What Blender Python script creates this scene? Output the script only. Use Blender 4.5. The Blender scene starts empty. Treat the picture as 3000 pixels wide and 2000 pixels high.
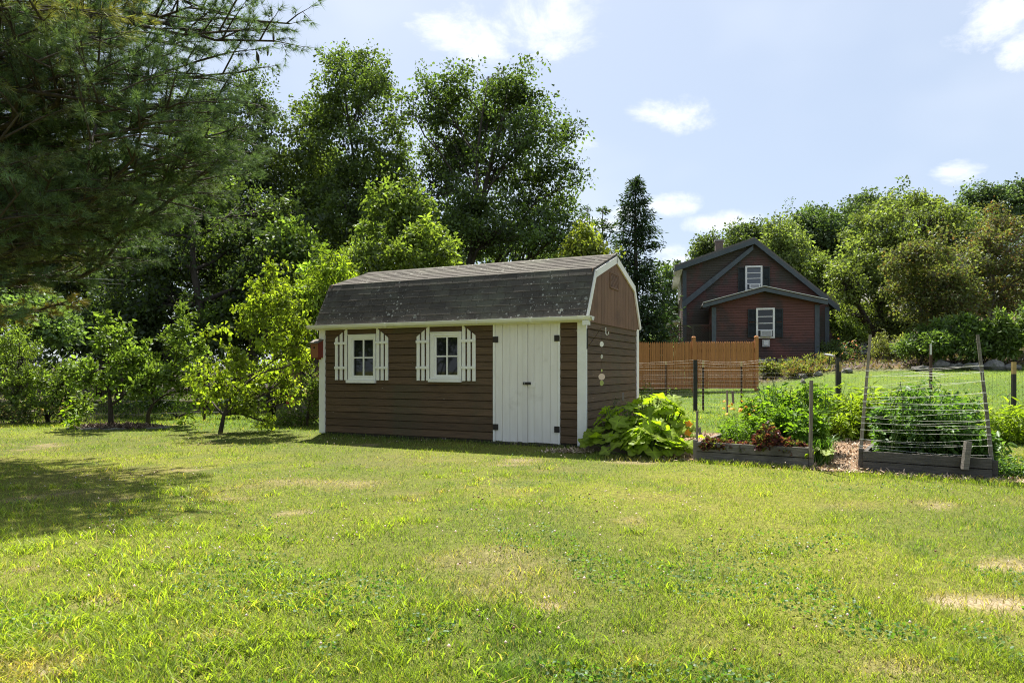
import bpy, math, random
import numpy as np
from mathutils import Vector, Matrix

random.seed(7)
C = bpy.context.scene.collection
scene = bpy.context.scene
R = math.radians

# ------------------------------------------------------------------ camera, sky, sun, exposure
F = 2000.0                     # focal length in pixels of the 3000 px photograph
EYE = 1.2
HOR = 1083.0
cam_d = bpy.data.cameras.new('camera')
cam_d.sensor_width = 36.0
cam_d.lens = 24.0
cam_d.shift_y = 83.0 / 3000.0
cam_d.clip_start = 0.05
cam_d.clip_end = 3000.0
cam = bpy.data.objects.new('camera', cam_d)
cam.location = (0, 0, EYE)
cam.rotation_euler = (R(90), 0, 0)
C.objects.link(cam)
scene.camera = cam

SUN_EL = R(57.0)
SUN_AZ = R(-7.0)               # from +Y, negative = towards -X
SKY_STRENGTH = 0.05
sun_vec = Vector((math.sin(SUN_AZ) * math.cos(SUN_EL), math.cos(SUN_AZ) * math.cos(SUN_EL), math.sin(SUN_EL)))
sun_d = bpy.data.lights.new('sun', 'SUN')
sun_d.energy = 5.0
sun_d.angle = R(0.55)
sun_d.color = (1.0, 0.94, 0.84)
sun = bpy.data.objects.new('sun', sun_d)
sun.rotation_euler = (-sun_vec).to_track_quat('-Z', 'Y').to_euler()
sun.location = (0, 0, 40)
C.objects.link(sun)

scene.view_settings.view_transform = 'Standard'
scene.view_settings.look = 'None'
scene.view_settings.gamma = 1.0
scene.view_settings.use_curve_mapping = False
scene.view_settings.exposure = 1.5
scene.render.engine = 'CYCLES'
cy = scene.cycles
cy.max_bounces = 7
cy.diffuse_bounces = 5
cy.glossy_bounces = 2
cy.transmission_bounces = 5
cy.transparent_max_bounces = 4
cy.caustics_reflective = False
cy.caustics_refractive = False
cy.sample_clamp_indirect = 6.0
cy.use_denoising = True
cy.denoiser = 'OPENIMAGEDENOISE'
cy.denoising_input_passes = 'RGB_ALBEDO_NORMAL'
cy.denoising_prefilter = 'NONE'
cy.pixel_filter_type = 'BLACKMAN_HARRIS'
cy.filter_width = 1.05


def P(u, v, Y):
    """A pixel of the photograph and a distance give a place in the world."""
    return ((u - 1500.0) / F * Y, Y, EYE + Y * (HOR - v) / F)


def gy(v):
    return EYE * F / (v - HOR)


def nd(nt, typ, **kw):
    n = nt.nodes.new(typ)
    for k, val in kw.items():
        if k == 'ins':
            for kk, vv in val.items():
                n.inputs[kk].default_value = vv
        else:
            setattr(n, k, val)
    return n


def make_world():
    w = bpy.data.worlds.new('World')
    scene.world = w
    w.use_nodes = True
    nt = w.node_tree
    nt.nodes.clear()
    L = nt.links.new
    out = nd(nt, 'ShaderNodeOutputWorld')
    bg = nd(nt, 'ShaderNodeBackground', ins={'Strength': SKY_STRENGTH})
    sky = nd(nt, 'ShaderNodeTexSky')
    sky.sky_type = 'NISHITA'
    sky.sun_disc = False
    sky.sun_elevation = SUN_EL
    sky.sun_rotation = SUN_AZ
    sky.altitude = 50
    sky.air_density = 1.0
    sky.dust_density = 1.6
    sky.ozone_density = 1.6
    tc = nd(nt, 'ShaderNodeTexCoord')
    sep = nd(nt, 'ShaderNodeSeparateXYZ')
    L(tc.outputs['Generated'], sep.inputs[0])

    def math_(op, a, b=None, clamp=False):
        m = nd(nt, 'ShaderNodeMath', operation=op)
        m.use_clamp = clamp
        for i, x in enumerate((a, b)):
            if x is None:
                continue
            if isinstance(x, (int, float)):
                m.inputs[i].default_value = x
            else:
                L(x, m.inputs[i])
        return m.outputs[0]
    # azimuth/elevation of the view ray, so that every cloud has a direction of its own
    az = math_('ARCTAN2', sep.outputs['X'], sep.outputs['Y'])
    el = math_('ARCSINE', sep.outputs['Z'])
    n1 = nd(nt, 'ShaderNodeTexNoise', ins={'Scale': 8.0, 'Detail': 10.0, 'Roughness': 0.66, 'Distortion': 0.3})
    mp = nd(nt, 'ShaderNodeMapping')
    mp.inputs['Scale'].default_value = (1, 1, 1.7)
    L(tc.outputs['Generated'], mp.inputs[0])
    L(mp.outputs[0], n1.inputs['Vector'])
    n2 = nd(nt, 'ShaderNodeTexNoise', ins={'Scale': 3.1, 'Detail': 3.0, 'Roughness': 0.5})
    L(mp.outputs[0], n2.inputs['Vector'])
    clouds = [(1320, 105, 130, 70), (1530, 60, 230, 130), (1430, 150, 110, 60), (2930, 45, 190, 95), (3000, 140, 100, 70), (1960, 335, 130, 48),
              (1690, 425, 70, 50), (1965, 600, 100, 34), (2140, 650, 130, 34), (1830, 625, 60, 30), (2810, 510, 90, 38), (1985, 770, 90, 50),
              (1760, 660, 90, 30), (600, -250, 300, 120), (2300, -300, 300, 120), (3500, 500, 200, 80), (-700, 500, 260, 100),
              (3800, -100, 300, 150), (-1200, 100, 300, 150)]
    tot = None
    for (u, v, ru, rv) in clouds:
        x, z = (u - 1500) / F, (HOR - v) / F
        a0 = math.atan(x)
        e0 = math.atan(z / math.hypot(1, x))
        c = math.cos(a0)
        ra, re = ru / F * c * c, rv / F * c
        da = math_('DIVIDE', math_('SUBTRACT', az, a0), ra)
        de = math_('DIVIDE', math_('SUBTRACT', el, e0), re)
        m = math_('SUBTRACT', 1.0, math_('ADD', math_('MULTIPLY', da, da), math_('MULTIPLY', de, de)))
        m = math_('MAXIMUM', m, -1.5)
        tot = m if tot is None else math_('MAXIMUM', tot, m)
    # density: noise lifted inside the cloud areas; the rest of the sky keeps thin wisps
    dens = math_('ADD', math_('MULTIPLY', tot, 0.18), math_('SUBTRACT', n1.outputs[0], 0.50))
    mr = nd(nt, 'ShaderNodeMapRange', interpolation_type='SMOOTHSTEP')
    mr.inputs['From Min'].default_value = -0.02
    mr.inputs['From Max'].default_value = 0.36
    L(dens, mr.inputs['Value'])
    wisp = nd(nt, 'ShaderNodeMapRange', interpolation_type='SMOOTHSTEP')
    wisp.inputs['From Min'].default_value = 0.40
    wisp.inputs['From Max'].default_value = 0.80
    wisp.inputs['To Max'].default_value = 0.22
    L(n2.outputs[0], wisp.inputs['Value'])
    n3 = nd(nt, 'ShaderNodeTexNoise', ins={'Scale': 3.4, 'Detail': 9.0, 'Roughness': 0.6, 'Distortion': 0.3})
    L(mp.outputs[0], n3.inputs['Vector'])
    fill_clouds = nd(nt, 'ShaderNodeMapRange', interpolation_type='SMOOTHSTEP')  # cumulus added outside the view to raise the fill light
    fill_clouds.inputs['From Min'].default_value = 0.575
    fill_clouds.inputs['From Max'].default_value = 0.68
    L(n3.outputs[0], fill_clouds.inputs['Value'])
    # the photograph's own stretch of sky holds only the clouds placed above
    off = math_('MAXIMUM', math_('MULTIPLY', math_('SUBTRACT', math_('ABSOLUTE', az), 0.70), 4.0), math_('MULTIPLY', math_('SUBTRACT', el, 0.58), 4.0), True)
    d = math_('MAXIMUM', math_('MAXIMUM', mr.outputs[0], wisp.outputs[0]), math_('MULTIPLY', fill_clouds.outputs[0], off), True)
    mix = nd(nt, 'ShaderNodeMix', data_type='RGBA')
    # light summer haze: the clear sky is a paler blue than dry air gives
    pale = nd(nt, 'ShaderNodeMix', data_type='RGBA')
    pale.inputs['Factor'].default_value = 0.62
    L(sky.outputs[0], pale.inputs['A'])
    pale.inputs['B'].default_value = (5.0, 5.85, 7.2, 1)
    L(d, mix.inputs['Factor'])
    L(pale.outputs['Result'], mix.inputs['A'])
    mix.inputs['B'].default_value = (9.2, 9.3, 9.5, 1)
    L(mix.outputs['Result'], bg.inputs['Color'])
    L(bg.outputs[0], out.inputs['Surface'])


make_world()

# ------------------------------------------------------------------ materials


def new_mat(name):
    m = bpy.data.materials.new(name)
    m.use_nodes = True
    nt = m.node_tree
    nt.nodes.clear()
    out = nd(nt, 'ShaderNodeOutputMaterial')
    return m, nt, out


def coords(nt, stretch=(1, 1, 1), rnd=True):
    tc = nd(nt, 'ShaderNodeTexCoord')
    mp = nd(nt, 'ShaderNodeMapping')
    mp.inputs['Scale'].default_value = stretch
    if rnd:
        oi = nd(nt, 'ShaderNodeObjectInfo')
        ad = nd(nt, 'ShaderNodeVectorMath', operation='MULTIPLY_ADD')
        cb = nd(nt, 'ShaderNodeCombineXYZ')
        for i in range(3):
            nt.links.new(oi.outputs['Random'], cb.inputs[i])
        ad.inputs[1].default_value = (37, 53, 71)
        nt.links.new(cb.outputs[0], ad.inputs[0])
        nt.links.new(tc.outputs['Object'], ad.inputs[2])
        nt.links.new(ad.outputs[0], mp.inputs[0])
    else:
        nt.links.new(tc.outputs['Object'], mp.inputs[0])
    return mp.outputs[0]


def mixc(nt, fac, a, b, blend='MIX'):
    m = nd(nt, 'ShaderNodeMix', data_type='RGBA', blend_type=blend)
    for key, x in (('Factor', fac), ('A', a), ('B', b)):
        if isinstance(x, (int, float)):
            m.inputs[key].default_value = x
        elif isinstance(x, tuple):
            m.inputs[key].default_value = x if len(x) == 4 else x + (1,)
        else:
            nt.links.new(x, m.inputs[key])
    return m.outputs['Result']


def ramp(nt, val, lo, hi, smooth=True):
    mr = nd(nt, 'ShaderNodeMapRange', interpolation_type='SMOOTHSTEP' if smooth else 'LINEAR')
    mr.inputs['From Min'].default_value = lo
    mr.inputs['From Max'].default_value = hi
    nt.links.new(val, mr.inputs['Value'])
    return mr.outputs[0]


def noise(nt, vec, scale, detail=5, rough=0.6, dist=0.0):
    n = nd(nt, 'ShaderNodeTexNoise', ins={'Scale': scale, 'Detail': detail, 'Roughness': rough, 'Distortion': dist})
    nt.links.new(vec, n.inputs['Vector'])
    return n.outputs[0]


def simple(name, c1, c2, scale=4, stretch=(1, 1, 1), rough=0.75, bump=0.15, c3=None, s3=1.2, lo3=0.55, hi3=0.7, tone=0.15,
           bscale=None, spec=0.3, metal=0.0, specks=False):
    """Two noise-mixed colours, optionally a third in large patches, tone varied from piece to piece, and a fine relief."""
    m, nt, out = new_mat(name)
    v = coords(nt, stretch)
    f = ramp(nt, noise(nt, v, scale), 0.3, 0.7)
    c = mixc(nt, f, c1, c2)
    if c3 is not None:
        tc = nd(nt, 'ShaderNodeTexCoord')
        f3 = ramp(nt, noise(nt, tc.outputs['Object'], s3, 4, 0.65), lo3, hi3)
        c = mixc(nt, f3, c, c3)
    if specks:
        # a few chipped and splashed spots
        tc2 = nd(nt, 'ShaderNodeNewGeometry')
        vo = nd(nt, 'ShaderNodeTexVoronoi', feature='F1', ins={'Scale': 7.0, 'Randomness': 1.0})
        nt.links.new(tc2.outputs['Position'], vo.inputs['Vector'])
        sc_ = nd(nt, 'ShaderNodeSeparateColor')
        nt.links.new(vo.outputs['Color'], sc_.inputs[0])
        near = nd(nt, 'ShaderNodeMath', operation='LESS_THAN')
        near.inputs[1].default_value = 0.075
        nt.links.new(vo.outputs['Distance'], near.inputs[0])
        pick = nd(nt, 'ShaderNodeMath', operation='GREATER_THAN')
        pick.inputs[1].default_value = 0.90
        nt.links.new(sc_.outputs[0], pick.inputs[0])
        mu = nd(nt, 'ShaderNodeMath', operation='MULTIPLY')
        nt.links.new(near.outputs[0], mu.inputs[0])
        nt.links.new(pick.outputs[0], mu.inputs[1])
        c = mixc(nt, mu.outputs[0], c, (0.30, 0.25, 0.19))
    oi = nd(nt, 'ShaderNodeObjectInfo')
    hv = nd(nt, 'ShaderNodeHueSaturation')
    mr = nd(nt, 'ShaderNodeMapRange')
    mr.inputs['To Min'].default_value = 1 - tone
    mr.inputs['To Max'].default_value = 1 + tone
    nt.links.new(oi.outputs['Random'], mr.inputs['Value'])
    nt.links.new(mr.outputs[0], hv.inputs['Value'])
    nt.links.new(c, hv.inputs['Color'])
    b = nd(nt, 'ShaderNodeBsdfPrincipled', ins={'Roughness': rough, 'Specular IOR Level': spec, 'Metallic': metal})
    nt.links.new(hv.outputs[0], b.inputs['Base Color'])
    if bump:
        bn = noise(nt, v, bscale or scale * 3, 6, 0.7)
        bp = nd(nt, 'ShaderNodeBump', ins={'Strength': bump, 'Distance': 0.02})
        nt.links.new(bn, bp.inputs['Height'])
        nt.links.new(bp.outputs[0], b.inputs['Normal'])
    nt.links.new(b.outputs[0], out.inputs['Surface'])
    return m


def leaf_mat(name, trans=0.45, tint=(1.40, 1.55, 0.62), gloss=0.022, grough=0.48, hue=0.0):
    """Foliage: the leaf's own colour from the mesh, light passing through it, a little sheen."""
    m, nt, out = new_mat(name)
    at = nd(nt, 'ShaderNodeAttribute', attribute_name='Col')
    df = nd(nt, 'ShaderNodeBsdfDiffuse')
    tr = nd(nt, 'ShaderNodeBsdfTranslucent')
    gl = nd(nt, 'ShaderNodeBsdfGlossy', ins={'Roughness': grough, 'Color': (0.9, 0.95, 1, 1)})
    nt.links.new(at.outputs['Color'], df.inputs['Color'])
    tc = mixc(nt, 1.0, at.outputs['Color'], tint, 'MULTIPLY')
    nt.links.new(tc, tr.inputs['Color'])
    mx = nd(nt, 'ShaderNodeMixShader', ins={'Fac': trans})
    nt.links.new(df.outputs[0], mx.inputs[1])
    nt.links.new(tr.outputs[0], mx.inputs[2])
    m2 = nd(nt, 'ShaderNodeMixShader', ins={'Fac': gloss})
    nt.links.new(mx.outputs[0], m2.inputs[1])
    nt.links.new(gl.outputs[0], m2.inputs[2])
    nt.links.new(m2.outputs[0], out.inputs['Surface'])
    return m


def vcol_mat(name, scale=18, amp=0.5, rough=0.95, bump=0.4, bscale=60):
    """Ground: colour from the mesh, broken up by a fine noise, with relief."""
    m, nt, out = new_mat(name)
    at = nd(nt, 'ShaderNodeAttribute', attribute_name='Col')
    tc = nd(nt, 'ShaderNodeTexCoord')
    n = noise(nt, tc.outputs['Object'], scale, 8, 0.75)
    mr = nd(nt, 'ShaderNodeMapRange')
    mr.inputs['From Min'].default_value = 0.25
    mr.inputs['From Max'].default_value = 0.75
    mr.inputs['To Min'].default_value = 1 - amp
    mr.inputs['To Max'].default_value = 1 + amp
    nt.links.new(n, mr.inputs['Value'])
    c = mixc(nt, 1.0, at.outputs['Color'], mr.outputs[0], 'MULTIPLY')
    # matted thatch: short strokes of dead and green stems
    st = nd(nt, 'ShaderNodeMapping')
    st.inputs['Scale'].default_value = (1.0, 0.35, 1.0)
    st.inputs['Rotation'].default_value = (0, 0, 0.5)
    nt.links.new(tc.outputs['Object'], st.inputs[0])
    n2 = noise(nt, st.outputs[0], 75, 4, 0.7, 1.5)
    mr2 = nd(nt, 'ShaderNodeMapRange')
    mr2.inputs['From Min'].default_value = 0.3
    mr2.inputs['From Max'].default_value = 0.7
    mr2.inputs['To Min'].default_value = 0.35
    mr2.inputs['To Max'].default_value = 1.55
    nt.links.new(n2, mr2.inputs['Value'])
    c = mixc(nt, 1.0, c, mr2.outputs[0], 'MULTIPLY')
    b = nd(nt, 'ShaderNodeBsdfPrincipled', ins={'Roughness': rough, 'Specular IOR Level': 0.1})
    nt.links.new(c, b.inputs['Base Color'])
    bp = nd(nt, 'ShaderNodeBump', ins={'Strength': bump, 'Distance': 0.03})
    nt.links.new(noise(nt, tc.outputs['Object'], bscale, 5, 0.7), bp.inputs['Height'])
    nt.links.new(bp.outputs[0], b.inputs['Normal'])
    nt.links.new(b.outputs[0], out.inputs['Surface'])
    return m


def shingle_mat():
    m, nt, out = new_mat('asphalt_shingle')
    tc = nd(nt, 'ShaderNodeTexCoord')
    geo = nd(nt, 'ShaderNodeNewGeometry')
    pos = geo.outputs['Position']
    v = coords(nt)
    g = noise(nt, v, 190, 3, 0.8)
    base = mixc(nt, ramp(nt, g, 0.3, 0.7), (0.036, 0.032, 0.027), (0.098, 0.088, 0.074))
    oi = nd(nt, 'ShaderNodeObjectInfo')
    mr = nd(nt, 'ShaderNodeMapRange')
    mr.inputs['To Min'].default_value = 0.78
    mr.inputs['To Max'].default_value = 1.2
    nt.links.new(oi.outputs['Random'], mr.inputs['Value'])
    base = mixc(nt, 1.0, base, mr.outputs[0], 'MULTIPLY')
    # weather streaks and moss
    base = mixc(nt, ramp(nt, noise(nt, pos, 1.6, 6, 0.7), 0.46, 0.72), base, (0.10, 0.10, 0.075))
    # lichen: rings and discs of several sizes, gathered in areas
    col = base
    area = ramp(nt, noise(nt, pos, 0.9, 3, 0.6), 0.40, 0.62)
    for sc, r0, r1, c, keep in ((3.2, 0.12, 0.16, (0.42, 0.45, 0.38), 0.90), (7.5, 0.16, 0.24, (0.33, 0.34, 0.29), 0.80), (15, 0.20, 0.32, (0.34, 0.34, 0.30), 0.80),
                                (30, 0.22, 0.36, (0.26, 0.26, 0.23), 0.82)):
        vo = nd(nt, 'ShaderNodeTexVoronoi', feature='F1', ins={'Scale': sc, 'Randomness': 1.0})
        wob = nd(nt, 'ShaderNodeTexNoise', ins={'Scale': sc * 3, 'Detail': 4})
        nt.links.new(pos, wob.inputs['Vector'])
        off = nd(nt, 'ShaderNodeVectorMath', operation='MULTIPLY_ADD')
        off.inputs[1].default_value = (0.5 / sc,) * 3
        nt.links.new(wob.outputs['Color'], off.inputs[0])
        nt.links.new(pos, off.inputs[2])
        nt.links.new(off.outputs[0], vo.inputs['Vector'])
        inside = nd(nt, 'ShaderNodeMapRange', interpolation_type='SMOOTHSTEP')
        inside.inputs['From Min'].default_value = r1
        inside.inputs['From Max'].default_value = r0
        nt.links.new(vo.outputs['Distance'], inside.inputs['Value'])
        sx = nd(nt, 'ShaderNodeSeparateColor')
        nt.links.new(vo.outputs['Color'], sx.inputs[0])
        on = nd(nt, 'ShaderNodeMath', operation='GREATER_THAN')
        on.inputs[1].default_value = keep
        nt.links.new(sx.outputs[0], on.inputs[0])
        f = nd(nt, 'ShaderNodeMath', operation='MULTIPLY')
        nt.links.new(inside.outputs[0], f.inputs[0])
        nt.links.new(on.outputs[0], f.inputs[1])
        f2 = nd(nt, 'ShaderNodeMath', operation='MULTIPLY')
        nt.links.new(f.outputs[0], f2.inputs[0])
        nt.links.new(area, f2.inputs[1])
        col = mixc(nt, f2.outputs[0], col, c)
    b = nd(nt, 'ShaderNodeBsdfPrincipled', ins={'Roughness': 0.92, 'Specular IOR Level': 0.2})
    nt.links.new(col, b.inputs['Base Color'])
    bp = nd(nt, 'ShaderNodeBump', ins={'Strength': 0.5, 'Distance': 0.006})
    nt.links.new(g, bp.inputs['Height'])
    nt.links.new(bp.outputs[0], b.inputs['Normal'])
    nt.links.new(b.outputs[0], out.inputs['Surface'])
    return m


def glass_mat(name, col=(0.012, 0.014, 0.015)):
    m, nt, out = new_mat(name)
    b = nd(nt, 'ShaderNodeBsdfPrincipled', ins={'Base Color': col + (1,), 'Roughness': 0.03, 'Specular IOR Level': 0.5})
    nt.links.new(b.outputs[0], out.inputs['Surface'])
    return m


M = {}
M['brown'] = simple('brown_painted_wood', (0.140, 0.087, 0.048), (0.080, 0.051, 0.029), 9, (0.35, 0.35, 7), 0.7, 0.45, (0.088, 0.072, 0.040), 0.9, 0.48, 0.68, 0.16, 26, specks=True)
M['gable'] = simple('brown_gable_wood', (0.20, 0.115, 0.074), (0.150, 0.085, 0.055), 6, (6, 6, 0.5), 0.75, 0.3, (0.13, 0.075, 0.05), 1.5, 0.5, 0.7, 0.08, 25)
M['white'] = simple('white_paint', (0.84, 0.83, 0.79), (0.77, 0.755, 0.71), 3, (1, 1, 1), 0.5, 0.06, (0.66, 0.64, 0.58), 2.2, 0.6, 0.78, 0.03, 60)
M['door'] = simple('white_door_paint', (0.81, 0.775, 0.73), (0.75, 0.71, 0.665), 4, (3, 3, 0.4), 0.55, 0.10, (0.58, 0.54, 0.48), 1.6, 0.56, 0.76, 0.025, 30)
M['gutter'] = simple('white_gutter', (0.82, 0.815, 0.78), (0.74, 0.73, 0.69), 3, (0.3, 2, 2), 0.35, 0.0, (0.6, 0.59, 0.52), 1.4, 0.58, 0.75, 0.02)
M['black'] = simple('black_iron', (0.018, 0.017, 0.016), (0.035, 0.028, 0.024), 20, rough=0.55, bump=0.1)
M['dark'] = simple('dark_inside', (0.012, 0.011, 0.010), (0.02, 0.018, 0.016), 6, rough=0.9, bump=0)
M['sill'] = simple('dark_weathered_beam', (0.05, 0.042, 0.034), (0.085, 0.07, 0.055), 5, (0.6, 2, 6), 0.85, 0.3)
M['grey_wood'] = simple('grey_weathered_wood', (0.22, 0.20, 0.175), (0.125, 0.112, 0.098), 7, (0.7, 0.7, 9), 0.9, 0.5, (0.085, 0.078, 0.062), 1.6, 0.5, 0.75, 0.18, 22)
M['dark_wood'] = simple('dark_weathered_wood', (0.105, 0.097, 0.088), (0.058, 0.053, 0.048), 7, (0.7, 0.7, 9), 0.9, 0.5, (0.045, 0.043, 0.036), 1.6, 0.5, 0.75, 0.18, 22)
M['stake'] = simple('weathered_stake', (0.26, 0.225, 0.18), (0.15, 0.13, 0.105), 8, (8, 8, 0.6), 0.9, 0.4, tone=0.2)
M['fence'] = simple('stained_fence', (0.44, 0.185, 0.064), (0.37, 0.155, 0.055), 7, (7, 7, 0.5), 0.8, 0.3, (0.33, 0.145, 0.058), 1.2, 0.5, 0.75, 0.12, 20)
M['post'] = simple('black_fence_post', (0.02, 0.02, 0.02), (0.04, 0.036, 0.032), 10, rough=0.7, bump=0.15)
M['rust'] = simple('rusty_steel_post', (0.045, 0.025, 0.018), (0.075, 0.04, 0.025), 12, rough=0.85, bump=0.2)
M['tan'] = simple('tan_post_top', (0.42, 0.30, 0.12), (0.30, 0.21, 0.09), 10, rough=0.8, bump=0.1)
M['wire'] = simple('fence_wire', (0.10, 0.105, 0.10), (0.06, 0.06, 0.058), 10, rough=0.6, bump=0, metal=0.3)
M['bright_wire'] = simple('galvanised_wire', (0.52, 0.50, 0.44), (0.4, 0.38, 0.33), 10, rough=0.5, bump=0)
M['string'] = simple('white_string', (0.70, 0.69, 0.64), (0.58, 0.57, 0.52), 30, rough=0.8, bump=0)
M['house'] = simple('dark_red_clapboard', (0.135, 0.068, 0.060), (0.105, 0.056, 0.050), 3, (0.4, 0.4, 4), 0.85, 0.2, (0.075, 0.066, 0.055), 0.42, 0.42, 0.54, 0.0, 20)
M['house_red'] = simple('red_brown_clapboard', (0.162, 0.073, 0.059), (0.128, 0.061, 0.051), 3, (0.4, 0.4, 4), 0.85, 0.2, (0.080, 0.055, 0.048), 0.42, 0.48, 0.62, 0.0, 20)
M['slate'] = simple('slate_blue_trim', (0.090, 0.108, 0.122), (0.072, 0.088, 0.100), 4, rough=0.7, bump=0.05)
M['shutter'] = simple('dark_green_shutter', (0.030, 0.038, 0.038), (0.024, 0.030, 0.031), 4, rough=0.65, bump=0.05)
M['roof_far'] = simple('grey_roof', (0.11, 0.105, 0.10), (0.16, 0.15, 0.145), 20, rough=0.9, bump=0.3)
M['brick'] = simple('chimney_brick', (0.16, 0.12, 0.10), (0.10, 0.085, 0.075), 8, rough=0.9, bump=0.3)
M['ac'] = simple('white_plastic', (0.70, 0.70, 0.68), (0.62, 0.62, 0.60), 5, rough=0.5, bump=0)
M['grey_metal'] = simple('grey_metal', (0.35, 0.35, 0.35), (0.28, 0.28, 0.28), 5, rough=0.5, bump=0, metal=0.4)
M['concrete'] = simple('concrete', (0.33, 0.32, 0.30), (0.25, 0.24, 0.225), 9, rough=0.95, bump=0.3)
M['stone'] = simple('fieldstone', (0.24, 0.225, 0.205), (0.13, 0.125, 0.115), 5, rough=0.95, bump=0.6, c3=(0.10, 0.105, 0.075), s3=3, tone=0.25)
M['block'] = simple('brown_block', (0.155, 0.118, 0.09), (0.10, 0.078, 0.06), 7, rough=0.95, bump=0.5)
M['birdhouse'] = simple('birdhouse_front', (0.30, 0.13, 0.05), (0.22, 0.095, 0.04), 8, (6, 6, 1), rough=0.75, bump=0.2)
M['birdhouse_side'] = simple('birdhouse_side', (0.22, 0.045, 0.028), (0.17, 0.038, 0.024), 8, (6, 6, 1), rough=0.7, bump=0.2)
M['bark'] = simple('bark', (0.075, 0.062, 0.050), (0.035, 0.029, 0.024), 6, (3, 3, 0.7), 0.95, 0.8, tone=0.2, bscale=14)
M['bark_pale'] = simple('pale_bark', (0.26, 0.23, 0.20), (0.14, 0.12, 0.10), 6, (3, 3, 0.7), 0.95, 0.6, tone=0.2, bscale=14)
M['birch'] = simple('birch_bark', (0.62, 0.60, 0.56), (0.30, 0.28, 0.26), 4, (2, 2, 6), 0.85, 0.3)
M['leaf'] = leaf_mat('leaf')
M['leaf_dark'] = leaf_mat('leaf_dark', 0.32, (1.35, 1.5, 0.65), 0.02)
M['leaf_bright'] = leaf_mat('leaf_bright', 0.52, (1.50, 1.68, 0.42), 0.012, 0.5)
M['needle'] = leaf_mat('needle', 0.30, (1.4, 1.4, 0.6), 0.03, 0.50)
M['grass'] = leaf_mat('grass_blade', 0.5, (1.45, 1.6, 0.5), 0.02, 0.5)
M['petal'] = leaf_mat('petal', 0.4, (1.3, 1.1, 0.8), 0.02)
M['ground'] = vcol_mat('lawn_soil')
M['chip'] = leaf_mat('wood_chip', 0.0, (1, 1, 1), 0.02)
M['shingle'] = shingle_mat()
M['pane'] = glass_mat('window_glass')
M['pane_pale'] = glass_mat('window_glass_pale', (0.10, 0.11, 0.125))  # paler, bluer glass colour for the upper house window
M['red'] = simple('red_plastic', (0.5, 0.03, 0.03), (0.42, 0.025, 0.025), 5, rough=0.4, bump=0)
M['disc_white'] = simple('shell_disc', (0.75, 0.72, 0.66), (0.6, 0.58, 0.54), 12, rough=0.35, bump=0.1)
M['disc_pink'] = simple('pink_disc', (0.62, 0.42, 0.34), (0.7, 0.6, 0.5), 40, rough=0.35, bump=0.1)
M['disc_green'] = simple('green_disc', (0.42, 0.48, 0.14), (0.5, 0.52, 0.2), 12, rough=0.35, bump=0.1)

# ------------------------------------------------------------------ mesh helpers


class G:
    """Collects boxes, prisms and tubes; build() links them as ONE mesh object."""

    def __init__(s):
        s.v = []
        s.f = []

    def quad8(s, p):
        n = len(s.v)
        s.v += [tuple(x) for x in p]
        s.f += [tuple(n + i for i in q) for q in ((0, 3, 2, 1), (4, 5, 6, 7), (0, 1, 5, 4), (1, 2, 6, 5), (2, 3, 7, 6), (3, 0, 4, 7))]
        return s

    def box(s, x0, x1, y0, y1, z0, z1):
        return s.quad8([(x0, y0, z0), (x1, y0, z0), (x1, y1, z0), (x0, y1, z0), (x0, y0, z1), (x1, y0, z1), (x1, y1, z1), (x0, y1, z1)])

    def bar(s, a, b, w, h, up=(0, 0, 1)):
        """A straight bar from a to b with a w x h section."""
        a, b = Vector(a), Vector(b)
        d = (b - a).normalized()
        sx = d.cross(Vector(up)).normalized() * (w / 2)
        sz = sx.cross(d).normalized() * (h / 2)
        return s.quad8([a - sx - sz, a + sx - sz, b + sx - sz, b - sx - sz, a - sx + sz, a + sx + sz, b + sx + sz, b - sx + sz])

    def prism(s, prof, a, b):
        """A closed profile swept from offset a to offset b (vectors): prof is a list of 3-D points."""
        n = len(s.v)
        k = len(prof)
        a, b = Vector(a), Vector(b)
        s.v += [tuple(Vector(p) + a) for p in prof] + [tuple(Vector(p) + b) for p in prof]
        s.f.append(tuple(n + i for i in range(k))[::-1])
        s.f.append(tuple(n + k + i for i in range(k)))
        for i in range(k):
            j = (i + 1) % k
            s.f.append((n + i, n + j, n + k + j, n + k + i))
        return s

    def tube(s, pts, rads, n=6, cap=True):
        pts = [Vector(p) for p in pts]
        base = len(s.v)
        for i, p in enumerate(pts):
            d = (pts[min(i + 1, len(pts) - 1)] - pts[max(i - 1, 0)])
            d = d.normalized() if d.length > 1e-9 else Vector((0, 0, 1))
            a = d.cross(Vector((0, 0, 1)) if abs(d.z) < 0.9 else Vector((1, 0, 0))).normalized()
            b = d.cross(a)
            r = rads[i] if hasattr(rads, '__len__') else rads
            for k in range(n):
                t = 2 * math.pi * k / n
                s.v.append(tuple(p + a * (r * math.cos(t)) + b * (r * math.sin(t))))
        for i in range(len(pts) - 1):
            for k in range(n):
                k2 = (k + 1) % n
                s.f.append((base + i * n + k, base + i * n + k2, base + (i + 1) * n + k2, base + (i + 1) * n + k))
        if cap:
            s.f.append(tuple(base + k for k in range(n))[::-1])
            s.f.append(tuple(base + (len(pts) - 1) * n + k for k in range(n)))
        return s

    def mesh(s, name, mat):
        me = bpy.data.meshes.new(name)
        me.from_pydata(s.v, [], s.f)
        me.materials.append(M[mat] if isinstance(mat, str) else mat)
        me.update()
        return me

    def build(s, name, mat, parent=None, smooth=False, kind=None, label=None):
        me = s.mesh(name, mat)
        if smooth:
            me.polygons.foreach_set('use_smooth', [True] * len(me.polygons))
        o = link(name, me, parent)
        if kind:
            o['kind'] = kind
        if label:
            o['label'] = label
        return o


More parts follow.
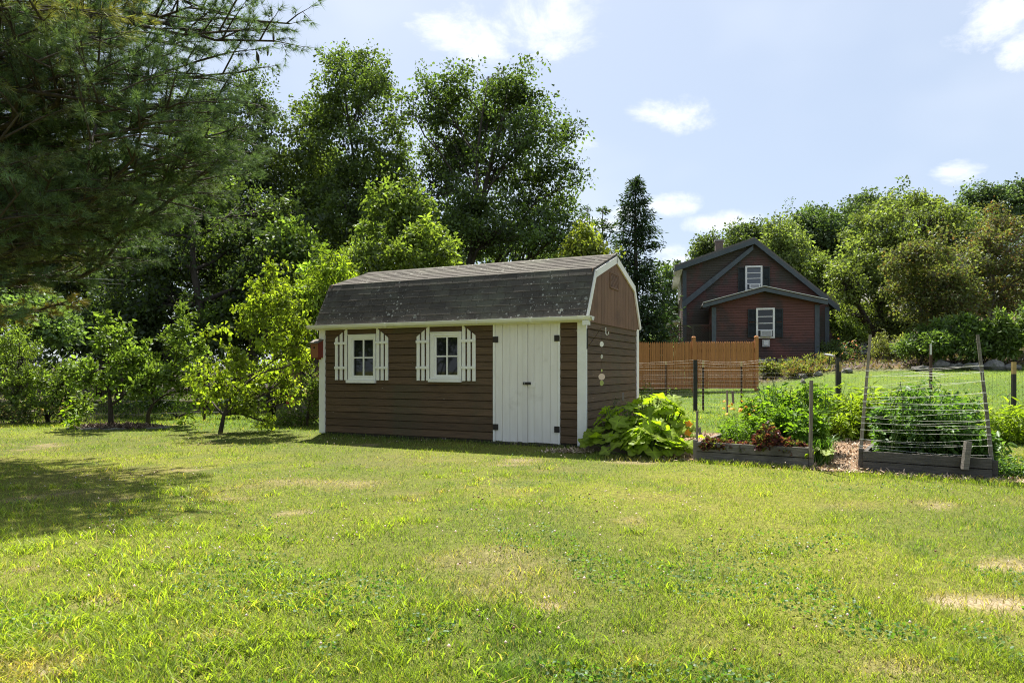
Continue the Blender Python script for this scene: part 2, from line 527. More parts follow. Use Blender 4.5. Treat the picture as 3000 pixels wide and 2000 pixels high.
def link(name, me, parent=None, loc=None, rot=None, scale=None):
    o = bpy.data.objects.new(name, me)
    C.objects.link(o)
    if parent is not None:
        o.parent = parent
    if loc is not None:
        o.location = loc
    if rot is not None:
        o.rotation_euler = rot
    if scale is not None:
        o.scale = scale if hasattr(scale, '__len__') else (scale,) * 3
    return o


def tag(o, label=None, cat=None, group=None, kind=None):
    for k, v in (('label', label), ('category', cat), ('group', group), ('kind', kind)):
        if v:
            o[k] = v
    return o


def thing(name, label, cat, loc=(0, 0, 0), rz=0.0, group=None):
    o = bpy.data.objects.new(name, None)
    o.empty_display_size = 0.2
    C.objects.link(o)
    o.location = loc
    o.rotation_euler = (0, 0, rz)
    return tag(o, label, cat, group)


def copy_tree(o, loc, rz=0.0, scale=1.0, label=None, group=None):
    """A copy of a thing with copies of its parts and sub-parts (sharing mesh data)."""
    def rec(x, parent):
        c = x.copy()
        C.objects.link(c)
        c.parent = parent
        for ch in x.children:
            rec(ch, c)
        return c
    c = rec(o, None)
    c.location = loc
    c.rotation_euler = (0, 0, rz)
    c.scale = (scale,) * 3 if not hasattr(scale, '__len__') else scale
    return tag(c, label, None, group)


def fast_mesh(name, V, tris, mat, cols=None, smooth=False):
    """A big triangle mesh straight from numpy arrays; cols is one colour per vertex (attribute Col)."""
    me = bpy.data.meshes.new(name)
    V = np.ascontiguousarray(V, dtype=np.float32)
    T = np.ascontiguousarray(tris, dtype=np.int32)
    me.vertices.add(len(V))
    me.vertices.foreach_set('co', V.ravel())
    me.loops.add(T.size)
    me.loops.foreach_set('vertex_index', T.ravel())
    me.polygons.add(len(T))
    me.polygons.foreach_set('loop_start', np.arange(0, T.size, 3, dtype=np.int32))
    if smooth:
        me.polygons.foreach_set('use_smooth', np.ones(len(T), dtype=bool))
    if cols is not None:
        a = me.color_attributes.new('Col', 'FLOAT_COLOR', 'POINT')
        cc = np.ones((len(V), 4), dtype=np.float32)
        cc[:, :3] = cols
        a.data.foreach_set('color', cc.ravel())
    me.materials.append(M[mat] if isinstance(mat, str) else mat)
    me.update(calc_edges=True)
    return me


def vnoise(x, y, seed=0):
    """Smooth 2-D value noise in 0..1 (numpy)."""
    xi, yi = np.floor(x).astype(np.int64), np.floor(y).astype(np.int64)
    fx, fy = x - xi, y - yi
    fx, fy = fx * fx * (3 - 2 * fx), fy * fy * (3 - 2 * fy)

    def h(a, b):
        n = (a * 374761393 + b * 668265263 + seed * 974634777) & 0x7fffffff
        n = (n ^ (n >> 13)) * 1274126177 & 0x7fffffff
        return ((n ^ (n >> 16)) & 0xffff) / 65535.0
    return (h(xi, yi) * (1 - fx) + h(xi + 1, yi) * fx) * (1 - fy) + (h(xi, yi + 1) * (1 - fx) + h(xi + 1, yi + 1) * fx) * fy


def fbm(x, y, seed=0, octv=4):
    t, a, s = 0, 0.5, 0
    for i in range(octv):
        t = t + a * vnoise(x * 2 ** i + 17 * i, y * 2 ** i - 9 * i, seed + i)
        s += a
        a *= 0.55
    return t / s


def unit(a):
    return a / np.maximum(np.linalg.norm(a, axis=-1, keepdims=True), 1e-9)


LEAF_SHAPES = {
    # (along, side) outline points, first is the base, the tip in the middle; fan-triangulated from the base
    'diamond': [(0, 0), (0.45, 0.5), (1, 0), (0.45, -0.5)],
    'oval': [(0, 0), (0.28, 0.45), (0.65, 0.42), (1, 0), (0.65, -0.42), (0.28, -0.45)],
    'heart': [(0, 0), (0.10, 0.5), (0.45, 0.42), (1, 0), (0.45, -0.42), (0.10, -0.5)],
    'lance': [(0, 0), (0.35, 0.5), (0.75, 0.28), (1, 0), (0.75, -0.28), (0.35, -0.5)],
    'maple': [(0, 0), (0.18, 0.5), (0.42, 0.24), (0.62, 0.46), (1, 0), (0.62, -0.46), (0.42, -0.24), (0.18, -0.5)],
}


def leaf_cloud(rng, pos, nrm, dirs, L, W, cols, shape='diamond', fold=0.25, droop=0.15):
    """n leaves as small folded blades: returns vertices, triangles, colours."""
    out = LEAF_SHAPES[shape]
    n = len(pos)
    d = unit(dirs)
    sd = unit(np.cross(nrm, d))
    up = np.cross(d, sd)
    L = np.broadcast_to(np.asarray(L, float), (n,))[:, None]
    W = np.broadcast_to(np.asarray(W, float), (n,))[:, None]
    V = np.empty((n, len(out), 3))
    for i, (a, b) in enumerate(out):
        V[:, i] = pos + d * (L * a) + sd * (W * b) + up * (W * abs(b) * fold - L * droop * a * a)
    k = len(out)
    mid = k // 2
    tr = [(0, i, i + 1) for i in range(1, k - 1)]
    T = (np.arange(n)[:, None, None] * k + np.array(tr)[None]).reshape(-1, 3)
    CC = np.repeat(cols, k, axis=0)
    return V.reshape(-1, 3), T, CC


def join(parts):
    V, T, CC, o = [], [], [], 0
    for v, t, c in parts:
        V.append(v)
        T.append(t + o)
        CC.append(c)
        o += len(v)
    return np.concatenate(V), np.concatenate(T), np.concatenate(CC)


def leaf_cols(rng, n, base, var=0.25, alt=None, altp=0.0, yellow=0.25):
    c = np.array(base)[None] * (1 + var * rng.standard_normal((n, 1)) * 0.7).clip(0.45, 1.8)
    y = rng.random((n, 1)) * yellow
    c = c * np.concatenate([1 + y, 1 + 0.5 * y, 1 - 0.3 * y], 1)
    if alt is not None and altp > 0:
        m = rng.random(n) < altp
        c[m] = np.array(alt) * (0.8 + 0.4 * rng.random((m.sum(), 1)))
    return c.clip(0.004, 0.9)


def limb_pts(a, b, rng, bend=0.12, k=4, sag=0.0):
    a, b = np.array(a, float), np.array(b, float)
    ln = np.linalg.norm(b - a)
    off = rng.standard_normal(3) * bend * ln * 0.5
    ts = np.linspace(0, 1, k)
    p = a[None] + (b - a)[None] * ts[:, None] + off[None] * (np.sin(ts * math.pi))[:, None]
    p[:, 2] += sag * ln * np.sin(ts * math.pi)
    p[1:-1] += rng.standard_normal((k - 2, 3)) * ln * 0.03
    return p


def make_tree(name, label, cat, base, blobs, Y=None, seed=0, leaves=12000, leaf_len=0.13, leaf_wid=None, shape='diamond', col=(0.05, 0.095, 0.022),
              alt=None, altp=0.0, mat='leaf', bark='bark', trunk_r=0.15, trunk_top=None, clump_r=None, per_clump=45, group=None, stems=1, up_bias=0.35,
              twigs=True, flat=0.6, var=0.3, hang=0.2, rise=0.75, lean=(0, 0), shell=0.45, yellow=0.25, droop=0.15, limb_r=1.0, mid_trunk=None, sprout=0.15, gap=None, tpow=1.5):
    """A tapered trunk with limbs and twigs reaching every clump of leaves; blobs = where the crown's masses hang.
    blobs: (x, y, z, rx, ry, rz) in world metres."""
    rng = np.random.default_rng(seed)
    bx, by, bz = base
    t = thing(name, label, cat, base, 0, group)
    B = np.array(blobs, float)
    B[:, :3] -= np.array(base)
    area = (B[:, 3] * B[:, 4] * B[:, 5]) ** (2 / 3.0)
    nclump = max(6, int(leaves / per_clump))
    cnt = np.maximum(2, (nclump * area / area.sum()).astype(int))
    top = B[np.argmax(B[:, 2] + B[:, 5])]
    zt = trunk_top if trunk_top is not None else top[2] + 0.3 * top[5]
    g = G()
    # trunks
    trunks = []
    for s in range(stems):
        if stems == 1:
            tip = np.array([top[0] * 0.85 + lean[0], top[1] * 0.6 + lean[1], zt])
        else:
            bl = B[rng.permutation(len(B))[0]] if s else top
            tip = np.array([bl[0] * 0.9, bl[1] * 0.9, max(bl[2] + 0.2 * bl[5], zt * 0.6)])
        k = 9
        ts = np.linspace(0, 1, k)
        p = np.zeros((k, 3))
        ang = 2 * math.pi * s / max(stems, 1)
        st = np.array([math.cos(ang), math.sin(ang), 0]) * (0 if stems == 1 else trunk_r * 1.3)
        p = st[None] * (1 - ts[:, None]) + tip[None] * (ts[:, None] ** np.array([tpow, tpow, 1.0])[None])
        p[1:, :2] += rng.standard_normal((k - 1, 2)) * zt * 0.010
        if mid_trunk is not None:
            p[:, :2] += np.array(mid_trunk)[None] * np.sin(ts * math.pi)[:, None]
        p[0, 2] = -0.15
        r = trunk_r * (1 - 0.93 * ts ** 0.85) * (0.75 if stems > 1 else 1)
        r[0] *= 1.3
        g.tube(p, r, 8)
        trunks.append((p, r))
    cl = []
    gap = gap or 0.55 * float(np.mean(B[:, 3]))
    for bi, b in enumerate(B):
        c, rad = b[:3], b[3:6]
        # the limb to this mass of leaves
        best = None
        for (p, r) in trunks:
            hd = np.linalg.norm(p[:, :2] - c[:2], axis=1)
            want = c[2] - rise * hd - 0.15 * rad[2]
            cost = np.abs(p[:, 2] - np.maximum(want, 0.12 * zt)) + 0.4 * hd
            j = int(np.argmin(cost))
            if best is None or cost[j] < best[0]:
                best = (cost[j], p[j], r[j])
        a = best[1]
        r0 = max(best[2] * 0.75 * limb_r, 0.006)
        lp = limb_pts(a, c, rng, 0.14, 5, 0.05)
        g.tube(lp, np.linspace(r0, r0 * 0.35, 5), 5, False)
        n = cnt[bi]
        d = unit(rng.standard_normal((n, 3)))
        d[:, 2] += 0.18
        rr = rng.random(n) ** shell * np.where(rng.random(n) < 0.14, 1.0 + 0.2 * (sprout > 0.06), 1.0)
        q = c[None] + d * rad[None] * rr[:, None]
        q[:, 2] = np.maximum(q[:, 2], 0.05)
        # the crown breaks up into boughs with gaps between them
        gs = 1.0 / max(gap, 1e-3)
        wx, wy, wz = q[:, 0] * gs + seed * 3.7, q[:, 1] * gs, q[:, 2] * gs * 1.5
        keep = vnoise(wx + wy * 0.6, wz - wy * 0.4, seed + 9) > 0.40
        q = q[keep] if keep.sum() > 2 else q
        n = len(q)
        cl.append(q)
        if twigs:
            step = 1 if n < 60 else int(math.ceil(n / 60))
            for qq in q[::step]:
                s0 = lp[rng.integers(2, 5)]
                g.tube(limb_pts(s0, qq, rng, 0.15, 3, 0.04), [r0 * 0.34, r0 * 0.24, r0 * 0.10], 3, False)
    q = np.concatenate(cl)
    n = len(q)
    cr = clump_r or float(np.mean(B[:, 3])) * 0.28
    k = max(4, int(leaves / n))
    ctone = (1 + 0.30 * rng.standard_normal(n)).clip(0.5, 1.7)
    crs = cr * (0.6 + 0.8 * rng.random(n))
    # each clump is a flat, drooping spray of leaves, open towards its rim
    ang = rng.uniform(0, 2 * math.pi, (n, k))
    rad = crs[:, None] * rng.random((n, k)) ** 0.55
    off = np.stack([np.cos(ang) * rad, np.sin(ang) * rad, rng.standard_normal((n, k)) * crs[:, None] * 0.42 * flat - 0.30 * rad * rad / np.maximum(crs[:, None], 1e-3)], 2)
    tiltx, tilty = rng.normal(0, 0.35, (n, 1)), rng.normal(0, 0.35, (n, 1))
    off[:, :, 2] += off[:, :, 0] * tiltx + off[:, :, 1] * tilty
    up = (rng.random(n) < sprout)[:, None]
    off[:, :, 2] = np.where(up, np.minimum(np.abs(rng.standard_normal((n, k))), 1.5) * crs[:, None] * 0.8, off[:, :, 2])
    off[:, :, :2] = np.where(up[:, :, None], off[:, :, :2] * 0.45, off[:, :, :2])
    pos = (q[:, None, :] + off).reshape(-1, 3)
    out = unit(off.reshape(-1, 3) + 1e-6)
    m = len(pos)
    nrm = unit(np.array([0, 0, up_bias * 2]) + rng.standard_normal((m, 3)) * 0.75)
    dirs = out * 0.7 + rng.standard_normal((m, 3)) * 0.6
    dirs[:, 2] -= hang
    ll = leaf_len * (0.6 + 0.6 * rng.random(m)) * np.repeat(0.75 + 0.55 * rng.random(n), k)
    ww = ll * (leaf_wid or 0.72)
    cc = leaf_cols(rng, m, col, var, alt, altp, yellow) * np.repeat(ctone, k)[:, None]
    V, T, CC = leaf_cloud(rng, pos, nrm, dirs, ll, ww, cc, shape, droop=droop)
    tr = g.build('trunk', bark, t, True)
    cme = fast_mesh('crown', V, T, mat, CC)
    link('crown', cme, t)
    return t


def pb(Y, lst, dyj=0.0, seed=1):
    """Crown masses given where they stand in the photograph, at distance Y: (u, v, ru, rv[, dy])."""
    rng = np.random.default_rng(seed)
    out = []
    for b in lst:
        u, v, ru, rv = b[:4]
        y = b[4] if len(b) > 4 else Y + (rng.random() - 0.5) * dyj
        x, y, z = P(u, v, y)
        rx, rz = ru / F * y, rv / F * y
        out.append((x, y, z, rx, max(rx * 0.8, rz * 0.7), rz))
    return out

# ------------------------------------------------------------------ ground
GX = np.array([-400, -60, -20, -5, 5, 9, 14, 20, 40, 80, 400.])
GYY = np.array([-200, 10, 15, 19, 26, 30, 34, 45, 80, 900.])
GZ = np.array([
    [0, 0, 0, 0, 0, 0, 0, 0, 0, 0, 0],
    [0, 0, 0, 0, 0, 0, 0, 0, 0, 0, 0],
    [0, 0, 0, 0, 0, 0, 0.05, 0.1, 0.3, 0.3, 0.3],
    [0, 0, 0, 0, 0.05, 0.12, 0.35, 0.5, 0.7, 1, 1],
    [0, 0, 0, 0.05, 0.35, 0.42, 0.95, 1.22, 1.5, 2, 2],
    [0, 0, 0, 0.1, 0.4, 0.75, 1.45, 1.65, 2.2, 3, 3],
    [0, 0, 0, 0.2, 0.9, 1.45, 1.62, 1.78, 3, 4, 4],
    [0, 0, 0, 0.5, 1.2, 1.7, 1.9, 2.1, 5, 8, 8],
    [1, 1, 1, 1, 2, 3, 4.5, 6, 10, 13, 13],
    [6, 6, 6, 6, 6, 8, 12, 14, 18, 20, 20]], float)


def hz(x, y):
    x = np.asarray(x, float)
    y = np.asarray(y, float)
    i = np.clip(np.searchsorted(GX, x) - 1, 0, len(GX) - 2)
    j = np.clip(np.searchsorted(GYY, y) - 1, 0, len(GYY) - 2)
    fx = np.clip((x - GX[i]) / (GX[i + 1] - GX[i]), 0, 1)
    fy = np.clip((y - GYY[j]) / (GYY[j + 1] - GYY[j]), 0, 1)
    fx = fx * fx * (3 - 2 * fx)
    fy = 0.5 * fy + 0.5 * fy * fy * (3 - 2 * fy)
    z = (GZ[j, i] * (1 - fx) + GZ[j, i + 1] * fx) * (1 - fy) + (GZ[j + 1, i] * (1 - fx) + GZ[j + 1, i + 1] * fx) * fy
    near = np.clip((9.5 - np.hypot(x, y)) / 4, 0, 1)
    return z + (fbm(x * 0.9, y * 0.9, 5, 3) - 0.5) * 0.10 * near


def h1(x, y):
    return float(hz(np.array([x]), np.array([y]))[0])


def in_poly(poly, x, y):
    r = np.zeros(x.shape, bool)
    n = len(poly)
    for i in range(n):
        x0, y0 = poly[i]
        x1, y1 = poly[(i + 1) % n]
        c = ((y0 > y) != (y1 > y)) & (x < (x1 - x0) * (y - y0) / (y1 - y0 + 1e-12) + x0)
        r ^= c
    return r


CHIPS = [(1.95, 9.14), (2.36, 8.90), (3.3, 8.40), (3.70, 7.98), (4.22, 7.78), (5.05, 7.26), (5.5, 6.98), (5.7, 7.1), (5.35, 7.5), (5.9, 8.4), (6.8, 10.5),
         (6.9, 12.5), (3.0, 13.0), (2.2, 11.8)]
SHED_A = np.array([-3.543, 12.70])
SD = np.array([0.90286, -0.42993])
SS = np.array([0.42993, 0.90286])
SL, SW = 5.165, 3.01


def shed_w(t, w, z=0.0):
    p = SHED_A + SD * t + SS * w
    return (p[0], p[1], z)


SHED_POLY = [shed_w(-0.02, -0.0)[:2], shed_w(SL + 0.02, -0.0)[:2], shed_w(SL + 0.02, SW)[:2], shed_w(-0.02, SW)[:2]]
RING_C, RING_R = (-8.15, 14.15), (0.95, 0.42)


def bare(x, y):
    """How worn the turf is: 0 full turf, 1 bare."""
    d = np.zeros(np.shape(x))
    for (u, v, ru, rv, a) in ((2880, 1765, 210, 34, 1.0), (2960, 1655, 120, 26, 0.8), (1560, 1690, 200, 60, 0.30), (1480, 1740, 260, 70, 0.26), (1620, 1800, 60, 16, 0.55), (1400, 1640, 220, 40, 0.35),
                              (60, 1975, 130, 34, 0.9), (80, 1688, 45, 14, 0.9), (200, 1965, 60, 20, 0.7), (640, 1875, 70, 14, 0.6), (310, 1765, 60, 14, 0.6), (140, 1880, 40, 12, 0.7),
                              (2060, 1890, 60, 16, 0.5), (2600, 1960, 160, 30, 0.4), (1840, 1530, 60, 14, 0.5), (320, 1390, 220, 30, 0.22), (1150, 1350, 260, 26, 0.2),
                              (850, 1500, 60, 10, 0.5), (2500, 1480, 120, 18, 0.3), (2740, 1480, 90, 16, 0.4), (1900, 1950, 120, 22, 0.4)):
        Y = gy(v)
        X = (u - 1500) / F * Y
        rx = ru / F * Y
        ry = abs(gy(v - rv) - gy(v + rv)) / 2
        e = ((x - X) / rx) ** 2 + ((y - Y) / ry) ** 2
        w = 0.15 + 1.5 * fbm(x * 2.3, y * 2.3, 41, 4)
        d = np.maximum(d, a * np.clip(1.25 - e / w, 0, 1))
    n = fbm(x * 1.1, y * 1.1, 11, 4)
    d = np.maximum(d, np.clip((n - 0.63) * 3.2, 0, 0.45))
    d = d * (0.45 + 1.1 * fbm(x * 6, y * 6, 51, 3)) * np.clip(1 - (y - 12) / 8, 0.25, 1)
    return d


def bank(x, y):
    """Mulched slope in front of the neighbour's house."""
    e = np.clip((y - 27.2) / 1.2, 0, 1) * np.clip((x - 8.0) / 1.5, 0, 1)
    return e * np.clip((60 - y) / 10, 0, 1)


def lawn_tones(x, y):
    """Grass colour at a place (linear), with large and small patches."""
    a = fbm(x * 0.45, y * 0.45, 3, 4)[:, None]
    b = fbm(x * 2.2, y * 2.2, 23, 3)[:, None]
    green = np.array([[0.175, 0.235, 0.042]])
    lime = np.array([[0.255, 0.305, 0.050]])
    deep = np.array([[0.115, 0.190, 0.036]])
    straw = np.array([[0.38, 0.295, 0.150]])
    c = green + (lime - green) * np.clip((a - 0.36) * 3.2, 0, 1)
    c = c + (deep - c) * np.clip((b - 0.56) * 3.0, 0, 0.75)
    left = np.clip((-x - 0.3 * y + 0.8) / 2.0, 0, 1)[:, None] * np.clip((8.5 - y) / 3, 0, 1)[:, None]
    c = c + (lime * 1.1 - c) * 0.55 * left
    d = bare(x, y)[:, None]
    c = c + (straw - c) * np.clip(d * 0.75, 0, 0.7)
    return c


def make_ground():
    xs = np.concatenate([[-400, -250, -150, -90], np.arange(-60, -16, 2.0), np.arange(-16, 16, 0.16), np.arange(16, 60, 2.0), [60, 90, 150, 250, 400]])
    ys = np.concatenate([[-200, -100, -50, -20, -8, -3], np.arange(0, 15, 0.16), np.arange(15, 40, 0.5), np.arange(40, 100, 4.0), [100, 160, 260, 420, 700, 900]])
    XX, YY = np.meshgrid(xs, ys)
    x, y = XX.ravel(), YY.ravel()
    z = hz(x, y)
    col = lawn_tones(x, y) * np.array([[0.54, 0.46, 0.54]])
    far = np.clip((y - 12) / 4, 0, 1)[:, None]
    col = col * (1 + far * np.array([[-0.2, 0.15, -0.15]]))
    d = bare(x, y)[:, None]
    soil = np.array([[0.34, 0.27, 0.19]])
    col = col + (soil - col) * np.clip(d * 1.2 - 0.35, 0, 1)
    bk = bank(x, y)[:, None]
    nn = fbm(x * 0.8, y * 0.8, 61, 3)[:, None]
    mulch = np.array([[0.085, 0.062, 0.048]]) * (0.7 + 0.7 * nn)
    drygrass = np.array([[0.19, 0.13, 0.055]])
    bc = mulch + (drygrass - mulch) * np.clip((nn - 0.58) * 4, 0, 0.7)
    col = col + (bc - col) * bk
    # the wood's floor at the back left is leaf litter
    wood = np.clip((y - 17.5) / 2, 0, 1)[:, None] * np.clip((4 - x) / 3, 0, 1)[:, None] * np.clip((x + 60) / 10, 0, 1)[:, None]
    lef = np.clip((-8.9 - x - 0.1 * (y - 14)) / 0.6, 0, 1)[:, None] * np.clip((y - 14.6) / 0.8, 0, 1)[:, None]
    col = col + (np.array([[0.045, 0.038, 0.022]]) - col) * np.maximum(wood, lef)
    nx, ny = len(xs), len(ys)
    I = np.arange(nx * ny).reshape(ny, nx)
    a, b, c, e = I[:-1, :-1].ravel(), I[:-1, 1:].ravel(), I[1:, 1:].ravel(), I[1:, :-1].ravel()
    T = np.concatenate([np.stack([a, b, c], 1), np.stack([a, c, e], 1)])
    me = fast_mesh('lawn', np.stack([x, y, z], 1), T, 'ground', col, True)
    o = link('lawn', me)
    tag(o, 'wide mown back lawn with dry straw coloured patches', None, None, 'structure')


make_ground()


def make_path():
    xs = np.arange(1.8, 7.1, 0.12)
    ys = np.arange(6.6, 13.2, 0.12)
    XX, YY = np.meshgrid(xs, ys)
    x, y = XX.ravel(), YY.ravel()
    ok = in_poly(CHIPS, x, y)
    idx = -np.ones(len(x), int)
    idx[ok] = np.arange(ok.sum())
    nx, ny = len(xs), len(ys)
    I = idx.reshape(ny, nx)
    a, b, c, e = I[:-1, :-1].ravel(), I[:-1, 1:].ravel(), I[1:, 1:].ravel(), I[1:, :-1].ravel()
    k = (a >= 0) & (b >= 0) & (c >= 0) & (e >= 0)
    T = np.concatenate([np.stack([a, b, c], 1)[k], np.stack([a, c, e], 1)[k]])
    xx, yy = x[ok], y[ok]
    z = hz(xx, yy) + 0.008 + 0.012 * fbm(xx * 4, yy * 4, 8, 2)
    col = np.array([[0.22, 0.145, 0.09]]) * (0.6 + 0.8 * fbm(xx * 3, yy * 3, 9, 3))[:, None]
    link('mulch_path', fast_mesh('mulch_path', np.stack([xx, yy, z], 1), T, 'ground', col, True))['kind'] = 'structure'
    # loose wood chips
    rng = np.random.default_rng(5)
    n = 26000
    px, py = rng.uniform(1.8, 6.9, n), 6.7 + 6.0 * rng.random(n) ** 1.8
    k = in_poly(CHIPS, px + rng.normal(0, 0.08, n), py + rng.normal(0, 0.08, n)) & ((px < 5.7) | (py < 9))
    # a little heap by the shed door too
    q = rng.normal(0, 1, (500, 2)) * np.array([0.20, 0.09]) + np.array([0.85, 9.95])
    px, py = np.concatenate([px[k], q[:, 0]]), np.concatenate([py[k], q[:, 1]])
    m = len(px)
    pos = np.stack([px, py, hz(px, py) + rng.uniform(0.012, 0.035, m)], 1)
    nrm = unit(np.array([0, 0, 1.5]) + rng.standard_normal((m, 3)) * 0.5)
    c = np.array([[0.52, 0.40, 0.285]]) * (0.45 + 0.8 * rng.random((m, 1)) ** 1.3)
    c[rng.random(m) < 0.25] *= np.array([0.5, 0.45, 0.42])
    V, T, CC = leaf_cloud(rng, pos, nrm, rng.standard_normal((m, 3)), rng.uniform(0.02, 0.07, m), rng.uniform(0.010, 0.024, m), c, 'lance', 0.1, 0.0)
    tag(link('wood_chips', fast_mesh('wood_chips', V, T, 'chip', CC)), 'pale wood chips strewn between the raised beds', None, None, 'stuff')


make_path()

BEDS = []


def grass_ok(x, y):
    k = ~in_poly(SHED_POLY, x, y)
    dchip = in_poly(CHIPS, x, y)
    k &= ~dchip
    k &= (((x - RING_C[0]) / RING_R[0]) ** 2 + ((y - RING_C[1]) / RING_R[1]) ** 2) > 1
    k &= bank(x, y) < 0.3
    return k


def make_grass():
    rng = np.random.default_rng(12)
    parts = []

    def blades(x, y, hgt, wid, lean, tri3, tone=1.0, colmul=None):
        n = len(x)
        z = hz(x, y)
        a = rng.uniform(0, 2 * math.pi, n)
        sx, sy = np.cos(a), np.sin(a)
        la = rng.uniform(0, 2 * math.pi, n)
        ln = lean * hgt * (0.4 + rng.random(n))
        dx, dy = np.cos(la) * ln, np.sin(la) * ln
        c = lawn_tones(x, y) * tone * (0.5 + 0.85 * rng.random((n, 1)))
        dry = rng.random(n) < (0.06 + 0.5 * bare(x, y))
        c[dry] = np.array([0.36, 0.28, 0.14]) * (0.6 + 0.6 * rng.random((dry.sum(), 1)))
        if colmul is not None:
            c = c * colmul
        o = np.stack([x, y, z - 0.004], 1)
        S = np.stack([sx * wid / 2, sy * wid / 2, np.zeros(n)], 1)
        D = np.stack([dx, dy, np.zeros(n)], 1)
        H = np.stack([np.zeros(n), np.zeros(n), hgt], 1)
        if tri3:
            V = np.stack([o - S, o + S, o + D * 0.35 + H * 0.6 + S * 0.7, o + D * 0.35 + H * 0.6 - S * 0.7, o + D + H * 0.95], 1)
            tr = np.array([(0, 1, 2), (0, 2, 3), (3, 2, 4)])
        else:
            V = np.stack([o - S, o + S, o + D + H], 1)
            tr = np.array([(0, 1, 2)])
        k = V.shape[1]
        T = (np.arange(n)[:, None, None] * k + tr[None]).reshape(-1, 3)
        parts.append((V.reshape(-1, 3), T, np.repeat(c, k, 0)))

    def sample(n, y0, y1, spread=0.92, pw=1.0):
        # even over the ground as seen: more per square metre near, fewer far
        t = rng.random(n)
        y = 1.0 / (1.0 / y0 + (1.0 / y1 - 1.0 / y0) * t) if pw == 1.0 else y0 + (y1 - y0) * t
        x = rng.uniform(-spread, spread, n) * y
        k = grass_ok(x, y)
        x, y = x[k], y[k]
        # worn places keep few blades
        k = rng.random(len(x)) > bare(x, y) * 0.80
        return x[k], y[k]

    x, y = sample(150000, 2.3, 8.0)
    k = rng.random(len(x)) < np.clip((8.0 - y) / 4.0, 0, 1)
    x, y = x[k], y[k]
    clump = fbm(x * 5, y * 5, 31, 2)
    blades(x, y, (0.010 + 0.052 * clump ** 1.5) * (0.6 + 0.8 * rng.random(len(x))), rng.uniform(0.0028, 0.005, len(x)), 0.9, True)
    x, y = sample(330000, 3.8, 17.5)
    k = rng.random(len(x)) < np.clip((y - 3.8) / 4.0, 0, 1)
    x, y = x[k], y[k]
    clump = fbm(x * 3, y * 3, 33, 2)
    sc = np.clip(y / 7.0, 0.9, 2.0)
    blades(x, y, (0.010 + 0.050 * clump ** 1.5) * (0.6 + 0.8 * rng.random(len(x))), rng.uniform(0.004, 0.007, len(x)) * sc, 0.9, False)
    x, y = sample(80000, 13.0, 34.0)
    k = rng.random(len(x)) < np.clip((y - 13.0) / 4.0, 0, 1)
    x, y = x[k], y[k]
    blades(x, y, rng.uniform(0.03, 0.08, len(x)), rng.uniform(0.014, 0.028, len(x)), 0.8, False, 0.9)
    # coarse tufts of crab grass, thick at the lower left
    nt = 1500
    ty = 1.0 / (1.0 / 2.4 + (1.0 / 8.5 - 1.0 / 2.4) * rng.random(nt))
    tx = rng.uniform(-0.9, 0.9, nt) * ty
    keep = rng.random(nt) < np.clip(0.9 - (tx / ty + 0.62) * 1.15, 0.04, 0.95) * np.clip((fbm(tx * 1.6, ty * 1.6, 71, 2) - 0.33) * 4, 0.05, 1)
    tx, ty = tx[keep], ty[keep]
    per = 46
    ang = rng.uniform(0, 2 * math.pi, (len(tx), per))
    rad = np.abs(rng.normal(0, 1, (len(tx), per))) * 0.075 * (0.5 + rng.random((len(tx), 1)))
    X, Yc = (tx[:, None] + np.cos(ang) * rad * 1.5).ravel(), (ty[:, None] + np.sin(ang) * rad).ravel()
    k = grass_ok(X, Yc)
    X, Yc = X[k], Yc[k]
    blades(X, Yc, rng.uniform(0.03, 0.075, len(X)), rng.uniform(0.005, 0.010, len(X)), 1.15, True, 1.0, np.array([[1.22, 1.22, 1.0]]))
    # longer unmown fringe along walls, beds and the planting at the left
    fr = []
    for (ax, ay, bx, by, n, w) in ((*shed_w(0, -0.04)[:2], *shed_w(SL, -0.04)[:2], 1500, 0.05), (2.38, 8.86, 3.6, 8.18, 900, 0.08), (3.75, 7.86, 5.6, 6.85, 1100, 0.10), (5.55, 7.0, 7.5, 9.5, 3500, 0.8),
                                   (-11.5, 14.4, -8.6, 15.0, 3000, 0.3), (1.1, 9.35, 2.0, 9.1, 1200, 0.14), (5.0, 25.0, 9.6, 25.0, 2500, 0.4)):
        t = rng.random(n)
        fr.append((ax + (bx - ax) * t + rng.normal(0, w, n), ay + (by - ay) * t + rng.normal(0, w, n)))
    X, Yc = np.concatenate([f[0] for f in fr]), np.concatenate([f[1] for f in fr])
    k = ~in_poly(SHED_POLY, X, Yc)
    X, Yc = X[k], Yc[k]
    blades(X, Yc, rng.uniform(0.03, 0.085, len(X)), rng.uniform(0.005, 0.009, len(X)), 0.7, True, 0.9)
    # clover leaves in low mats
    n = 26000
    cx, cyy = sample(n, 2.4, 12.0)
    m = fbm(cx * 1.3, cyy * 1.3, 77, 3) > 0.58
    cx, cyy = cx[m], cyy[m]
    n = len(cx)
    pos = np.stack([cx, cyy, hz(cx, cyy) + rng.uniform(0.012, 0.04, n)], 1)
    nrm = unit(np.array([0, 0, 1.3]) + rng.standard_normal((n, 3)) * 0.5)
    parts.append(leaf_cloud(rng, pos, nrm, rng.standard_normal((n, 3)), rng.uniform(0.012, 0.022, n), 0.016, np.array([[0.085, 0.165, 0.036]]) * (0.7 + 0.6 * rng.random((n, 1))), 'oval', 0.2, 0.1))
    V, T, CC = join(parts)
    tag(link('grass', fast_mesh('grass', V, T, 'grass', CC)), 'short summer grass with coarse tufts and dry blades', None, None, 'stuff')
    # white clover heads
    n = 1500
    y = 2.7 + 8.8 * rng.random(n) ** 0.8
    x = rng.uniform(-0.8, 0.8, n) * y
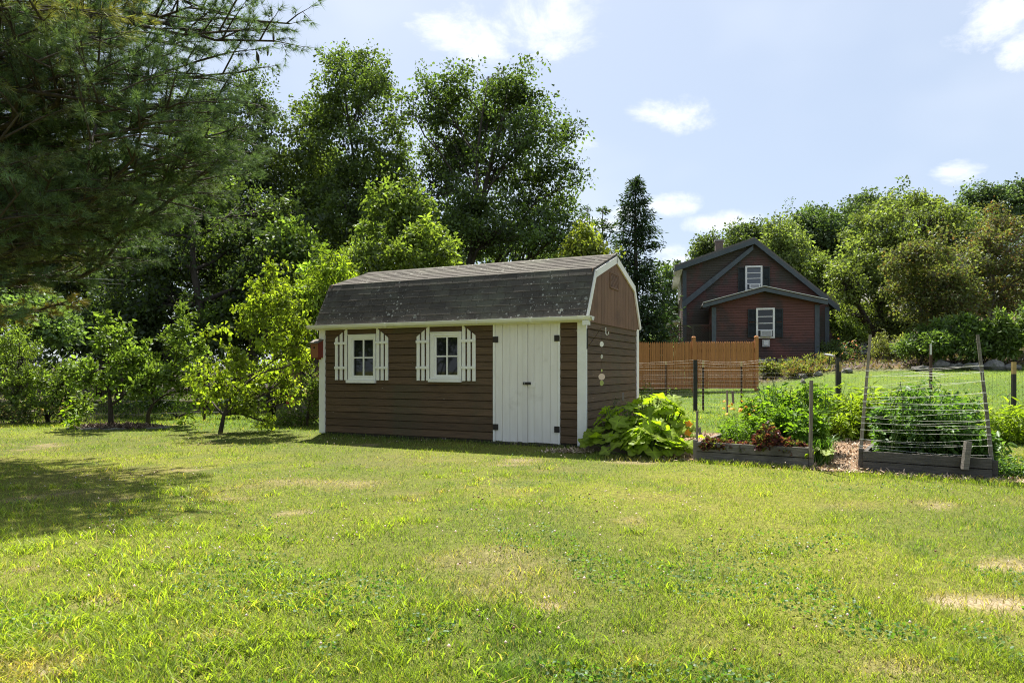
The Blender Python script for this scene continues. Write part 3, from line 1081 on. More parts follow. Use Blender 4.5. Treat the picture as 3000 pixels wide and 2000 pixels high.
    k = grass_ok(x, y) & (rng.random(n) < np.clip((fbm(x * 0.8, y * 0.8, 91, 3) - 0.42) * 5, 0.04, 1))
    x, y = x[k], y[k]
    n = len(x)
    z = hz(x, y) + rng.uniform(0.04, 0.075, n)
    r = rng.uniform(0.006, 0.011, n)
    o = np.array([(1, 0, 0), (-1, 0, 0), (0, 1, 0), (0, -1, 0), (0, 0, 1), (0, 0, -0.7)], float)
    V = (np.stack([x, y, z], 1)[:, None] + o[None] * r[:, None, None]).reshape(-1, 3)
    tr = np.array([(0, 2, 4), (2, 1, 4), (1, 3, 4), (3, 0, 4), (2, 0, 5), (1, 2, 5), (3, 1, 5), (0, 3, 5)])
    T = (np.arange(n)[:, None, None] * 6 + tr[None]).reshape(-1, 3)
    c = np.array([[0.72, 0.66, 0.62]]) * (0.75 + 0.3 * rng.random((n, 1)))
    br = rng.random(n) < 0.25
    c[br] = np.array([0.26, 0.15, 0.10])
    tag(link('clover_heads', fast_mesh('clover_heads', V, T, 'petal', np.repeat(c, 6, 0))), 'small white clover heads dotted over the lawn', None, None, 'stuff')


make_grass()


def make_litter():
    rng = np.random.default_rng(55)
    n = 16000
    x, y = rng.uniform(7.5, 30, n), rng.uniform(26.8, 40, n)
    k = bank(x, y) > rng.random(n) * 0.8
    x, y = x[k], y[k]
    m = len(x)
    pos = np.stack([x, y, hz(x, y) + rng.uniform(0.0, 0.10, m)], 1)
    c = np.array([[0.12, 0.085, 0.06]]) * rng.uniform(0.3, 1.6, (m, 1))
    g = rng.random(m) < 0.35
    c[g] = np.array([0.12, 0.13, 0.04]) * rng.uniform(0.5, 1.5, (g.sum(), 1))
    V, T, CC = leaf_cloud(rng, pos, unit(np.array([0, 0, 0.8]) + rng.standard_normal((m, 3)) * 0.6), rng.standard_normal((m, 3)) + np.array([0, 0, 0.3]), rng.uniform(0.08, 0.24, m), rng.uniform(0.03, 0.10, m), c, 'diamond', 0.2, 0.1)
    tag(link('leaf_litter', fast_mesh('leaf_litter', V, T, 'leaf', CC)), 'dark mulch and leaf litter on the slope before the house', None, None, 'stuff')


make_litter()

# ------------------------------------------------------------------ the garden shed
def make_shed():
    rng = random.Random(3)
    yaw = math.atan2(SD[1], SD[0])
    t = thing('garden_shed', 'brown gambrel roofed garden shed with white double door and two shuttered windows', 'shed', (SHED_A[0], SHED_A[1], 0), yaw)
    L, W = SL, SW
    EX, Z0, ZT = 0.127, 0.06, 1.965
    # solid dark core inside the boards, added to stop light leaking through
    g = G()
    g.box(0.03, L - 0.03, 0.03, W - 0.03, 0.06, 1.97)
    g.prism([(0, 0.05, 1.97), (0, W - 0.05, 1.97), (0, W - 0.37, 2.72), (0, W / 2, 3.10), (0, 0.37, 2.72)], (0.03, 0, 0), (L - 0.035, 0, 0))
    g.build('wall', 'dark', t)
    g = G()
    g.box(0.0, L, 0.005, 0.10, -0.05, 0.055)
    g.box(0.0, L, W - 0.10, W - 0.005, -0.05, 0.055)
    g.box(0.0, 0.12, 0.101, W - 0.101, -0.05, 0.055)
    g.box(L - 0.12, L, 0.101, W - 0.101, -0.05, 0.055)
    g.box(3.55, 4.85, -0.075, 0.003, -0.03, 0.030)
    g.build('foundation_beam', 'sill', t)
    # lap boards: cache a profile per length
    cache = {}

    def board(length, axis):
        key = (round(length, 3), axis)
        if key in cache:
            return cache[key]
        g = G()
        # bottom edge stands proud, small bevel and shadow groove at the top
        if axis == 'x':
            prof = [(0, 0.028, 0), (0, -0.022, 0), (0, -0.024, 0.006), (0, -0.012, EX - 0.012), (0, -0.002, EX - 0.004), (0, 0.028, EX - 0.001)]
            g.prism(prof, (0, 0, 0), (length, 0, 0))
        else:
            prof = [(-0.028, 0, 0), (0.022, 0, 0), (0.024, 0, 0.006), (0.012, 0, EX - 0.012), (0.002, 0, EX - 0.004), (-0.028, 0, EX - 0.001)]
            g.prism(prof, (0, 0, 0), (0, length, 0))
        cache[key] = g.mesh('siding_board', 'brown')
        return cache[key]
    wins = [(0.655, 1.258, 1.02, 1.82), (2.405, 3.008, 1.05, 1.825)]
    for i in range(15):
        z = Z0 + i * EX
        segs = [(0.11, 3.596), (4.766, L - 0.112)]
        for (a, b, c, d) in wins:
            if z + EX > c + 0.03 and z < d - 0.03:
                ns = []
                for (p, q) in segs:
                    if p < a + 0.02 and q > b - 0.02:
                        ns += [(p, a + 0.03), (b - 0.03, q)]
                    else:
                        ns.append((p, q))
                segs = ns
        for (p, q) in segs:
            o = link('siding_board', board(q - p, 'x'), t, (p, rng.uniform(-0.0015, 0.0015), z + rng.uniform(-0.0015, 0.0015)))
        link('siding_board', board(W - 0.14, 'y'), t, (L + rng.uniform(-0.0015, 0.0015), 0.022, z + rng.uniform(-0.0015, 0.0015)))
    g = G()
    g.box(3.56, 4.8, 0.0, 0.028, ZT - 0.02, ZT + 0.02)
    for i in range(15):
        z = Z0 + i * EX
        g.prism([(0.02, 0, z), (-0.022, 0, z), (-0.012, 0, z + EX - 0.01), (0.02, 0, z + EX - 0.002)], (0, 0.11, 0), (0, W - 0.11, 0))
        g.prism([(0, W - 0.02, z), (0, W + 0.022, z), (0, W + 0.012, z + EX - 0.01), (0, W - 0.02, z + EX - 0.002)], (0.1, 0, 0), (L - 0.1, 0, 0))
    g.build('siding', 'brown', t, kind='stuff')
    # white corner trims
    for (x0, x1, y0, y1) in ((-0.03, 0.107, -0.036, -0.001), (L - 0.112, L + 0.030, -0.036, -0.001), (L + 0.001, L + 0.034, W - 0.115, W + 0.03), (-0.034, -0.001, 0.0, 0.10), (L + 0.001, L + 0.030, 0.0, 0.02)):
        G().box(x0, x1, y0, y1, 0.03, 1.975).build('corner_trim', 'white', t)
    # gable: vertical boards
    prof = [(-0.02, 1.955), (W + 0.02, 1.955), (W - 0.30, 2.80), (W / 2, 3.17), (0.30, 2.80)]

    def ztop(y):
        ys = [-0.02, 0.30, W / 2, W - 0.30, W + 0.02]
        zs = [1.96, 2.80, 3.17, 2.80, 1.96]
        return float(np.interp(y, ys, zs))
    n = 17
    bw = (W + 0.02) / n
    for i in range(n):
        y0 = -0.01 + i * bw + 0.004
        y1 = -0.01 + (i + 1) * bw - 0.004
        x1 = L + 0.032 + rng.uniform(-0.001, 0.001)
        pts = [(0, y0, 1.945), (0, y1, 1.945), (0, y1, ztop(y1))]
        for k in (0.30, W / 2, W - 0.30):
            if y0 < k < y1:
                pts.append((0, k, ztop(k)))
        pts.append((0, y0, max(ztop(y0), 1.95)))
        G().prism(pts, (L + 0.012, 0, 0), (x1, 0, 0)).build('gable_board', 'gable', t)
    G().prism([(0, y, z - 0.005) for y, z in prof], (L + 0.004, 0, 0), (L + 0.022, 0, 0)).build('gable_backing', 'dark', t)
    # far gable, plain
    G().prism([(0, y, z) for y, z in prof], (-0.02, 0, 0), (0.012, 0, 0)).build('rear_gable', 'gable', t)
    # louvre vent
    v = G()
    for (a, b, c, d) in ((1.15, 1.19, 2.58, 2.85), (1.62, 1.66, 2.58, 2.85), (1.19, 1.62, 2.58, 2.60), (1.19, 1.62, 2.83, 2.85)):
        v.box(L + 0.033, L + 0.048, a, b, c, d)
    vo = v.build('gable_vent', 'gable', t)
    for k in range(11):
        z = 2.603 + k * 0.0206
        G().prism([(0.033, 0, z), (0.044, 0, z), (0.037, 0, z + 0.0195), (0.033, 0, z + 0.0195)], (L, 1.19, 0), (L, 1.62, 0)).build('louvre_slat', 'gable', vo)
    # roof: deck plus every shingle of the two slopes in view
    E0 = Vector((0, -0.115, 2.015))
    B0 = Vector((0, 0.315, 2.795))
    RG = Vector((0, W / 2, 3.195))
    B1 = Vector((0, W - 0.315, 2.795))
    E1 = Vector((0, W + 0.135, 2.015))
    X0, X1 = -0.075, L + 0.045
    line = [E0, B0, RG, B1, E1]
    deck = G()
    th = 0.03
    for a, b in zip(line[:-1], line[1:]):
        d = (b - a).normalized()
        nrm = Vector((0, -d.z, d.y))
        deck.prism([a, b, b - nrm * th, a - nrm * th], (X0, 0, 0), (X1, 0, 0))
    roof = deck.build('roof', 'shingle', t)
    # shingles
    tabw = 0.305

    def shingle_mesh(w, ln):
        g = G()
        q = 0.009
        # local: x along eave, y up the slope, z out of the roof; butt end proud, slightly cut corners
        g.v += [(0.003, 0, 0.003), (w - 0.003, 0, 0.003), (w - 0.003, ln, 0.0), (0.003, ln, 0.0),
                (0.003, 0, q), (w - 0.003, 0, q), (w - 0.003, ln, 0.002), (0.003, ln, 0.002)]
        g.f += [(0, 3, 2, 1), (4, 5, 6, 7), (0, 1, 5, 4), (1, 2, 6, 5), (2, 3, 7, 6), (3, 0, 4, 7)]
        return g.mesh('shingle', 'shingle')
    for a, b, courses in ((E0, B0, 7), (B0, RG, 8)):
        d = (b - a)
        ln = d.length / courses
        ang = math.atan2(d.z, d.y)
        me = {}
        for c in range(courses):
            off = (c % 2) * tabw / 2 + rng.uniform(-0.02, 0.02)
            x = X0 - off
            p = a + d * (c / courses)
            while x < X1 - 0.01:
                xa, xb = max(x, X0), min(x + tabw, X1)
                if xb - xa > 0.02:
                    key = round(xb - xa, 2)
                    if key not in me:
                        me[key] = shingle_mesh(xb - xa, ln + 0.008)
                    link('shingle', me[key], roof, (xa, p.y, p.z + rng.uniform(0.0, 0.003)), (ang + rng.uniform(-0.006, 0.006), 0, 0))
                x += tabw
    # far slopes and the ridge cap: laid courses joined
    g = G()
    for a, b, courses in ((E1, B1, 7), (B1, RG, 8)):
        d = (b - a)
        nrm = Vector((0, d.z, -d.y)).normalized() * -1
        if nrm.z < 0:
            nrm = -nrm
        for c in range(courses):
            p0 = a + d * (c / courses)
            p1 = a + d * ((c + 1) / courses)
            g.prism([p0 + nrm * 0.003, p0 + nrm * 0.010, p1 + nrm * 0.002, p1 + nrm * 0.0005], (X0, 0, 0), (X1, 0, 0))
    g.build('rear_shingles', 'shingle', roof, kind='stuff')
    for k in range(18):
        xa = X0 + k * (X1 - X0) / 18
        xb = xa + (X1 - X0) / 18
        z = RG.z + 0.014
        G().prism([(0, RG.y - 0.12, RG.z - 0.034), (0, RG.y, z), (0, RG.y + 0.12, RG.z - 0.034), (0, RG.y, z - 0.010)],
                  (xa, 0, 0), (xb - 0.003, 0, 0)).build('ridge_shingle', 'shingle', roof)
    # white rake boards on the gable, with a thin roof edge above
    for a, b in zip(line[:-1], line[1:]):
        d = (b - a).normalized()
        nrm = Vector((0, -d.z, d.y))
        wd = 0.115 if abs(d.z) < 0.6 else 0.085
        aa, bb = a - nrm * 0.031, b - nrm * 0.031
        cut0 = d * (-0.0)
        G().prism([aa + cut0, bb, bb - nrm * wd - d * (0.01), aa - nrm * wd + d * 0.01], (L + 0.036, 0, 0), (L + 0.062, 0, 0)).build('rake_board', 'white', t)
        G().prism([aa, bb, bb - nrm * wd, aa - nrm * wd], (-0.055, 0, 0), (-0.03, 0, 0)).build('rake_board', 'white', t)
    # fascia and gutter
    G().box(X0, X1 - 0.02, -0.085, -0.038, 1.93, 2.005).build('fascia', 'white', t)
    gp = []
    gy0, gz0, r = -0.155, 2.005, 0.062
    for k in range(9):
        th_ = math.pi + k * math.pi / 8
        gp.append((0, gy0 + r * math.cos(th_), gz0 + r * math.sin(th_)))
    inner = [(0, gy0 + (r - 0.006) * math.cos(math.pi + k * math.pi / 8), gz0 + (r - 0.006) * math.sin(math.pi + k * math.pi / 8) + 0.003) for k in range(8, -1, -1)]
    gt = G().prism(gp + inner, (-0.17, 0, 0), (L + 0.18, 0, 0)).prism([(0, gy0 - r - 0.006, gz0 - 0.004), (0, gy0 - r + 0.006, gz0 - 0.004), (0, gy0 - r + 0.006, gz0 + 0.008), (0, gy0 - r - 0.006, gz0 + 0.008)],
                                                                      (-0.17, 0, 0), (L + 0.18, 0, 0))
    gut = gt.build('gutter', 'gutter', t)
    for x in (-0.17, L + 0.165):
        G().prism(gp[::1], (x - 0.006, 0, 0), (x + 0.018, 0, 0)).build('end_cap', 'gutter', gut)
    big = [(0, gy0 + (r + 0.006) * math.cos(math.pi + k * math.pi / 8), gz0 + (r + 0.006) * math.sin(math.pi + k * math.pi / 8)) for k in range(9)]
    for x, w in ((1.55, 0.03), (3.3, 0.085), (4.32, 0.03), (5.12, 0.10)):
        G().prism(big + [(0, gy0 + r + 0.004, gz0 + 0.014), (0, gy0 - r - 0.01, gz0 + 0.014)], (x, 0, 0), (x + w, 0, 0)).build('gutter_bracket', 'gutter', gut)
    G().box(5.19, 5.29, gy0 - 0.04, gy0 + 0.04, gz0 - 0.13, gz0 - 0.06).build('downpipe_outlet', 'gutter', gut)
    G().box(1.5, 4.9, -0.079, -0.074, 1.928, 1.934)
    # windows
    for (a, b, c, d), (pa, pb_, pc, pd) in zip(wins, ((0.766, 1.198, 1.10, 1.735), (2.515, 2.93, 1.115, 1.745))):
        fr = G()
        for (x0, x1, z0, z1) in ((a, pa - 0.03, c, d), (pb_ + 0.03, b, c, d), (pa - 0.0299, pb_ + 0.0299, pd + 0.03, d), (pa - 0.0299, pb_ + 0.0299, c, pc - 0.03)):
            fr.box(x0, x1, -0.050, 0.020, z0, z1)
        fo = fr.build('window', 'white', t)
        s = G()
        for (x0, x1, z0, z1) in ((pa - 0.0295, pa, pc - 0.0295, pd + 0.0295), (pb_, pb_ + 0.0295, pc - 0.0295, pd + 0.0295), (pa, pb_, pd, pd + 0.0295), (pa, pb_, pc - 0.0295, pc)):
            s.box(x0, x1, -0.034, 0.015, z0, z1)
        s.build('sash', 'white', fo)
        xm, zm = (pa + pb_) / 2, (pc + pd) / 2
        G().box(xm - 0.013, xm + 0.013, -0.028, 0.010, pc, pd).build('muntin', 'white', fo)
        for (x0, x1) in ((pa, xm - 0.0132), (xm + 0.0132, pb_)):
            G().box(x0, x1, -0.026, 0.010, zm - 0.012, zm + 0.012).build('muntin', 'white', fo)
            for (z0, z1) in ((pc, zm - 0.0122), (zm + 0.0122, pd)):
                G().box(x0, x1, -0.012, 0.004, z0, z1).build('pane', 'pane', fo)
        G().box(a - 0.03, b + 0.002, -0.078, -0.002, c - 0.055, c - 0.001).build('sill', 'white', fo)
        G().box(a - 0.004, b + 0.004, -0.062, 0.0, d + 0.001, d + 0.016).build('window_cap', 'white', fo)
    # shutters of three stepped slats and two rails, rising towards the window
    for (x0, x1, rise) in ((0.351, 0.625, 1), (1.275, 1.525, -1), (2.125, 2.380, 1), (3.022, 3.275, -1)):
        sh = thing_part('shutter', t)
        w = 0.060
        for k in range(3):
            xc = x0 + w / 2 + k * (x1 - x0 - w) / 2
            kk = k if rise > 0 else 2 - k
            zt = 1.745 + 0.068 * (kk + 1)
            za, zb = (zt - 0.045, zt) if rise > 0 else (zt, zt - 0.045)
            G().prism([(xc - w / 2, 0, 1.015), (xc + w / 2, 0, 1.015), (xc + w / 2, 0, zb), (xc - w / 2, 0, za)], (0, -0.042, 0), (0, -0.0245, 0)).build('slat', 'white', sh)
        for z in (1.215, 1.66):
            G().box(x0 - 0.008, x1 + 0.008, -0.058, -0.0425, z, z + 0.046).build('rail', 'white', sh)
    # double door
    d = G()
    for (x0, x1, z0, z1) in ((3.598, 3.63, 0.035, 1.955), (4.735, 4.766, 0.035, 1.955), (3.598, 4.766, 1.956, 1.99)):
        d.box(x0, x1, -0.040, 0.012, z0, z1)
    d.build('door_frame', 'white', t)
    G().box(3.63, 4.735, 0.000, 0.02, 0.04, 1.955).build('door_recess', 'dark', t)
    xl = [3.632, 3.762, 3.898, 4.035, 4.127]
    xr = [4.217, 4.322, 4.460, 4.598, 4.733]
    for xs in (xl, xr):
        leaf = thing_part('door', t)
        for p, q in zip(xs[:-1], xs[1:]):
            G().prism([(p + 0.002, -0.001, 0), (p + 0.002, -0.022, 0), (p + 0.007, -0.027, 0), (q - 0.007, -0.027, 0), (q - 0.002, -0.022, 0), (q - 0.002, -0.001, 0)],
                      (0, 0, 0.045 + rng.uniform(-0.006, 0.006)), (0, 0, 1.940)).build('plank', 'door', leaf)
        if xs is xl:
            G().box(4.127, 4.213, -0.040, -0.003, 0.04, 1.942).build('plank', 'door', leaf)
            hx = [(3.600, 3.69)]
        else:
            hx = [(4.675, 4.764)]
        for z in (0.225, 1.645):
            for (p, q) in hx:
                G().box(p, q, -0.047, -0.0275, z, z + 0.095).build('hinge', 'black', leaf)
    lt = G().box(4.145, 4.275, -0.060, -0.0405, 0.965, 1.005)
    lo = lt.build('latch', 'black', t)
    G().box(4.225, 4.355, -0.040, -0.0275, 0.925, 0.995).build('latch_block', 'door', lo)
    G().box(4.165, 4.180, -0.072, -0.0605, 0.972, 0.998).build('padlock_eye', 'grey_metal', lo)
    # stray knot holes and paint chips
    return t


def thing_part(name, parent):
    o = bpy.data.objects.new(name, None)
    o.empty_display_size = 0.1
    C.objects.link(o)
    o.parent = parent
    return o


make_shed()


def make_birdhouse():
    x, y, _ = shed_w(0.01, -0.14)
    t = thing('birdhouse', 'small red brown birdhouse on the left corner of the shed', 'birdhouse', (x, y, 1.42), R(-16))
    # front (hole) faces -y in local space
    b = G().prism([(-0.075, 0, 0), (0.075, 0, 0), (0.075, 0, 0.27), (-0.075, 0, 0.27)], (0, -0.085, 0), (0, -0.075, 0))
    b.build('front_board', 'birdhouse', t)
    for s in (-1, 1):
        G().prism([(0, -0.0745, 0), (0, 0.10, 0), (0, 0.10, 0.325), (0, -0.0745, 0.27)], (s * 0.068 - 0.007, 0, 0), (s * 0.068 + 0.007, 0, 0)).build('side_board', 'birdhouse_side', t)
    G().box(-0.06, 0.06, -0.0745, 0.10, 0.0, 0.012).build('floor_board', 'birdhouse_side', t)
    G().box(-0.07, 0.07, 0.101, 0.115, -0.03, 0.35).build('mounting_board', 'birdhouse_side', t)
    G().prism([(0, -0.125, 0.258), (0, 0.118, 0.335), (0, 0.118, 0.352), (0, -0.125, 0.275)], (-0.088, 0, 0), (0.088, 0, 0)).build('roof', 'grey_wood', t)
    g = G()
    g.tube([(0, -0.0855, 0.185), (0, -0.0875, 0.185)], 0.019, 14)
    g.build('entrance_hole', 'dark', t)


make_birdhouse()


def make_chime():
    t = thing('plant_bracket', 'thin black wall bracket with a white hook at the shed corner', 'bracket', shed_w(SL + 0.033, 0.0, 1.5), math.atan2(SD[1], SD[0]))
    G().box(0.0, 0.012, -0.008, 0.008, 0.02, 0.33).build('wall_plate', 'black', t)
    G().tube([(0.01, 0, 0.325), (0.15, 0, 0.33), (0.33, 0, 0.325)], 0.004, 6).build('arm', 'rust', t)
    G().tube([(0.01, 0, 0.05), (0.12, 0, 0.19), (0.22, 0, 0.325)], 0.004, 6).build('brace', 'rust', t)
    pts = [(0.30 + 0.0 * k, 0, 0.34 - 0.11 * k / 6) for k in range(6)]
    pts += [(0.30 + 0.022 * (1 - math.cos(a)), 0, 0.25 - 0.022 * math.sin(a)) for a in (0.5, 1.2, 2.0, 2.8)] + [(0.345, 0, 0.275)]
    G().tube(pts, 0.0055, 6).build('hook', 'white', t)
    cx = 0.235
    w = thing('wind_chime', 'hanging string of pale, pink and green discs beside the shed wall', 'wind chime', shed_w(SL + 0.033 + cx, 0.0, 1.0), math.atan2(SD[1], SD[0]))
    G().tube([(0, 0, -0.02), (0, 0, 0.82)], 0.0016, 4).build('cord', 'rust', w)
    for (z, r, m, sq, rz) in ((0.59, 0.042, 'disc_white', 0.7, 0.3), (0.40, 0.034, 'disc_white', 0.6, -0.5), (0.19, 0.022, 'disc_green', 0.6, 0.9), (0.095, 0.05, 'disc_pink', 1.0, 0.1), (0.0, 0.042, 'disc_green', 0.8, -0.3)):
        g = G()
        g.tube([(0, -0.002, 0), (0, 0.002, 0)], 1.0, 16)
        o = g.build('disc', m, w)
        o.location = (0, 0, z)
        o.scale = (r * sq, 1, r)
        o.rotation_euler = (0, 0, rz)


make_chime()


def make_blocks():
    rng = random.Random(9)
    for (x, y, z, sx, sy, sz, rz, lab) in ((1.22, 10.20, 0.0, 0.34, 0.22, 0.17, -0.5, 'brown edging block lying at the shed corner under another block'),
                                           (1.36, 10.25, 0.17, 0.27, 0.22, 0.24, -0.35, 'rough dark block resting on the lower block at the shed corner'),
                                           (1.50, 9.72, 0.0, 0.36, 0.2, 0.13, -0.45, 'low brown block half under the squash leaves')):
        g = G()
        nx, ny, nz = 5, 4, 4
        pts = {}
        for i in range(nx):
            for j in range(ny):
                for k in range(nz):
                    if i in (0, nx - 1) or j in (0, ny - 1) or k in (0, nz - 1):
                        u, v, w = i / (nx - 1) * 2 - 1, j / (ny - 1) * 2 - 1, k / (nz - 1)
                        e = sum(abs(q) > 0.9 for q in (u, v, 2 * w - 1))
                        f = 1 - 0.045 * max(0, e - 1)
                        pts[(i, j, k)] = len(g.v)
                        g.v.append((u * sx / 2 * f + rng.uniform(-0.006, 0.006), v * sy / 2 * f + rng.uniform(-0.006, 0.006), w * sz * (1 if k < nz - 1 else f) + (rng.uniform(-0.005, 0.005) if k else 0)))
        for i in range(nx - 1):
            for j in range(ny - 1):
                for k in (0, nz - 1):
                    g.f.append((pts[i, j, k], pts[i + 1, j, k], pts[i + 1, j + 1, k], pts[i, j + 1, k]))
        for i in range(nx - 1):
            for k in range(nz - 1):
                for j in (0, ny - 1):
                    g.f.append((pts[i, j, k], pts[i + 1, j, k], pts[i + 1, j, k + 1], pts[i, j, k + 1]))
        for j in range(ny - 1):
            for k in range(nz - 1):
                for i in (0, nx - 1):
                    g.f.append((pts[i, j, k], pts[i, j + 1, k], pts[i, j + 1, k + 1], pts[i, j, k + 1]))
        o = g.build('edging_block', 'block')
        o.location = (x, y, z)
        o.rotation_euler = (0, 0, rz)
        tag(o, lab, 'block', 'edging blocks by the shed')


make_blocks()

# ------------------------------------------------------------------ the neighbours' house
def clap(g, x0, x1, z0, z1, y, step=0.115, clip=None):
    """Lapped clapboards on a wall facing -y between z0 and z1; clip(z) narrows a course to (xa, xb)."""
    z = z0
    while z < z1 - 0.01:
        zt = min(z + step, z1)
        a, b = (x0, x1) if clip is None else clip(z + step * 0.5)
        a, b = max(a, x0), min(b, x1)
        if b - a > 0.05:
            g.prism([(0, y, z), (0, y - 0.038, z), (0, y - 0.006, zt), (0, y, zt)], (a, 0, 0), (b, 0, 0))
        z += step


def sash_window(parent, x0, x1, z0, z1, y, ac=False, storm=True, name='window', pane='pane'):
    f = G()
    w = 0.09
    for (a, b, c, d) in ((x0, x0 + w, z0, z1), (x1 - w, x1, z0, z1), (x0 + w, x1 - w, z1 - w, z1), (x0 + w, x1 - w, z0, z0 + w * 0.8)):
        f.box(a, b, y - 0.09, y, c, d)
    fo = f.build(name, 'white', parent)
    xa, xb = x0 + w, x1 - w
    za, zb = z0 + w * 0.8, z1 - w
    n = 4
    h = (zb - za) / n
    for k in range(n):
        a, b = za + k * h, za + (k + 1) * h
        if k:
            G().box(xa, xb, y - 0.075, y - 0.02, a - 0.018, a + 0.018).build('meeting_rail', 'white', fo)
        G().box(xa, xb, y - 0.045, y - 0.035, a + 0.018, b - 0.018).build('pane', pane if k >= 0 else 'pane', fo)
    if ac:
        G().box(xa + 0.14 * (xb - xa), xb - 0.10 * (xb - xa), y - 0.32, y - 0.0762, za + 0.02, za + h * 0.95).build('air_conditioner', 'ac', fo)
        G().box(xa + 0.22 * (xb - xa), xb - 0.18 * (xb - xa), y - 0.326, y - 0.3205, za + 0.07, za + h * 0.78).build('grille', 'grey_metal', fo)
    return fo


def shutter(parent, x0, x1, z0, z1, y):
    g = G()
    w = 0.05
    for (a, b, c, d) in ((x0, x0 + w, z0, z1), (x1 - w, x1, z0, z1), (x0 + w, x1 - w, z1 - w, z1), (x0 + w, x1 - w, z0, z0 + w), (x0 + w, x1 - w, (z0 + z1) / 2 - w / 2, (z0 + z1) / 2 + w / 2)):
        g.box(a, b, y - 0.07, y - 0.03, c, d)
    z = z0 + w + 0.01
    while z < z1 - w - 0.04:
        if abs(z - (z0 + z1) / 2) > w:
            g.prism([(0, y - 0.03, z), (0, y - 0.062, z), (0, y - 0.04, z + 0.045), (0, y - 0.03, z + 0.045)], (x0 + w, 0, 0), (x1 - w, 0, 0))
        z += 0.055
    g.build('shutter', 'shutter', parent)


def make_house():
    YM, YE = 0.0, -2.5           # wall planes of the main block and of the extension, in the house's own frame
    zb = 1.45
    yaw = R(-12.3)
    ox, oy, oz = 9.13, 36.5, zb
    t = thing('neighbour_house', 'dark red clapboard house with slate trim and an extension behind the fence', 'house', (ox, oy, zb), yaw)
    dx, dy_ = math.cos(yaw), math.sin(yaw)

    def X(u, Y):
        k = (u - 1500) / F
        px, py = ox - dy_ * Y, oy + dx * Y
        return (k * py - px) / (dx - k * dy_)

    def Z(v, Y, u=2208):
        wy = oy + dx * Y + dy_ * X(u, Y)
        return EYE + wy * (HOR - v) / F - oz
    # main block: local coords, wall plane y = 0 at YM
    xl, xr = X(2001, YM), X(2428, YM)
    xp, zp = X(2208.5, YM), Z(703, YM, 2208)
    zl, zr = Z(776, YM, 2001), Z(893, YM, 2428)
    xe = X(2449, YM)
    zre = Z(896, YM, 2449)
    D = 9.0
    sl_l = (zp - zl) / (xp - xl)
    sl_r = (zp - zre) / (xe - xp)

    def roofz(x):
        return zp - (xp - x) * sl_l if x < xp else zp - (x - xp) * sl_r
    g = G()
    g.prism([(xl, 0, -0.6), (xr, 0, -0.6), (xr, 0, roofz(xr) - 0.12), (xp, 0, zp - 0.12), (xl, 0, roofz(xl) - 0.12)], (0, 0.02, 0), (0, D, 0))
    g.build('wall', 'house', t)
    g = G()

    def clipm(z):
        zz = z + 0.14
        a = xl
        if zz > roofz(xl):
            a = xp - (zp - zz) / sl_l
        b = xr
        if zz > roofz(xr):
            b = xp + (zp - zz) / sl_r
        return a, b
    clap(g, xl, xr, 0.0, zp - 0.15, 0.02, 0.125, clipm)
    g.build('siding', 'house', t, kind='stuff')
    # left side wall with siding
    g = G()
    z = 0.0
    while z < zl - 0.25:
        g.prism([(xl, 0, z), (xl - 0.028, 0, z), (xl - 0.008, 0, z + 0.125), (xl, 0, z + 0.125)], (0, 0.1, 0), (0, D, 0))
        z += 0.125
    g.build('side_siding', 'house', t, kind='stuff')
    # roof slabs with overhang
    def slab(xa, za, xb, zb_, y0, y1, thick, mat, name, parent):
        return G().prism([(xa, 0, za), (xb, 0, zb_), (xb, 0, zb_ + thick), (xa, 0, za + thick)], (0, y0, 0), (0, y1, 0)).build(name, mat, parent)
    xlo = X(1976, YM)
    roof = slab(xlo, roofz(xlo) - 0.02, xp, zp - 0.02, -0.30, D + 0.3, 0.12, 'roof_far', 'roof', t)
    slab(xp, zp - 0.02, xe + 0.1, roofz(xe + 0.1) - 0.02, -0.30, D + 0.3, 0.12, 'roof_far', 'roof', t)
    # fascia boards at the gable
    G().prism([(xlo, 0, roofz(xlo) - 0.24), (xp, 0, zp - 0.26), (xp, 0, zp - 0.025), (xlo, 0, roofz(xlo) - 0.025)], (0, -0.34, 0), (0, -0.27, 0)).build('fascia', 'slate', t)
    G().prism([(xp, 0, zp - 0.26), (xe + 0.12, 0, roofz(xe + 0.12) - 0.26), (xe + 0.12, 0, roofz(xe + 0.12) - 0.025), (xp, 0, zp - 0.025)], (0, -0.34, 0), (0, -0.27, 0)).build('fascia', 'slate', t)
    # soffits
    G().box(xlo + 0.02, xl - 0.03, -0.25, D, roofz(xlo) - 0.14, roofz(xlo) - 0.10).build('soffit', 'ac', t)
    # old gable line: a diagonal board down to the left
    x2, z2 = X(1998, YM), Z(899, YM, 1998)
    G().prism([(xp - 0.05, 0, zp - 0.55), (xp - 0.05, 0, zp - 0.30), (x2, 0, z2 + 0.25), (x2, 0, z2 - 0.12)], (0, -0.20, 0), (0, -0.012, 0)).build('gable_trim', 'slate', t)
    for x, ztop in ((xl, roofz(xl) - 0.3), (xr - 0.16, roofz(xr) - 0.35)):
        G().box(x - 0.02, x + 0.18, -0.04, 0.017, 0.0, ztop).build('corner_board', 'slate', t)
    # chimney
    cy0 = 3.5
    cxa, cxb = X(2096, cy0), X(2119, cy0)
    ch = G().box(cxa, cxb, cy0, cy0 + 0.5, roofz(cxa) - 0.4, Z(706, cy0, 2107))
    cho = ch.build('chimney', 'brick', roof)
    G().box(cxa - 0.05, cxb + 0.05, cy0 - 0.05, cy0 + 0.55, Z(706, cy0, 2107), Z(702, cy0, 2107)).build('chimney_cap', 'concrete', cho)
    G().tube([(X(1995, YM), 1.0, roofz(X(1995, YM))), (X(1995, YM), 1.0, roofz(X(1995, YM)) + 0.35)], 0.06, 8).build('vent_pipe', 'grey_metal', roof)
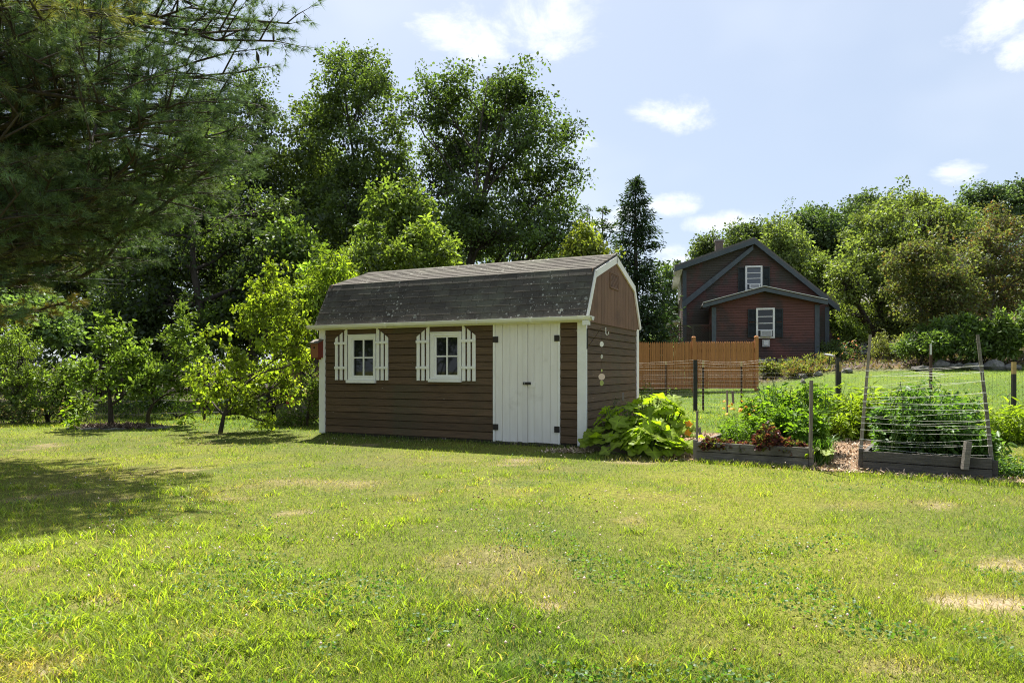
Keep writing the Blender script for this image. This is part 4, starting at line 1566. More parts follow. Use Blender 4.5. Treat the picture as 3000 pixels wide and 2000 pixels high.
    # upper window with shutters
    sash_window(t, X(2183, YM), X(2233, YM), Z(852, YM), Z(779, YM), -0.01, True, pane='pane_pale')
    shutter(t, X(2162.5, YM), X(2182, YM), Z(858, YM), Z(783, YM), -0.005)
    shutter(t, X(2234, YM), X(2255, YM), Z(858, YM), Z(783, YM), -0.005)
    # extension in front: wall plane at ye
    ye = YE
    a, b = X(2086.5, YE), X(2399, YE)
    px_, pz = X(2237, YE), Z(845, YE, 2237)
    la, lz = X(2058, YE), Z(893, YE, 2058)
    ra, rz = X(2421, YE), Z(884, YE, 2421)

    def ez(x):
        return pz - (px_ - x) * (pz - lz) / (px_ - la) if x < px_ else pz - (x - px_) * (pz - rz) / (ra - px_)
    G().prism([(a, 0, -0.6), (b, 0, -0.6), (b, 0, ez(b) - 0.1), (px_, 0, pz - 0.1), (a, 0, ez(a) - 0.1)], (0, ye + 0.02, 0), (0, 0.0, 0)).build('extension_wall', 'house_red', t)
    g = G()

    def clipe(z):
        zz = z + 0.12
        aa = a if zz < ez(a) else px_ - (pz - zz) / ((pz - lz) / (px_ - la))
        bb = b if zz < ez(b) else px_ + (pz - zz) / ((pz - rz) / (ra - px_))
        return aa, bb
    clap(g, a, b, Z(1050, YE), pz - 0.13, ye + 0.02, 0.125, clipe)
    g.build('extension_siding', 'house_red', t, kind='stuff')
    G().box(a + 0.02, b - 0.02, ye - 0.005, ye + 0.3, -0.7, Z(1051, YE)).build('foundation', 'concrete', t)
    r2 = slab(la, lz - 0.02, px_, pz - 0.02, ye - 0.3, -0.25, 0.09, 'roof_far', 'extension_roof', t)
    slab(px_, pz - 0.02, ra, rz - 0.02, ye - 0.3, -0.25, 0.09, 'roof_far', 'extension_roof', t)
    G().prism([(la, 0, lz - 0.17), (px_, 0, pz - 0.17), (px_, 0, pz - 0.022), (la, 0, lz - 0.022)], (0, ye - 0.35, 0), (0, ye - 0.285, 0)).build('extension_fascia', 'slate', t)
    G().prism([(px_, 0, pz - 0.17), (ra, 0, rz - 0.17), (ra, 0, rz - 0.022), (px_, 0, pz - 0.022)], (0, ye - 0.35, 0), (0, ye - 0.285, 0)).build('extension_fascia', 'slate', t)
    G().prism([(la, 0, lz + 0.07), (px_, 0, pz + 0.07), (px_, 0, pz + 0.10), (la, 0, lz + 0.10)], (0, ye - 0.37, 0), (0, ye - 0.29, 0)).build('drip_edge', 'ac', t)
    G().prism([(px_, 0, pz + 0.07), (ra, 0, rz + 0.07), (ra, 0, rz + 0.10), (px_, 0, pz + 0.10)], (0, ye - 0.37, 0), (0, ye - 0.29, 0)).build('drip_edge', 'ac', t)
    for x in (a, b - 0.17):
        G().box(x - 0.02, x + 0.19, ye - 0.05, ye + 0.017, Z(1050, YE), ez(x) - 0.25).build('corner_board', 'slate', t)
    sash_window(t, X(2214.5, YE), X(2269, YE), Z(991, YE), Z(903, YE), ye - 0.01, True)
    shutter(t, X(2190.5, YE), X(2213.5, YE), Z(988, YE), Z(906, YE), ye - 0.005)
    shutter(t, X(2270, YE), X(2293, YE), Z(988, YE), Z(906, YE), ye - 0.005)
    v = G().box(X(2232, YE), X(2254, YE), ye - 0.16, ye - 0.03, Z(1016, YE), Z(995, YE)).build('vent_box', 'grey_metal', t)
    G().box(X(2236, YE), X(2250, YE), ye - 0.175, ye - 0.161, Z(1011, YE), Z(998, YE)).build('vent_cover', 'ac', v)
    # electricity meter on the right corner
    mm = G().box(X(2402, YE), X(2412, YE), ye + 1.0, ye + 1.2, Z(1014, YE, 2407), Z(1000, YE, 2407)).build('electric_meter', 'grey_metal', t)
    G().tube([(X(2407, YE), ye + 1.1, 0), (X(2407, YE), ye + 1.1, Z(1013, YE, 2407))], 0.05, 6).build('conduit', 'grey_metal', mm)
    # left side: windows and awning seen at a slant
    for y0 in (2.0, 4.5, 6.8):
        w = G()
        for (p, q, c, d) in ((y0, y0 + 0.09, 4.0, 5.2), (y0 + 0.91, y0 + 1.0, 4.0, 5.2), (y0 + 0.09, y0 + 0.91, 4.0, 4.1), (y0 + 0.09, y0 + 0.91, 5.1, 5.2)):
            w.box(xl - 0.09, xl - 0.03, p, q, c, d)
        wo = w.build('side_window', 'white', t)
        G().box(xl - 0.055, xl - 0.045, y0 + 0.09, y0 + 0.91, 4.1, 5.1).build('pane', 'pane', wo)
    G().prism([(xl - 0.05, 0, 2.75), (xl - 1.1, 0, 2.35), (xl - 1.1, 0, 2.25), (xl - 0.05, 0, 2.6)], (0, 3, 0), (0, 6, 0)).build('awning', 'ac', t)
    # lattice deck rail between the extension and the main block
    dk = thing_part('deck', t)
    dy = ye + 0.6
    xa_, xb_ = X(1962, YE + 0.6), a - 0.02
    z0, z1 = Z(1040, YE + .6, 2000), Z(952, YE + .6, 2000)
    G().box(xa_, xb_, dy - 0.04, dy + 0.04, z1 - 0.06, z1).build('top_rail', 'house', dk)
    G().box(xa_, xb_, dy - 0.04, dy + 0.04, z1 - 0.85, z1 - 0.79).build('bottom_rail', 'house', dk)
    for x in (xa_, (xa_ + xb_) / 2 + 0.1, xb_ - 0.1):
        G().box(x, x + 0.1, dy - 0.05, dy + 0.05, z0 - 1, z1 + 0.03).build('deck_post', 'house', dk)
    g = G()
    x = xa_ - 0.8
    while x < xb_:
        for s in (1, -1):
            p0 = Vector((x if s > 0 else x + 0.73, dy - 0.012 * s, z1 - 0.79))
            p1 = Vector((x + 0.73 if s > 0 else x, dy - 0.012 * s, z1 - 0.06))
            lo, hi = xa_, xb_
            d = p1 - p0
            t0, t1 = 0, 1
            for lim, sign in ((lo, 1), (hi, -1)):
                tt = (lim - p0.x) / d.x
                if d.x * sign > 0:
                    t0 = max(t0, tt)
                else:
                    t1 = min(t1, tt)
            if t1 - t0 > 0.03:
                g.bar(p0 + d * t0, p0 + d * t1, 0.02, 0.045, (0, 1, 0))
        x += 0.13
    g.build('lattice', 'house', dk, kind='stuff')
    G().box(xa_, xb_, dy, -0.02, z1 - 0.98, z1 - 0.9).build('deck_floor', 'house', dk)


make_house()


def make_outbuilding():
    Y = 41.0
    zb = h1(20.5, Y) - 0.3
    xa, xb = (2436 - 1500) / F * Y, (2581 - 1500) / F * Y
    t = thing('outbuilding', 'red brown outbuilding with a white window, half hidden behind the round shrub', 'outbuilding', ((xa + xb) / 2, Y, zb))
    w = (xb - xa) / 2
    ze = EYE + Y * (HOR - 893) / F - zb
    zp = EYE + (Y + 3) * (HOR - 850) / F - zb
    G().box(-w, w, 0.02, 6, -0.5, ze).build('wall', 'house', t)
    g = G()
    clap(g, -w, w, 0, ze, 0.02, 0.14)
    g.build('siding', 'house', t, kind='stuff')
    G().prism([(0, -0.4, ze - 0.05), (0, 3, zp), (0, 6.4, ze - 0.05), (0, 6.4, ze + 0.1), (0, 3, zp + 0.15), (0, -0.4, ze + 0.1)], (-w - 0.3, 0, 0), (w + 0.3, 0, 0)).build('roof', 'roof_far', t)
    G().box(w - 0.18, w + 0.02, -0.03, 0.017, 0, ze).build('corner_board', 'slate', t)
    x0 = (2519 - 1500) / F * Y - (xa + xb) / 2
    x1 = (2561 - 1500) / F * Y - (xa + xb) / 2
    z0, z1 = EYE + Y * (HOR - 1044) / F - zb, EYE + Y * (HOR - 1000) / F - zb
    sash_window(t, x0, x1, z0, z1, -0.01)


make_outbuilding()


# ------------------------------------------------------------------ fences, stakes, wires
def make_stockade():
    Y = 25.7
    t = thing('stockade_fence', 'orange brown stockade fence of pointed pickets in front of the red house', 'fence', (5.0, Y, 0))
    t0 = 5.0
    xr = (2218 - 1500) / F * Y
    xl = (1700 - 1500) / F * Y
    sp = 0.0695
    g = G()
    w = 0.031
    g.prism([(-w, 0, 0.17), (w, 0, 0.17), (w, 0, 1.865), (w * 0.55, 0, 1.925), (0, 0, 1.95), (-w * 0.55, 0, 1.925), (-w, 0, 1.865)], (0, -0.011, 0), (0, 0.011, 0))
    me = g.mesh('picket', 'fence')
    g2 = G()
    for zz in (0.45, 1.05, 1.65):
        g2.box(xl - t0, xr - t0, 0.0125, 0.06, zz, zz + 0.07)
    zs = h1(6.5, Y) - 0.02
    posts = [xr - 0.03, (2032 - 1500) / F * Y, (1846 - 1500) / F * Y]
    rng = random.Random(2)
    x = xl
    i = 0
    while x < xr - 0.10:
        if all(abs(x - p) > 0.075 for p in posts):
            link('picket', me, t, (x - t0, rng.uniform(-0.004, 0.004), zs - 0.03 + 0.02 * (x - 7) / 3 + rng.uniform(-0.008, 0.008)), (0, rng.uniform(-0.006, 0.006), 0))
        x += sp
    o = g2.build('rail', 'fence', t)
    o.location = (0, 0, zs - 0.03)
    for p in posts:
        zz = h1(p, Y)
        gg = G().box(-0.06, 0.06, -0.075, 0.06, -0.1, 2.10).quad8([(-0.07, -0.085, 2.10), (0.07, -0.085, 2.10), (0.07, 0.07, 2.10), (-0.07, 0.07, 2.10), (-0.03, -0.04, 2.15), (0.03, -0.04, 2.15), (0.03, 0.03, 2.15), (-0.03, 0.03, 2.15)])
        o = gg.build('post', 'fence', t)
        o.location = (p - t0, 0, zs - 0.03 + 0.03 * (p - 7) / 3)


make_stockade()


def make_wire_fence():
    """The garden fence: black posts, a fine square mesh and brighter strands above."""
    pts = [(1640, 19.6), (2037, 19.0), (2245, 17.9), (2455, 16.9), (2722, 15.9), (2970, 14.8), (3300, 13.6)]
    w = [((u - 1500) / F * Y, Y) for u, Y in pts]
    t = thing('garden_wire_fence', 'wire mesh garden fence on dark posts behind the vegetable beds', 'fence', (w[1][0], w[1][1], 0))
    ox, oy = w[1]

    def loc(p, z):
        return (p[0] - ox, p[1] - oy, z)
    # posts (u, Y, top v, radius, material)
    for (u, Y, tv, wd, mat, tan) in ((2037, 19.0, 1054, 0.10, 'post', 0), (2060, 19.05, 1055, 0.05, 'rust', 0.20), (1951, 19.2, 1058, 0.035, 'rust', 0.10), (2172, 18.4, 1058, 0.04, 'rust', 0.14),
                                     (2455, 16.9, 1048, 0.095, 'post', 0), (2462, 16.75, 1060, 0.035, 'post', 0.24), (2970, 14.8, 1060, 0.075, 'post', 0.26), (2727, 15.9, 1010, 0.05, 'rust', 0), (1700, 19.5, 1060, 0.05, 'rust', 0.1)):
        x = (u - 1500) / F * Y - ox
        z0 = h1(x + ox, Y)
        zt = EYE + Y * (HOR - tv) / F
        h = wd / 2
        p = G().box(x - h, x + h, Y - oy - h * 0.8, Y - oy + h * 0.8, z0 - 0.2, zt - tan).build('post', mat, t)
        if tan:
            G().box(x - h, x + h, Y - oy - h * 0.8, Y - oy + h * 0.8, zt - tan + 0.001, zt).build('post_top', 'tan', p)
    G().tube([((2727 - 1500) / F * 15.85 - ox, 15.85 - oy, 1.55), ((2727 - 1500) / F * 15.85 - ox, 15.85 - oy, 1.80)], 0.02, 6).build('pipe_end', 'ac', t)
    # mesh
    g = G()
    for (p, q) in zip(w[:-1], w[1:]):
        a, b = np.array(p), np.array(q)
        ln = np.linalg.norm(b - a)
        n = int(ln / 0.075)
        za, zb = h1(*p), h1(*q)
        for k in range(n):
            s = k / n
            c = a + (b - a) * s
            zz = za + (zb - za) * s
            g.tube([loc(c, zz + 0.02), loc(c, zz + 1.12)], 0.0014, 3, False)
        for z in np.arange(0.05, 1.15, 0.1):
            g.tube([loc(a, za + z), loc(b, zb + z)], 0.0014, 3, False)
    g.build('wire_mesh', 'wire', t, kind='stuff')
    # bright strands
    rng = random.Random(4)
    for z, m in ((1.42, 'bright_wire'), (1.36, 'bright_wire'), (1.25, 'bright_wire'), (1.16, 'bright_wire'), (1.02, 'bright_wire'), (0.92, 'bright_wire'), (0.8, 'bright_wire'), (0.66, 'bright_wire'), (0.50, 'bright_wire'), (0.34, 'bright_wire')):
        for (p, q) in (list(zip(w[:1], w[1:2])) + (list(zip(w[1:2], w[2:3])) if z > 1.0 else [])):
            a, b = np.array(p), np.array(q)
            za, zb = h1(*p), h1(*q)
            pp = []
            for k in range(7):
                s = k / 6
                c = a + (b - a) * s
                pp.append(loc(c, za + (zb - za) * s + z - 0.05 * math.sin(s * math.pi) * (1.5 if z > 1.3 else 0.4) + rng.uniform(-0.006, 0.006)))
            G().tube(pp, 0.0015 if z > 1.3 else 0.0010, 3, False).build('wire_strand', m, t)


make_wire_fence()


def make_left_fence():
    t = thing('border_wire_fence', 'thin wire fence on dark stakes behind the fruit trees', 'fence', (-10.0, 15.6, 0))
    pts = [(-14.5, 15.4), (-10.35, 15.7), (-7.3, 16.2), (-4.6, 16.8), (-3.2, 17.0)]
    for (x, y) in pts:
        p = G().box(x + 10 - 0.022, x + 10 + 0.022, y - 15.6 - 0.02, y - 15.6 + 0.02, -0.2, 1.22).build('post', 'rust', t)
        G().box(x + 10 - 0.022, x + 10 + 0.022, y - 15.6 - 0.02, y - 15.6 + 0.02, 1.2205, 1.38).build('post_top', 'tan', p)
    for z in (1.18, 0.85, 0.5, 0.2):
        for (a, b) in zip(pts[:-1], pts[1:]):
            G().tube([(a[0] + 10, a[1] - 15.6, z), ((a[0] + b[0]) / 2 + 10, (a[1] + b[1]) / 2 - 15.6, z - 0.03), (b[0] + 10, b[1] - 15.6, z)], 0.003, 3, False).build('wire_strand', 'wire', t)


make_left_fence()


def make_cables():
    for (v0, v1, r, lab) in ((743, 772, 0.009, 'uppermost thin power cable across the dark trees'), (784, 818, 0.016, 'thick pale power cable sagging across the dark trees'), (800, 830, 0.008, 'lowest thin power cable under the thick one')):
        a, b = Vector(P(-250, v0 - 22, 21.5)), Vector(P(300, v1, 22.4))
        c = Vector(P(620, v1 + 18, 23.5))
        pts = [a + (b - a) * (k / 8) - Vector((0, 0, 0.10 * math.sin(k / 8 * math.pi))) for k in range(9)] + [c]
        o = G().tube(pts, r, 5).build('power_cable', 'bright_wire')
        tag(o, lab, 'cable', 'power cables at the left')


make_cables()


def stake(u0, v0, u1, v1, Y, w, label, mat='stake', Y1=None):
    a, b = Vector(P(u0, v0, Y)), Vector(P(u1, v1, Y1 or Y))
    g = G()
    d = (a - b)
    g.bar(a + d.normalized() * -0.12, b, w, w * 0.8, (0, 1, 0))
    o = g.build('garden_stake', mat)
    o.location = a
    for v in o.data.vertices:
        v.co -= a
    return tag(o, label, 'stake', 'wooden stakes in the vegetable garden')


stake(2040, 1347, 2043, 1203, 9.12, 0.026, 'thin grey stake at the left front corner of the lettuce bed')
stake(2053, 1298, 2049, 1252, 9.3, 0.034, 'short stub stake just inside the lettuce bed corner')
stake(2374, 1368, 2377, 1114, 8.3, 0.036, 'tall grey stake at the right end of the lettuce bed')
stake(2131, 1228, 2130, 1143, 12.2, 0.026, 'thin stake behind the orange flowers')
stake(2150, 1200, 2146, 1145, 13.0, 0.036, 'thicker leaning stake behind the orange flowers')
stake(1911, 1190, 1910, 1138, 13.0, 0.04, 'short grey stake beyond the squash plant')
stake(1827, 1195, 1825, 1150, 11.4, 0.03, 'grey stake against the shed side among squash leaves')
stake(2429, 1282, 2428, 1228, 10.3, 0.026, 'small stake beside the chip path')
stake(2822, 1406, 2836, 1293, 7.48, 0.062, 'broad weathered stake leaning on the front of the trellis bed', 'grey_wood')


def bed(name_label, A, B, depth, hgt, mat, label):
    """A raised bed of two plank courses; A, B are the ends of its front."""
    A, B = np.array(A), np.array(B)
    ln = np.linalg.norm(B - A)
    d = (B - A) / ln
    yaw = math.atan2(d[1], d[0])
    t = thing('raised_bed', label, 'raised bed', (A[0], A[1], 0), yaw)
    rng = random.Random(len(label))
    h = hgt / 2
    for k in range(2):
        z0, z1 = 0.005 + k * h, (k + 1) * h - 0.004
        for (a, b, c, e) in ((0.0, ln, 0.0 + 0.004 * k, 0.042), (0.05, ln - 0.05, depth - 0.04, depth)):
            j = rng.uniform(-0.004, 0.004)
            G().quad8([(a, c, z0), (b, c + j, z0), (b, e + j, z0), (a, e, z0), (a, c + 0.002, z1), (b, c + j + 0.002, z1 + j), (b, e + j - 0.002, z1 + j), (a, e - 0.002, z1)]).build('plank', mat, t)
        for x in (0.0, ln - 0.042):
            G().box(x, x + 0.042, 0.0435, depth - 0.001, z0, z1).build('plank', mat, t)
    for x in (-0.052, ln + 0.003):
        G().box(x, x + 0.05, 0.03, 0.09, -0.05, hgt + (0.02 if x < 0 else -0.03)).build('corner_post', mat, t)
    so = G().box(0.043, ln - 0.043, 0.043, depth - 0.041, 0.0, hgt * 0.72).build('soil', 'soil', t)
    return t, d


M['soil'] = simple('garden_soil', (0.075, 0.052, 0.036), (0.035, 0.025, 0.018), 14, rough=1.0, bump=0.8)
bed1, bd1 = bed('b1', (2.43, 8.99), (3.61, 8.32), 2.2, 0.255, 'grey_wood', 'weathered grey plank bed planted with red lettuce')
bed2, bd2 = bed('b2', (4.15, 8.07), (5.20, 7.39), 2.2, 0.245, 'dark_wood', 'dark weathered plank bed under the string trellis')


def make_trellis():
    L0, L1 = Vector(P(2515, 1374, 8.20)), Vector(P(2550, 980, 8.25))
    R0, R1 = Vector(P(2914, 1403, 7.46)), Vector(P(2864, 980, 7.50))
    L0.z, R0.z = -0.1, -0.1
    t = thing('string_trellis', 'two leaning poles strung with white string over the right bed', 'trellis', (L0.x, L0.y, 0))
    o = Vector((L0.x, L0.y, 0))
    G().tube([L0 - o, (L0 + L1) / 2 - o, L1 - o], [0.021, 0.018, 0.016], 8).build('pole', 'stake', t)
    G().tube([R0 - o, (R0 + R1) / 2 - o + Vector((0.006, 0, 0)), R1 - o], [0.022, 0.019, 0.016], 8).build('pole', 'grey_wood', t)

    def at(A, B, v, Y0, v0, v1):
        s = (v0 - v) / (v0 - v1)
        return A + (B - A) * s
    rng = random.Random(6)
    r4 = lambda y: 950 + y * 0.3189
    for (l, r, dr) in ((425, 378, 0.01), (480, 380, 0), (478, 436, 0.01), (578, 438, 0), (578, 518, 0.01), (636, 522, 0), (664, 625, 0.02), (706, 628, 0), (718, 722, 0.01), (760, 724, 0), (766, 784, 0.01),
                       (846, 792, 0.02), (848, 876, 0.03), (900, 880, 0.03), (903, 934, 0.01), (962, 942, 0.02), (965, 1010, 0.02), (1048, 1048, 0.04), (1050, 1110, 0.03), (1110, 1108, 0.02), (1112, 1200, 0.03)):
        a = at(L0, L1, r4(l), 8, 1374 + 24, 980)
        b = at(R0, R1, r4(r), 7.5, 1403 + 27, 980)
        f = Vector((0, -0.022, 0))
        pts = []
        for k in range(7):
            s = k / 6
            pts.append(a + (b - a) * s - Vector((0, 0, dr * math.sin(s * math.pi))) + f * (1 if k in (0, 6) else 0.6) + Vector((0, rng.uniform(-0.006, 0.006), rng.uniform(-0.003, 0.003))) - o)
        G().tube(pts, 0.0013, 4, False).build('string', 'string', t)
    # knots round the poles, a loose end and a loop
    for (A, B, v0) in ((L0, L1, 1398), (R0, R1, 1430)):
        for y in ((425, 480, 578, 636, 706, 760, 846, 900, 962, 1048, 1110) if A is L0 else (380, 436, 520, 626, 722, 790, 876, 938, 1010, 1108)):
            c = at(A, B, r4(y), 8, v0, 980) - o
            G().tube([c - Vector((0, 0, 0.006)), c + Vector((0, 0, 0.006))], 0.0235, 8, False).build('knot', 'string', t)
    e = at(R0, R1, r4(628), 7.5, 1430, 980) - o + Vector((-0.02, -0.025, 0))
    G().tube([e, e + Vector((-0.005, 0, -0.05)), e + Vector((-0.05, 0, -0.09)), e + Vector((-0.06, 0, -0.11))], 0.003, 4).build('loose_string', 'string', t)
    e = at(R0, R1, r4(440), 7.5, 1430, 980) - o + Vector((-0.012, -0.025, 0))
    G().tube([e, e + Vector((0, 0, -0.06)), e + Vector((0.004, 0, -0.10))], 0.0032, 4).build('loose_string', 'string', t)
    e = (at(L0, L1, r4(470), 8, 1398, 980) * 0.45 + at(R0, R1, r4(440), 7.5, 1430, 980) * 0.55) - o
    G().tube([e + Vector((0.26 * math.cos(a) - 0.05, 0.02, 0.02 * math.sin(a) - 0.01)) for a in np.linspace(-2.8, 1.7, 14)], 0.003, 4).build('string_loop', 'string', t)


make_trellis()

# ------------------------------------------------------------------ vegetable garden plants
def squash_leaf_mesh(seed):
    """One big five-lobed leaf, cupped and wavy, blade lying from the stalk outwards along +x."""
    rng = np.random.default_rng(seed)
    n = 26
    a = np.linspace(-2.85, 2.85, n)
    r = 0.80 + 0.17 * np.cos(5 * a / 1.15) + 0.06 * np.cos(a) + rng.normal(0, 0.025, n)
    r[0] *= 0.8
    r[-1] *= 0.8
    rim = np.stack([r * np.cos(a) + 0.0, r * np.sin(a), 0.10 * r * r * (1 + 0.6 * np.cos(10 * a / 1.15)) + rng.normal(0, 0.03, n) - 0.16 * np.clip(r * np.cos(a), 0, 2)], 1)
    mid = np.stack([0.5 * r * np.cos(a), 0.5 * r * np.sin(a), 0.05 + 0.03 * np.cos(5 * a / 1.15 + 3.14) + rng.normal(0, 0.01, n)], 1)
    V = np.concatenate([[[0, 0, 0]], mid, rim])
    T = []
    for i in range(n - 1):
        T += [(0, 1 + i, 2 + i), (1 + i, 1 + n + i, 2 + n + i), (1 + i, 2 + n + i, 2 + i)]
    base = np.array([0.190, 0.255, 0.024]) * rng.uniform(0.85, 1.2)
    c = np.repeat(base[None], len(V), 0)
    c[0] = base * 1.7
    vein = np.cos(5 * a / 1.15) > 0.75
    c[1:1 + n][vein] *= 1.45
    return fast_mesh('leaf', V, np.array(T), 'leaf_bright', c, True)


def make_squash():
    rng = np.random.default_rng(21)
    meshes = [squash_leaf_mesh(s) for s in range(7)]
    n_pl = 0
    for (cx, cy_, n, rx, ry, hmax, lab, seed) in ((1.62, 9.95, 90, 0.54, 0.60, 0.72, 'big leaved squash plant growing against the shed corner', 1),
                                                  (2.18, 10.2, 120, 0.60, 0.75, 0.86, 'tall sunlit squash plant with yellow flowers next to the lettuce bed', 2),
                                                  (1.85, 9.35, 80, 0.60, 0.28, 0.46, 'low squash plant spilling onto the lawn edge', 3)):
        t = thing('squash_plant', lab, 'squash', (cx, cy_, 0), 0, 'squash plants by the shed')
        g = G()
        r = np.random.default_rng(seed)
        for i in range(n):
            a = r.uniform(0, 2 * math.pi)
            q = r.random() ** 0.5
            x, y = math.cos(a) * rx * q, math.sin(a) * ry * q
            # keep out of the shed wall
            wx = cx + x
            wy = cy_ + y
            side = (wx - 1.121) * SD[0] + (wy - 10.48) * SD[1]
            if side < 0.14 and wy > 10.0:
                x += (0.2 - side)
            z = hmax * (1 - 0.62 * q * q) * (0.45 + 0.6 * r.random())
            z = max(z, 0.10)
            sz = r.uniform(0.075, 0.165)
            yaw = math.atan2(y, x) + r.normal(0, 0.7)
            tilt = r.normal(0.30, 0.30)
            roll = r.normal(0, 0.35)
            link('leaf', meshes[r.integers(0, 7)], t, (x, y, z), (roll, tilt, yaw), (sz, sz, sz))
            bx, by = x * 0.35, y * 0.35
            g.tube([(bx, by, -0.02), (bx * 0.5 + x * 0.5, by * 0.5 + y * 0.5, z * 0.6), (x, y, z)], [0.009, 0.008, 0.006], 5, False)
        g.build('stems', 'stem', t, True)
        # flowers
        for k in range(2 if seed == 2 else 0):
            a = r.uniform(-2.2, -0.6)
            fx, fy, fz = math.cos(a) * rx * 0.8, math.sin(a) * ry * 0.9, r.uniform(0.18, 0.42)
            V, T = [], []
            V.append((0, 0, 0))
            for j in range(10):
                b = j / 10 * 2 * math.pi
                rr = 0.065 if j % 2 == 0 else 0.042
                V.append((rr * math.cos(b), rr * math.sin(b), 0.06 if j % 2 == 0 else 0.055))
            for j in range(10):
                T.append((0, 1 + j, 1 + (j + 1) % 10))
            me = fast_mesh('flower', np.array(V), np.array(T), 'petal', np.tile([[0.85, 0.38, 0.02]], (11, 1)))
            link('flower', me, t, (fx, fy, fz), (0.9, r.normal(0, 0.4), r.normal(0, 0.5)))


M['stem'] = simple('green_stem', (0.10, 0.15, 0.035), (0.075, 0.115, 0.03), 8, rough=0.6, bump=0)
make_squash()


def plant(name, label, cat, base, rx, ry, hgt, n, ln, wid, shape, col, seed, mat='leaf', stems=10, alt=None, altp=0, up=0.3, group=None, hang=0.25, top=0.35, stem_mat='stem', yellow=0.3, var=0.3, spikes=0.0, taper=0.5):
    """A leafy plant: several stems from the ground, leaves all along them."""
    rng = np.random.default_rng(seed)
    t = thing(name, label, cat, base, 0, group)
    g = G()
    pts = []
    for s in range(stems):
        a = rng.uniform(0, 2 * math.pi)
        q = rng.random() ** 0.5
        x, y = math.cos(a) * rx * q, math.sin(a) * ry * q
        h = hgt * (1 - taper * q * q) * rng.uniform(0.75, 1.08) * (1 + spikes * rng.random())
        b = np.array([x * 0.45, y * 0.45, -0.03])
        e = np.array([x, y, h])
        lp = limb_pts(b, e, rng, 0.12, 5)
        g.tube(lp, np.linspace(0.012, 0.004, 5) * max(hgt, 0.4), 4, False)
        pts.append(lp)
    g.build('stems', stem_mat, t, True)
    pts = np.array(pts)
    si = rng.integers(0, stems, n)
    tt = np.clip(1 - rng.random(n) ** 1.0 * (1 - 0.12), 0.08, 1) * 3.999
    k = tt.astype(int)
    fr = (tt - k)[:, None]
    p = pts[si, k] * (1 - fr) + pts[si, k + 1] * fr
    a = rng.uniform(0, 2 * math.pi, n)
    d = np.stack([np.cos(a), np.sin(a), rng.normal(0.15 - hang, 0.45, n)], 1)
    off = rng.random((n, 1)) * np.array([rx, ry, hgt * 0.3]).mean() * 0.32
    p = p + unit(d) * off
    p[:, 2] = np.maximum(p[:, 2], 0.02)
    nrm = unit(np.array([0, 0, 1.0]) + rng.standard_normal((n, 3)) * (0.9 - up))
    L = ln * rng.uniform(0.55, 1.25, n)
    c = leaf_cols(rng, n, col, var, alt, altp, yellow)
    V, T, CC = leaf_cloud(rng, p, nrm, d, L, L * wid, c, shape, 0.25, 0.25)
    link('foliage', fast_mesh('foliage', V, T, mat, CC), t)
    return t


def bw(A, d, x, y):
    """Inside a bed: x along its front, y back."""
    n = np.array([-d[1], d[0]])
    p = np.array(A) + d * x + n * y
    return (p[0], p[1], 0.15)


A1, A2 = (2.43, 8.99), (4.15, 8.07)


def lettuce(x, y, r, h, seed, lab, A=A1, d=bd1):
    rng = np.random.default_rng(seed)
    t = thing('red_lettuce', lab, 'lettuce', bw(A, d, x, y), 0, 'red lettuces in the front of the bed')
    n = int(520 * r / 0.14)
    a = rng.uniform(0, 2 * math.pi, n)
    q = rng.random(n) ** 0.5
    z = h * (1 - 0.75 * q * q) * rng.uniform(0.3, 1.0, n)
    p = np.stack([np.cos(a) * r * q, np.sin(a) * r * q, z], 1)
    dd = np.stack([np.cos(a), np.sin(a), rng.normal(0.7, 0.4, n)], 1) + rng.standard_normal((n, 3)) * 0.5
    nr = rng.standard_normal((n, 3)) + np.array([0, 0, 0.6])
    L = rng.uniform(0.025, 0.06, n)
    c = np.where(rng.random((n, 1)) < 0.36, np.array([[0.13, 0.14, 0.035]]), np.array([[0.115, 0.036, 0.038]])) * rng.uniform(0.5, 1.5, (n, 1))
    V, T, CC = leaf_cloud(rng, p, nr, dd, L, L * 0.95, c, 'maple', 0.5, 0.2)
    link('leaves', fast_mesh('leaves', V, T, 'leaf', CC), t)


lettuce(0.16, 0.12, 0.15, 0.15, 1, 'low red lettuce at the left end of the bed')
lettuce(0.36, 0.14, 0.14, 0.14, 2, 'second low red green lettuce from the left stake')
lettuce(0.58, 0.12, 0.10, 0.12, 3, 'smallest red lettuce in the middle of the bed front')
lettuce(0.86, 0.16, 0.19, 0.37, 4, 'tall bolting red lettuce, highest in the bed')
lettuce(1.10, 0.14, 0.13, 0.19, 5, 'bright red lettuce beside the tall one')
lettuce(1.25, 0.15, 0.10, 0.15, 6, 'red lettuce at the right end of the bed')

